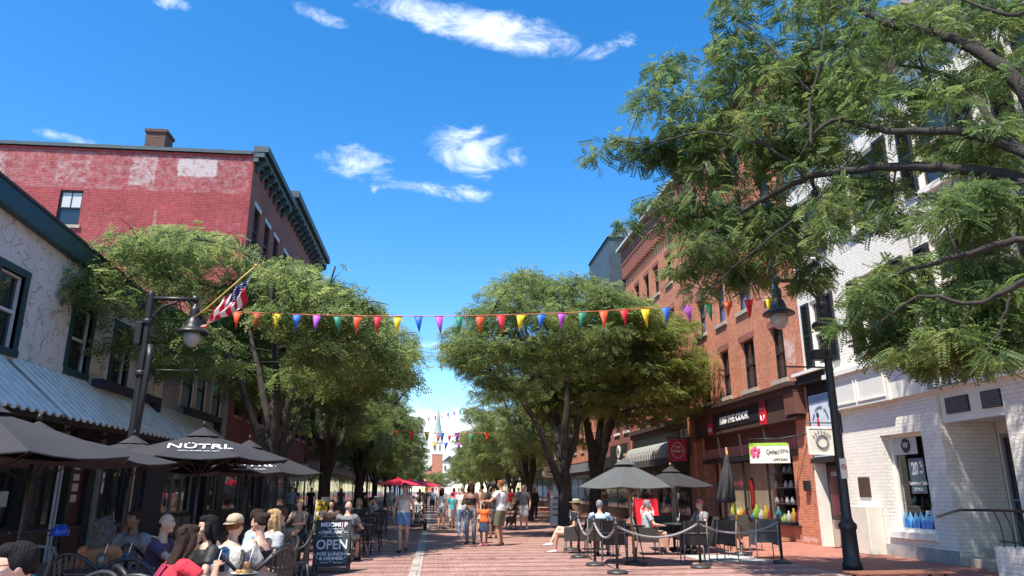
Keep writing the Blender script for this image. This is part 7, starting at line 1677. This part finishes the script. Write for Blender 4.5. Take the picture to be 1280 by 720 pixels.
# tables and things on them
def tb(px, Y, label, r=.38, **k): p = P(px, 690, Y=Y); table((p.x, Y, 0), label, r=r, **k); return p.x, Y
T1 = tb(292, 7.5, 'round black table with an iced drink, right of the woman in red', r=.42); T2 = tb(140, 8.3, 'round black table with glasses before the curly haired woman', r=.42); T3 = tb(305, 10.4, 'table beside the woman in the black tank top'); T4 = tb(232, 9.6, 'table between the balding man and the umbrella pole'); T5 = tb(42, 5.6, 'table near the bicycle at the left edge')
ICE = glass_mat('drink_glass', clear=.8)
def tumbler(x, y, label, fill=(.6, .6, .58), h=.15):
    t = thing('drinking_glass', label, 'glass', (x, y, .74), 0, 'drinks on the cafe tables'); b = MB(); b.lathe((0, 0, .002), [(.032, 0), (.04, h), (.037, h), (.03, .01)], 14); b.build('glass', ICE, t)
    b = MB(); b.lathe((0, 0, .012), [(.029, 0), (.034, h * .7)], 12); b.build('drink', mat('drink_%d' % int(fill[0] * 100), fill, .2, 0, .3, 50), t); b = MB(); b.tube([(.0, 0, .03), (.05, 0, h + .09)], .004, 5); b.build('straw', M_['letter'], t)
tumbler(T1[0] - .12, T1[1] - .15, 'tall iced drink with a straw near the front of the round table'); tumbler(T1[0] + .12, T1[1] + .05, 'second glass on the round table, amber', (.4, .2, .04)); tumbler(T2[0] - .1, T2[1], 'water glass left of the curly haired woman'); tumbler(T2[0] + .1, T2[1] + .1, 'glass of cola before the curly haired woman', (.08, .03, .02)); tumbler(T4[0], T4[1] - .1, 'glass before the balding man')
for (px, Y, lab, m_) in ((290, 7.45, 'white plate of food on the round table', 'white'), (146, 8.45, 'dark plate before the curly haired woman', 'brownstone')):
    x = P(px + 14, 690, Y=Y).x; t = thing('plate', lab, 'plate', (x, Y + .12, .742), 0); b = MB(); b.lathe((0, 0, 0), [(.06, 0), (.12, .015), (.125, .02), (.06, .006)], 20); b.build('dish', M_[m_], t)
    b = MB(); rr = random.Random(2); [b.ell((rr.uniform(-.05, .05), rr.uniform(-.05, .05), .03), (.03, .025, .02), 8, 6) for _ in range(7)]; b.build('food', mat('fried_food', (.42, .22, .06), .7, 0, .3, 40), t)
for (px, Y, f, lab) in ((95, 6.0, 200, 'empty black chair at the bottom left, below the bicycle'), (200, 6.3, 10, 'empty black chair in front of the woman in red'), (165, 7.2, 150, 'empty black chair between the curly haired woman and the woman in red'), (60, 5.0, 30, 'empty black chair beside the man in glasses'),
                        (330, 8.7, 300, 'empty black chair pulled out below the tank top woman'), (362, 12.2, 250, 'empty black chair at the edge of the left umbrellas'), (150, 10.6, 170, 'empty black chair behind the curly haired woman')):
    black_chair((P(px, 700, Y=Y).x, Y, 0), R(-f), lab)
# ---- farther along the left: tables, sitters, passers-by
for i, (px, Y, f, tc_, hr, hc_, lab) in enumerate(((376, 20.5, 210, 'tan', 'updo', 'blond', 'sitter in tan beyond the yellow board'), (433, 17.4, 15, 'plaid', 'bald', 'grey', 'sitter in a grey patterned shirt seen from behind, above the chalkboard'), (414, 21, 180, 'brown', 'long', 'dark', 'sitter in brown at the table right of the yellow board'),
        (447, 25, 160, 'black', 'long', 'blond', 'blond sitter in black at the far left tables'), (460, 29, 90, 'grey', 'short', 'dark', 'sitter in grey farther left of the walking woman'), (470, 33, 270, 'white', 'short', 'grey', 'sitter in white farther left of the walking woman'))):
    p = P(px, 650, Y=Y); person((p.x, Y), f, lab, pose='sit', top='tshirt', topc=tc_, bottom='shorts', botc='khaki', hair=hr, hairc=hc_, arms=TBL, lean=.12, vox=.014, female=hr == 'long'); black_chair((p.x, Y, 0), R(-f), 'chair of the ' + lab)
for (px, Y, lab) in ((396, 20.5, 'table right of the sitter in tan'), (447, 18.6, 'table beyond the chalkboard sign'), (452, 23, 'table of the blond sitter'), (466, 27, 'table left of the walking woman'), (478, 31, 'farthest small table of the left terrace')): table((P(px, 650, Y=Y).x, Y, 0), lab, group='tables of the far left terrace')
for i, (px, Y, f) in enumerate(((440, 20.3, 20), (458, 19.6, 200), (426, 22.5, 90), (440, 24.4, 300), (470, 26, 200), (462, 22, 40))): black_chair((P(px, 650, Y=Y).x, Y, 0), R(-f), ('empty chair beyond the chalkboard, ' + ('nearest', 'second', 'leftmost', 'by the blond sitter', 'farthest right', 'right of centre')[i]), 'empty chairs of the far left terrace')
for (px, py, f, tc_, bc_, hr, hc_, lab) in ((361, 655, 190, 'lblue', 'plaid', 'short', 'black', 'man in a light blue tee standing by the brown pillar under the umbrella edge'), (405, 648, 10, 'white', 'navy', 'short', 'dark', 'person in white standing in the shade behind the yellow board'),
        (387, 645, 180, 'black', 'black', 'short', 'dark', 'dark dressed passer-by in the shade left of the second lamp'), (425, 642, 180, 'grey', 'denim', 'long', 'brown', 'passer-by in grey in the left shade'), (452, 641, 0, 'purple', 'black', 'short', 'black', 'passer-by in purple in the left shade'), (487, 643, 180, 'white', 'lgrey', 'short', 'grey', 'passer-by in white just left of the walking woman')):
    person(G(px, py), f, lab, top='tshirt', topc=tc_, bottom='longshorts' if bc_ != 'black' else 'pants', botc=bc_, hair=hr, hairc=hc_, arms=HANG, vox=.016)

# ---- right cafe
def rsit(px, Y, face, label, wl=None, **k):
    p = P(px, 660, Y=Y); k.setdefault('arms', TBL); k.setdefault('lean', .05); o = person((p.x, Y), face, label, pose='sit', **k)
    wicker_chair((p.x, Y - .0, 0), R(-face), wl or ('woven armchair of the ' + label[:60])); return o
rsit(750, 18.2, 20, 'grey haired person in a light blue shirt, back to the camera', wl='woven armchair of the grey haired person', top='shirt', topc='lblue', bottom='pants', botc='grey', hair='short', hairc='grey', vox=.011)
rsit(718, 19.2, 285, 'man in a straw hat with bare crossed legs beside the tree trunk', wl='woven armchair of the man in the straw hat', top='tshirt', topc='black', bottom='shorts', botc='grey', hair='short', hairc='brown', hat='sun', hatc='khaki', vox=.011, arms=LAP, feet=((.0, .62, .16), (-.05, .5, 0)), lean=-.12, shoec='white')
rsit(808, 18.6, 95, 'person in patterned shirt and grey shorts behind the slanting umbrella pole', wl='woven armchair behind the slanting umbrella pole', top='shirt', topc='lgrey', bottom='shorts', botc='plaid', hair='short', hairc='grey', vox=.011, feet=((.1, .5, 0), (-.1, .5, 0)))
rsit(878, 18.9, 250, 'person in a red cap seated at the table by the closed umbrella', wl='woven armchair of the person in the red cap', top='tshirt', topc='grey', bottom='pants', botc='black', hair='short', hairc='grey', hat='cap', hatc='coral', vox=.011)
RC = [((868, 16.6), 10, 'big dark woven armchair seen from behind, left of the middle stanchion'), ((900, 16.9), 350, 'dark woven armchair right of the middle stanchion'), ((956, 17.3), 8, 'grey woven armchair nearest the kitchen shop, seen from behind'), ((768, 16.9), 15, 'dark woven armchair by the nearest stanchion'), ((835, 19.3), 185, 'woven armchair facing us in the middle of the right cafe'), ((935, 19.6), 170, 'woven armchair facing us beside the closed umbrella')]
for (px, Y), f, lab in RC:
    wicker_chair((P(px, 690, Y=Y).x, Y, 0), R(-f), lab, m=mat('grey_woven_wicker', (.085, .083, .085), .7, 0, .3, 60, .6, 90) if 'grey' in lab[:5] else None)
RT = []
for (px, Y, lab) in ((788, 17.4, 'cafe table under the grey green umbrella'), (850, 18.4, 'cafe table in the middle of the right cafe'), (912, 18.3, 'round cafe table at the orange pole of the closed umbrella'), (735, 20.2, 'cafe table nearest the dark tree trunk')):
    x = P(px, 690, Y=Y).x; table((x, Y, 0), lab, r=.38, group='tables of the right cafe', rz=.3); RT.append((x, Y))
tumbler(RT[1][0], RT[1][1], 'glass on the middle table of the right cafe'); tumbler(RT[2][0] + .1, RT[2][1], 'glass on the table by the orange pole')
for (px, py, f, top_, tc_, bot_, bc_, hr, hc_, fem, lab) in ((757, 648, 185, 'crop', 'black', 'minishorts', 'denim', 'curly', 'dark', True, 'curly haired woman in a black crop top and denim shorts on the right pavement'), (792, 652, 90, 'tshirt', 'black', 'pants', 'grey', 'long', 'black', True, 'woman in black beside the grey green umbrella pole'),
        (810, 648, 10, 'tshirt', 'tie', 'shorts', 'khaki', 'short', 'black', False, 'man in a blue patterned shirt with a black backpack'), (840, 650, 100, 'longsleeve', 'tan', 'pants', 'tan', 'short', 'brown', False, 'person all in tan before the awning shop'),
        (668, 648, 180, 'longsleeve', 'black', 'pants', 'black', 'long', 'blond', True, 'blond person in black behind the crimson picture board'), (690, 648, 180, 'tshirt', 'red', 'pants', 'ldenim', 'short', 'grey', False, 'person in red and white between the two dark trunks'), (648, 644, 0, 'tshirt', 'grey', 'pants', 'black', 'short', 'dark', False, 'dark passer-by past the family under the right trees')):
    person(G(px, py), f, lab, top=top_, topc=tc_, bottom=bot_, botc=bc_, hair=hr, hairc=hc_, female=fem, arms=HANG if f != 185 else ((-.10, .2, -.2), (.10, .2, -.2)), vox=.014, skin='tan' if fem else 'fair')
g = G(810, 648); bp_ = thing('backpack', 'black backpack on the man in the blue patterned shirt', 'backpack', (g[0] + .1, g[1] - .2, 1.05), 0); b = MB(); b.bbox(-.15, .15, -.1, .08, 0, .46, .05); b.bbox(-.12, .12, -.14, -.1, .03, .22, .02); b.build('pack', M_['coal'], bp_); b = MB(); b.tube([(-.1, .08, .42), (-.12, .2, .46), (-.12, .3, .3)], .02, 6); b.build('strap', M_['coal'], bp_)

# ---- bicycle with a blue helmet by the left edge
bx = P(52, 690, Y=10.3); bk = thing('bicycle', 'grey bicycle with a turquoise bottle leaning by the left shopfront', 'bicycle', (bx.x, 10.3, 0), R(62))
for y in (-.52, .52):
    b = MB(); b.tube([(0, y + .33 * math.cos(R(a)), .35 + .33 * math.sin(R(a))) for a in range(0, 361, 15)], .018, 6, cap=False); w = b.build('wheel', mat('black_rubber', (.02, .02, .02), .85), bk); b = MB()
    for a in range(0, 360, 30): b.tube([(0, y, .35), (0, y + .31 * math.cos(R(a)), .35 + .31 * math.sin(R(a)))], .0025, 3, cap=False)
    b.build('spokes', M_['lgrey'], w)
b = MB(); FRP = dict(bb=(0, -.08, .3), seat=(0, -.22, .82), head=(0, .36, .84), head2=(0, .40, .70), rear=(0, -.52, .35), front=(0, .52, .35))
for a, c in (('bb', 'seat'), ('seat', 'head'), ('bb', 'head2'), ('bb', 'rear'), ('seat', 'rear'), ('head', 'head2'), ('head2', 'front')): b.tube([FRP[a], FRP[c]], .017, 8)
b.build('frame', M_['grey'], bk); b = MB(); b.tube([(0, .36, .84), (0, .34, .98)], .016, 6); b.tube([(-.28, .26, 1.0), (-.1, .36, 1.0), (.1, .36, 1.0), (.28, .26, 1.0)], .015, 6); b.build('handlebar', M_['coal'], bk)
b = MB(); b.tube([(0, -.22, .82), (0, -.25, .95)], .014, 6); b.loft([((0, -.36, .97), (.07, 0, 0), (0, 0, .02)), ((0, -.25, .975), (.06, 0, 0), (0, 0, .02)), ((0, -.1, .965), (.02, 0, 0), (0, 0, .015))], 10); b.build('saddle', M_['coal'], bk)
b = MB(); b.tube([(0, .05, .42), (0, .13, .60)], .035, 10); b.build('bottle', mat('turquoise_plastic', (.02, .48, .50), .3), bk); b = MB(); b.tube([(0, -.08 + .1 * math.cos(R(a)), .3 + .1 * math.sin(R(a))) for a in range(0, 361, 30)], .008, 5, cap=False); b.tube([(.05, -.08, .3), (.08, 0, .16)], .01, 5); b.build('crank', M_['grey'], bk)
hx = P(76, 661, Y=10.0); hl = thing('helmet', 'bright blue bicycle helmet hanging on the handlebar', 'helmet', (hx.x, 10.0, hx.z - .08), R(30)); b = MB(); b.loft([((0, 0, 0), (.10, 0, 0), (0, .135, 0)), ((0, 0, .05), (.105, 0, 0), (0, .14, 0)), ((0, -.005, .10), (.085, 0, 0), (0, .115, 0)), ((0, -.01, .13), (.03, 0, 0), (0, .05, 0))], 16)
b.build('shell', mat('blue_gloss', (.02, .09, .62), .3), hl)
for x in (-.05, 0, .05): b = MB(); b.tube([(x, -.12, .06), (x * .8, -.05, .127), (x * .8, .06, .127), (x, .125, .06)], .009, 5); b.build('rib', mat('blue_ridge', (.10, .25, .75), .3), hl)

# ---- bench at the bottom right edge, seen only by its back rail
bn = thing('bench', 'red brown wooden bench back at the bottom edge, right of the lamp post', 'bench', P(1116, 713, Z=.41) - Vector((0, 0, .41)), R(4))
for z, y in ((.41, .0), (.41, -.14), (.41, -.28)): b = MB(); b.bbox(-.75, .75, y - .055, y + .055, z - .025, z, .008); b.build('seat_slat', mat('red_brown_wood', (.20, .075, .045), .5, 0, .25, 8), bn)
for x in (-.6, .6):
    b = MB(); b.tube([(x, .02, .39), (x, .04, 0)], .025, 6); b.build('leg', IRON, bn); b = MB(); b.tube([(x, -.30, .39), (x, -.32, 0)], .025, 6); b.build('leg', IRON, bn)
# drop the scratch scene
bpy.data.scenes.remove(TMP)
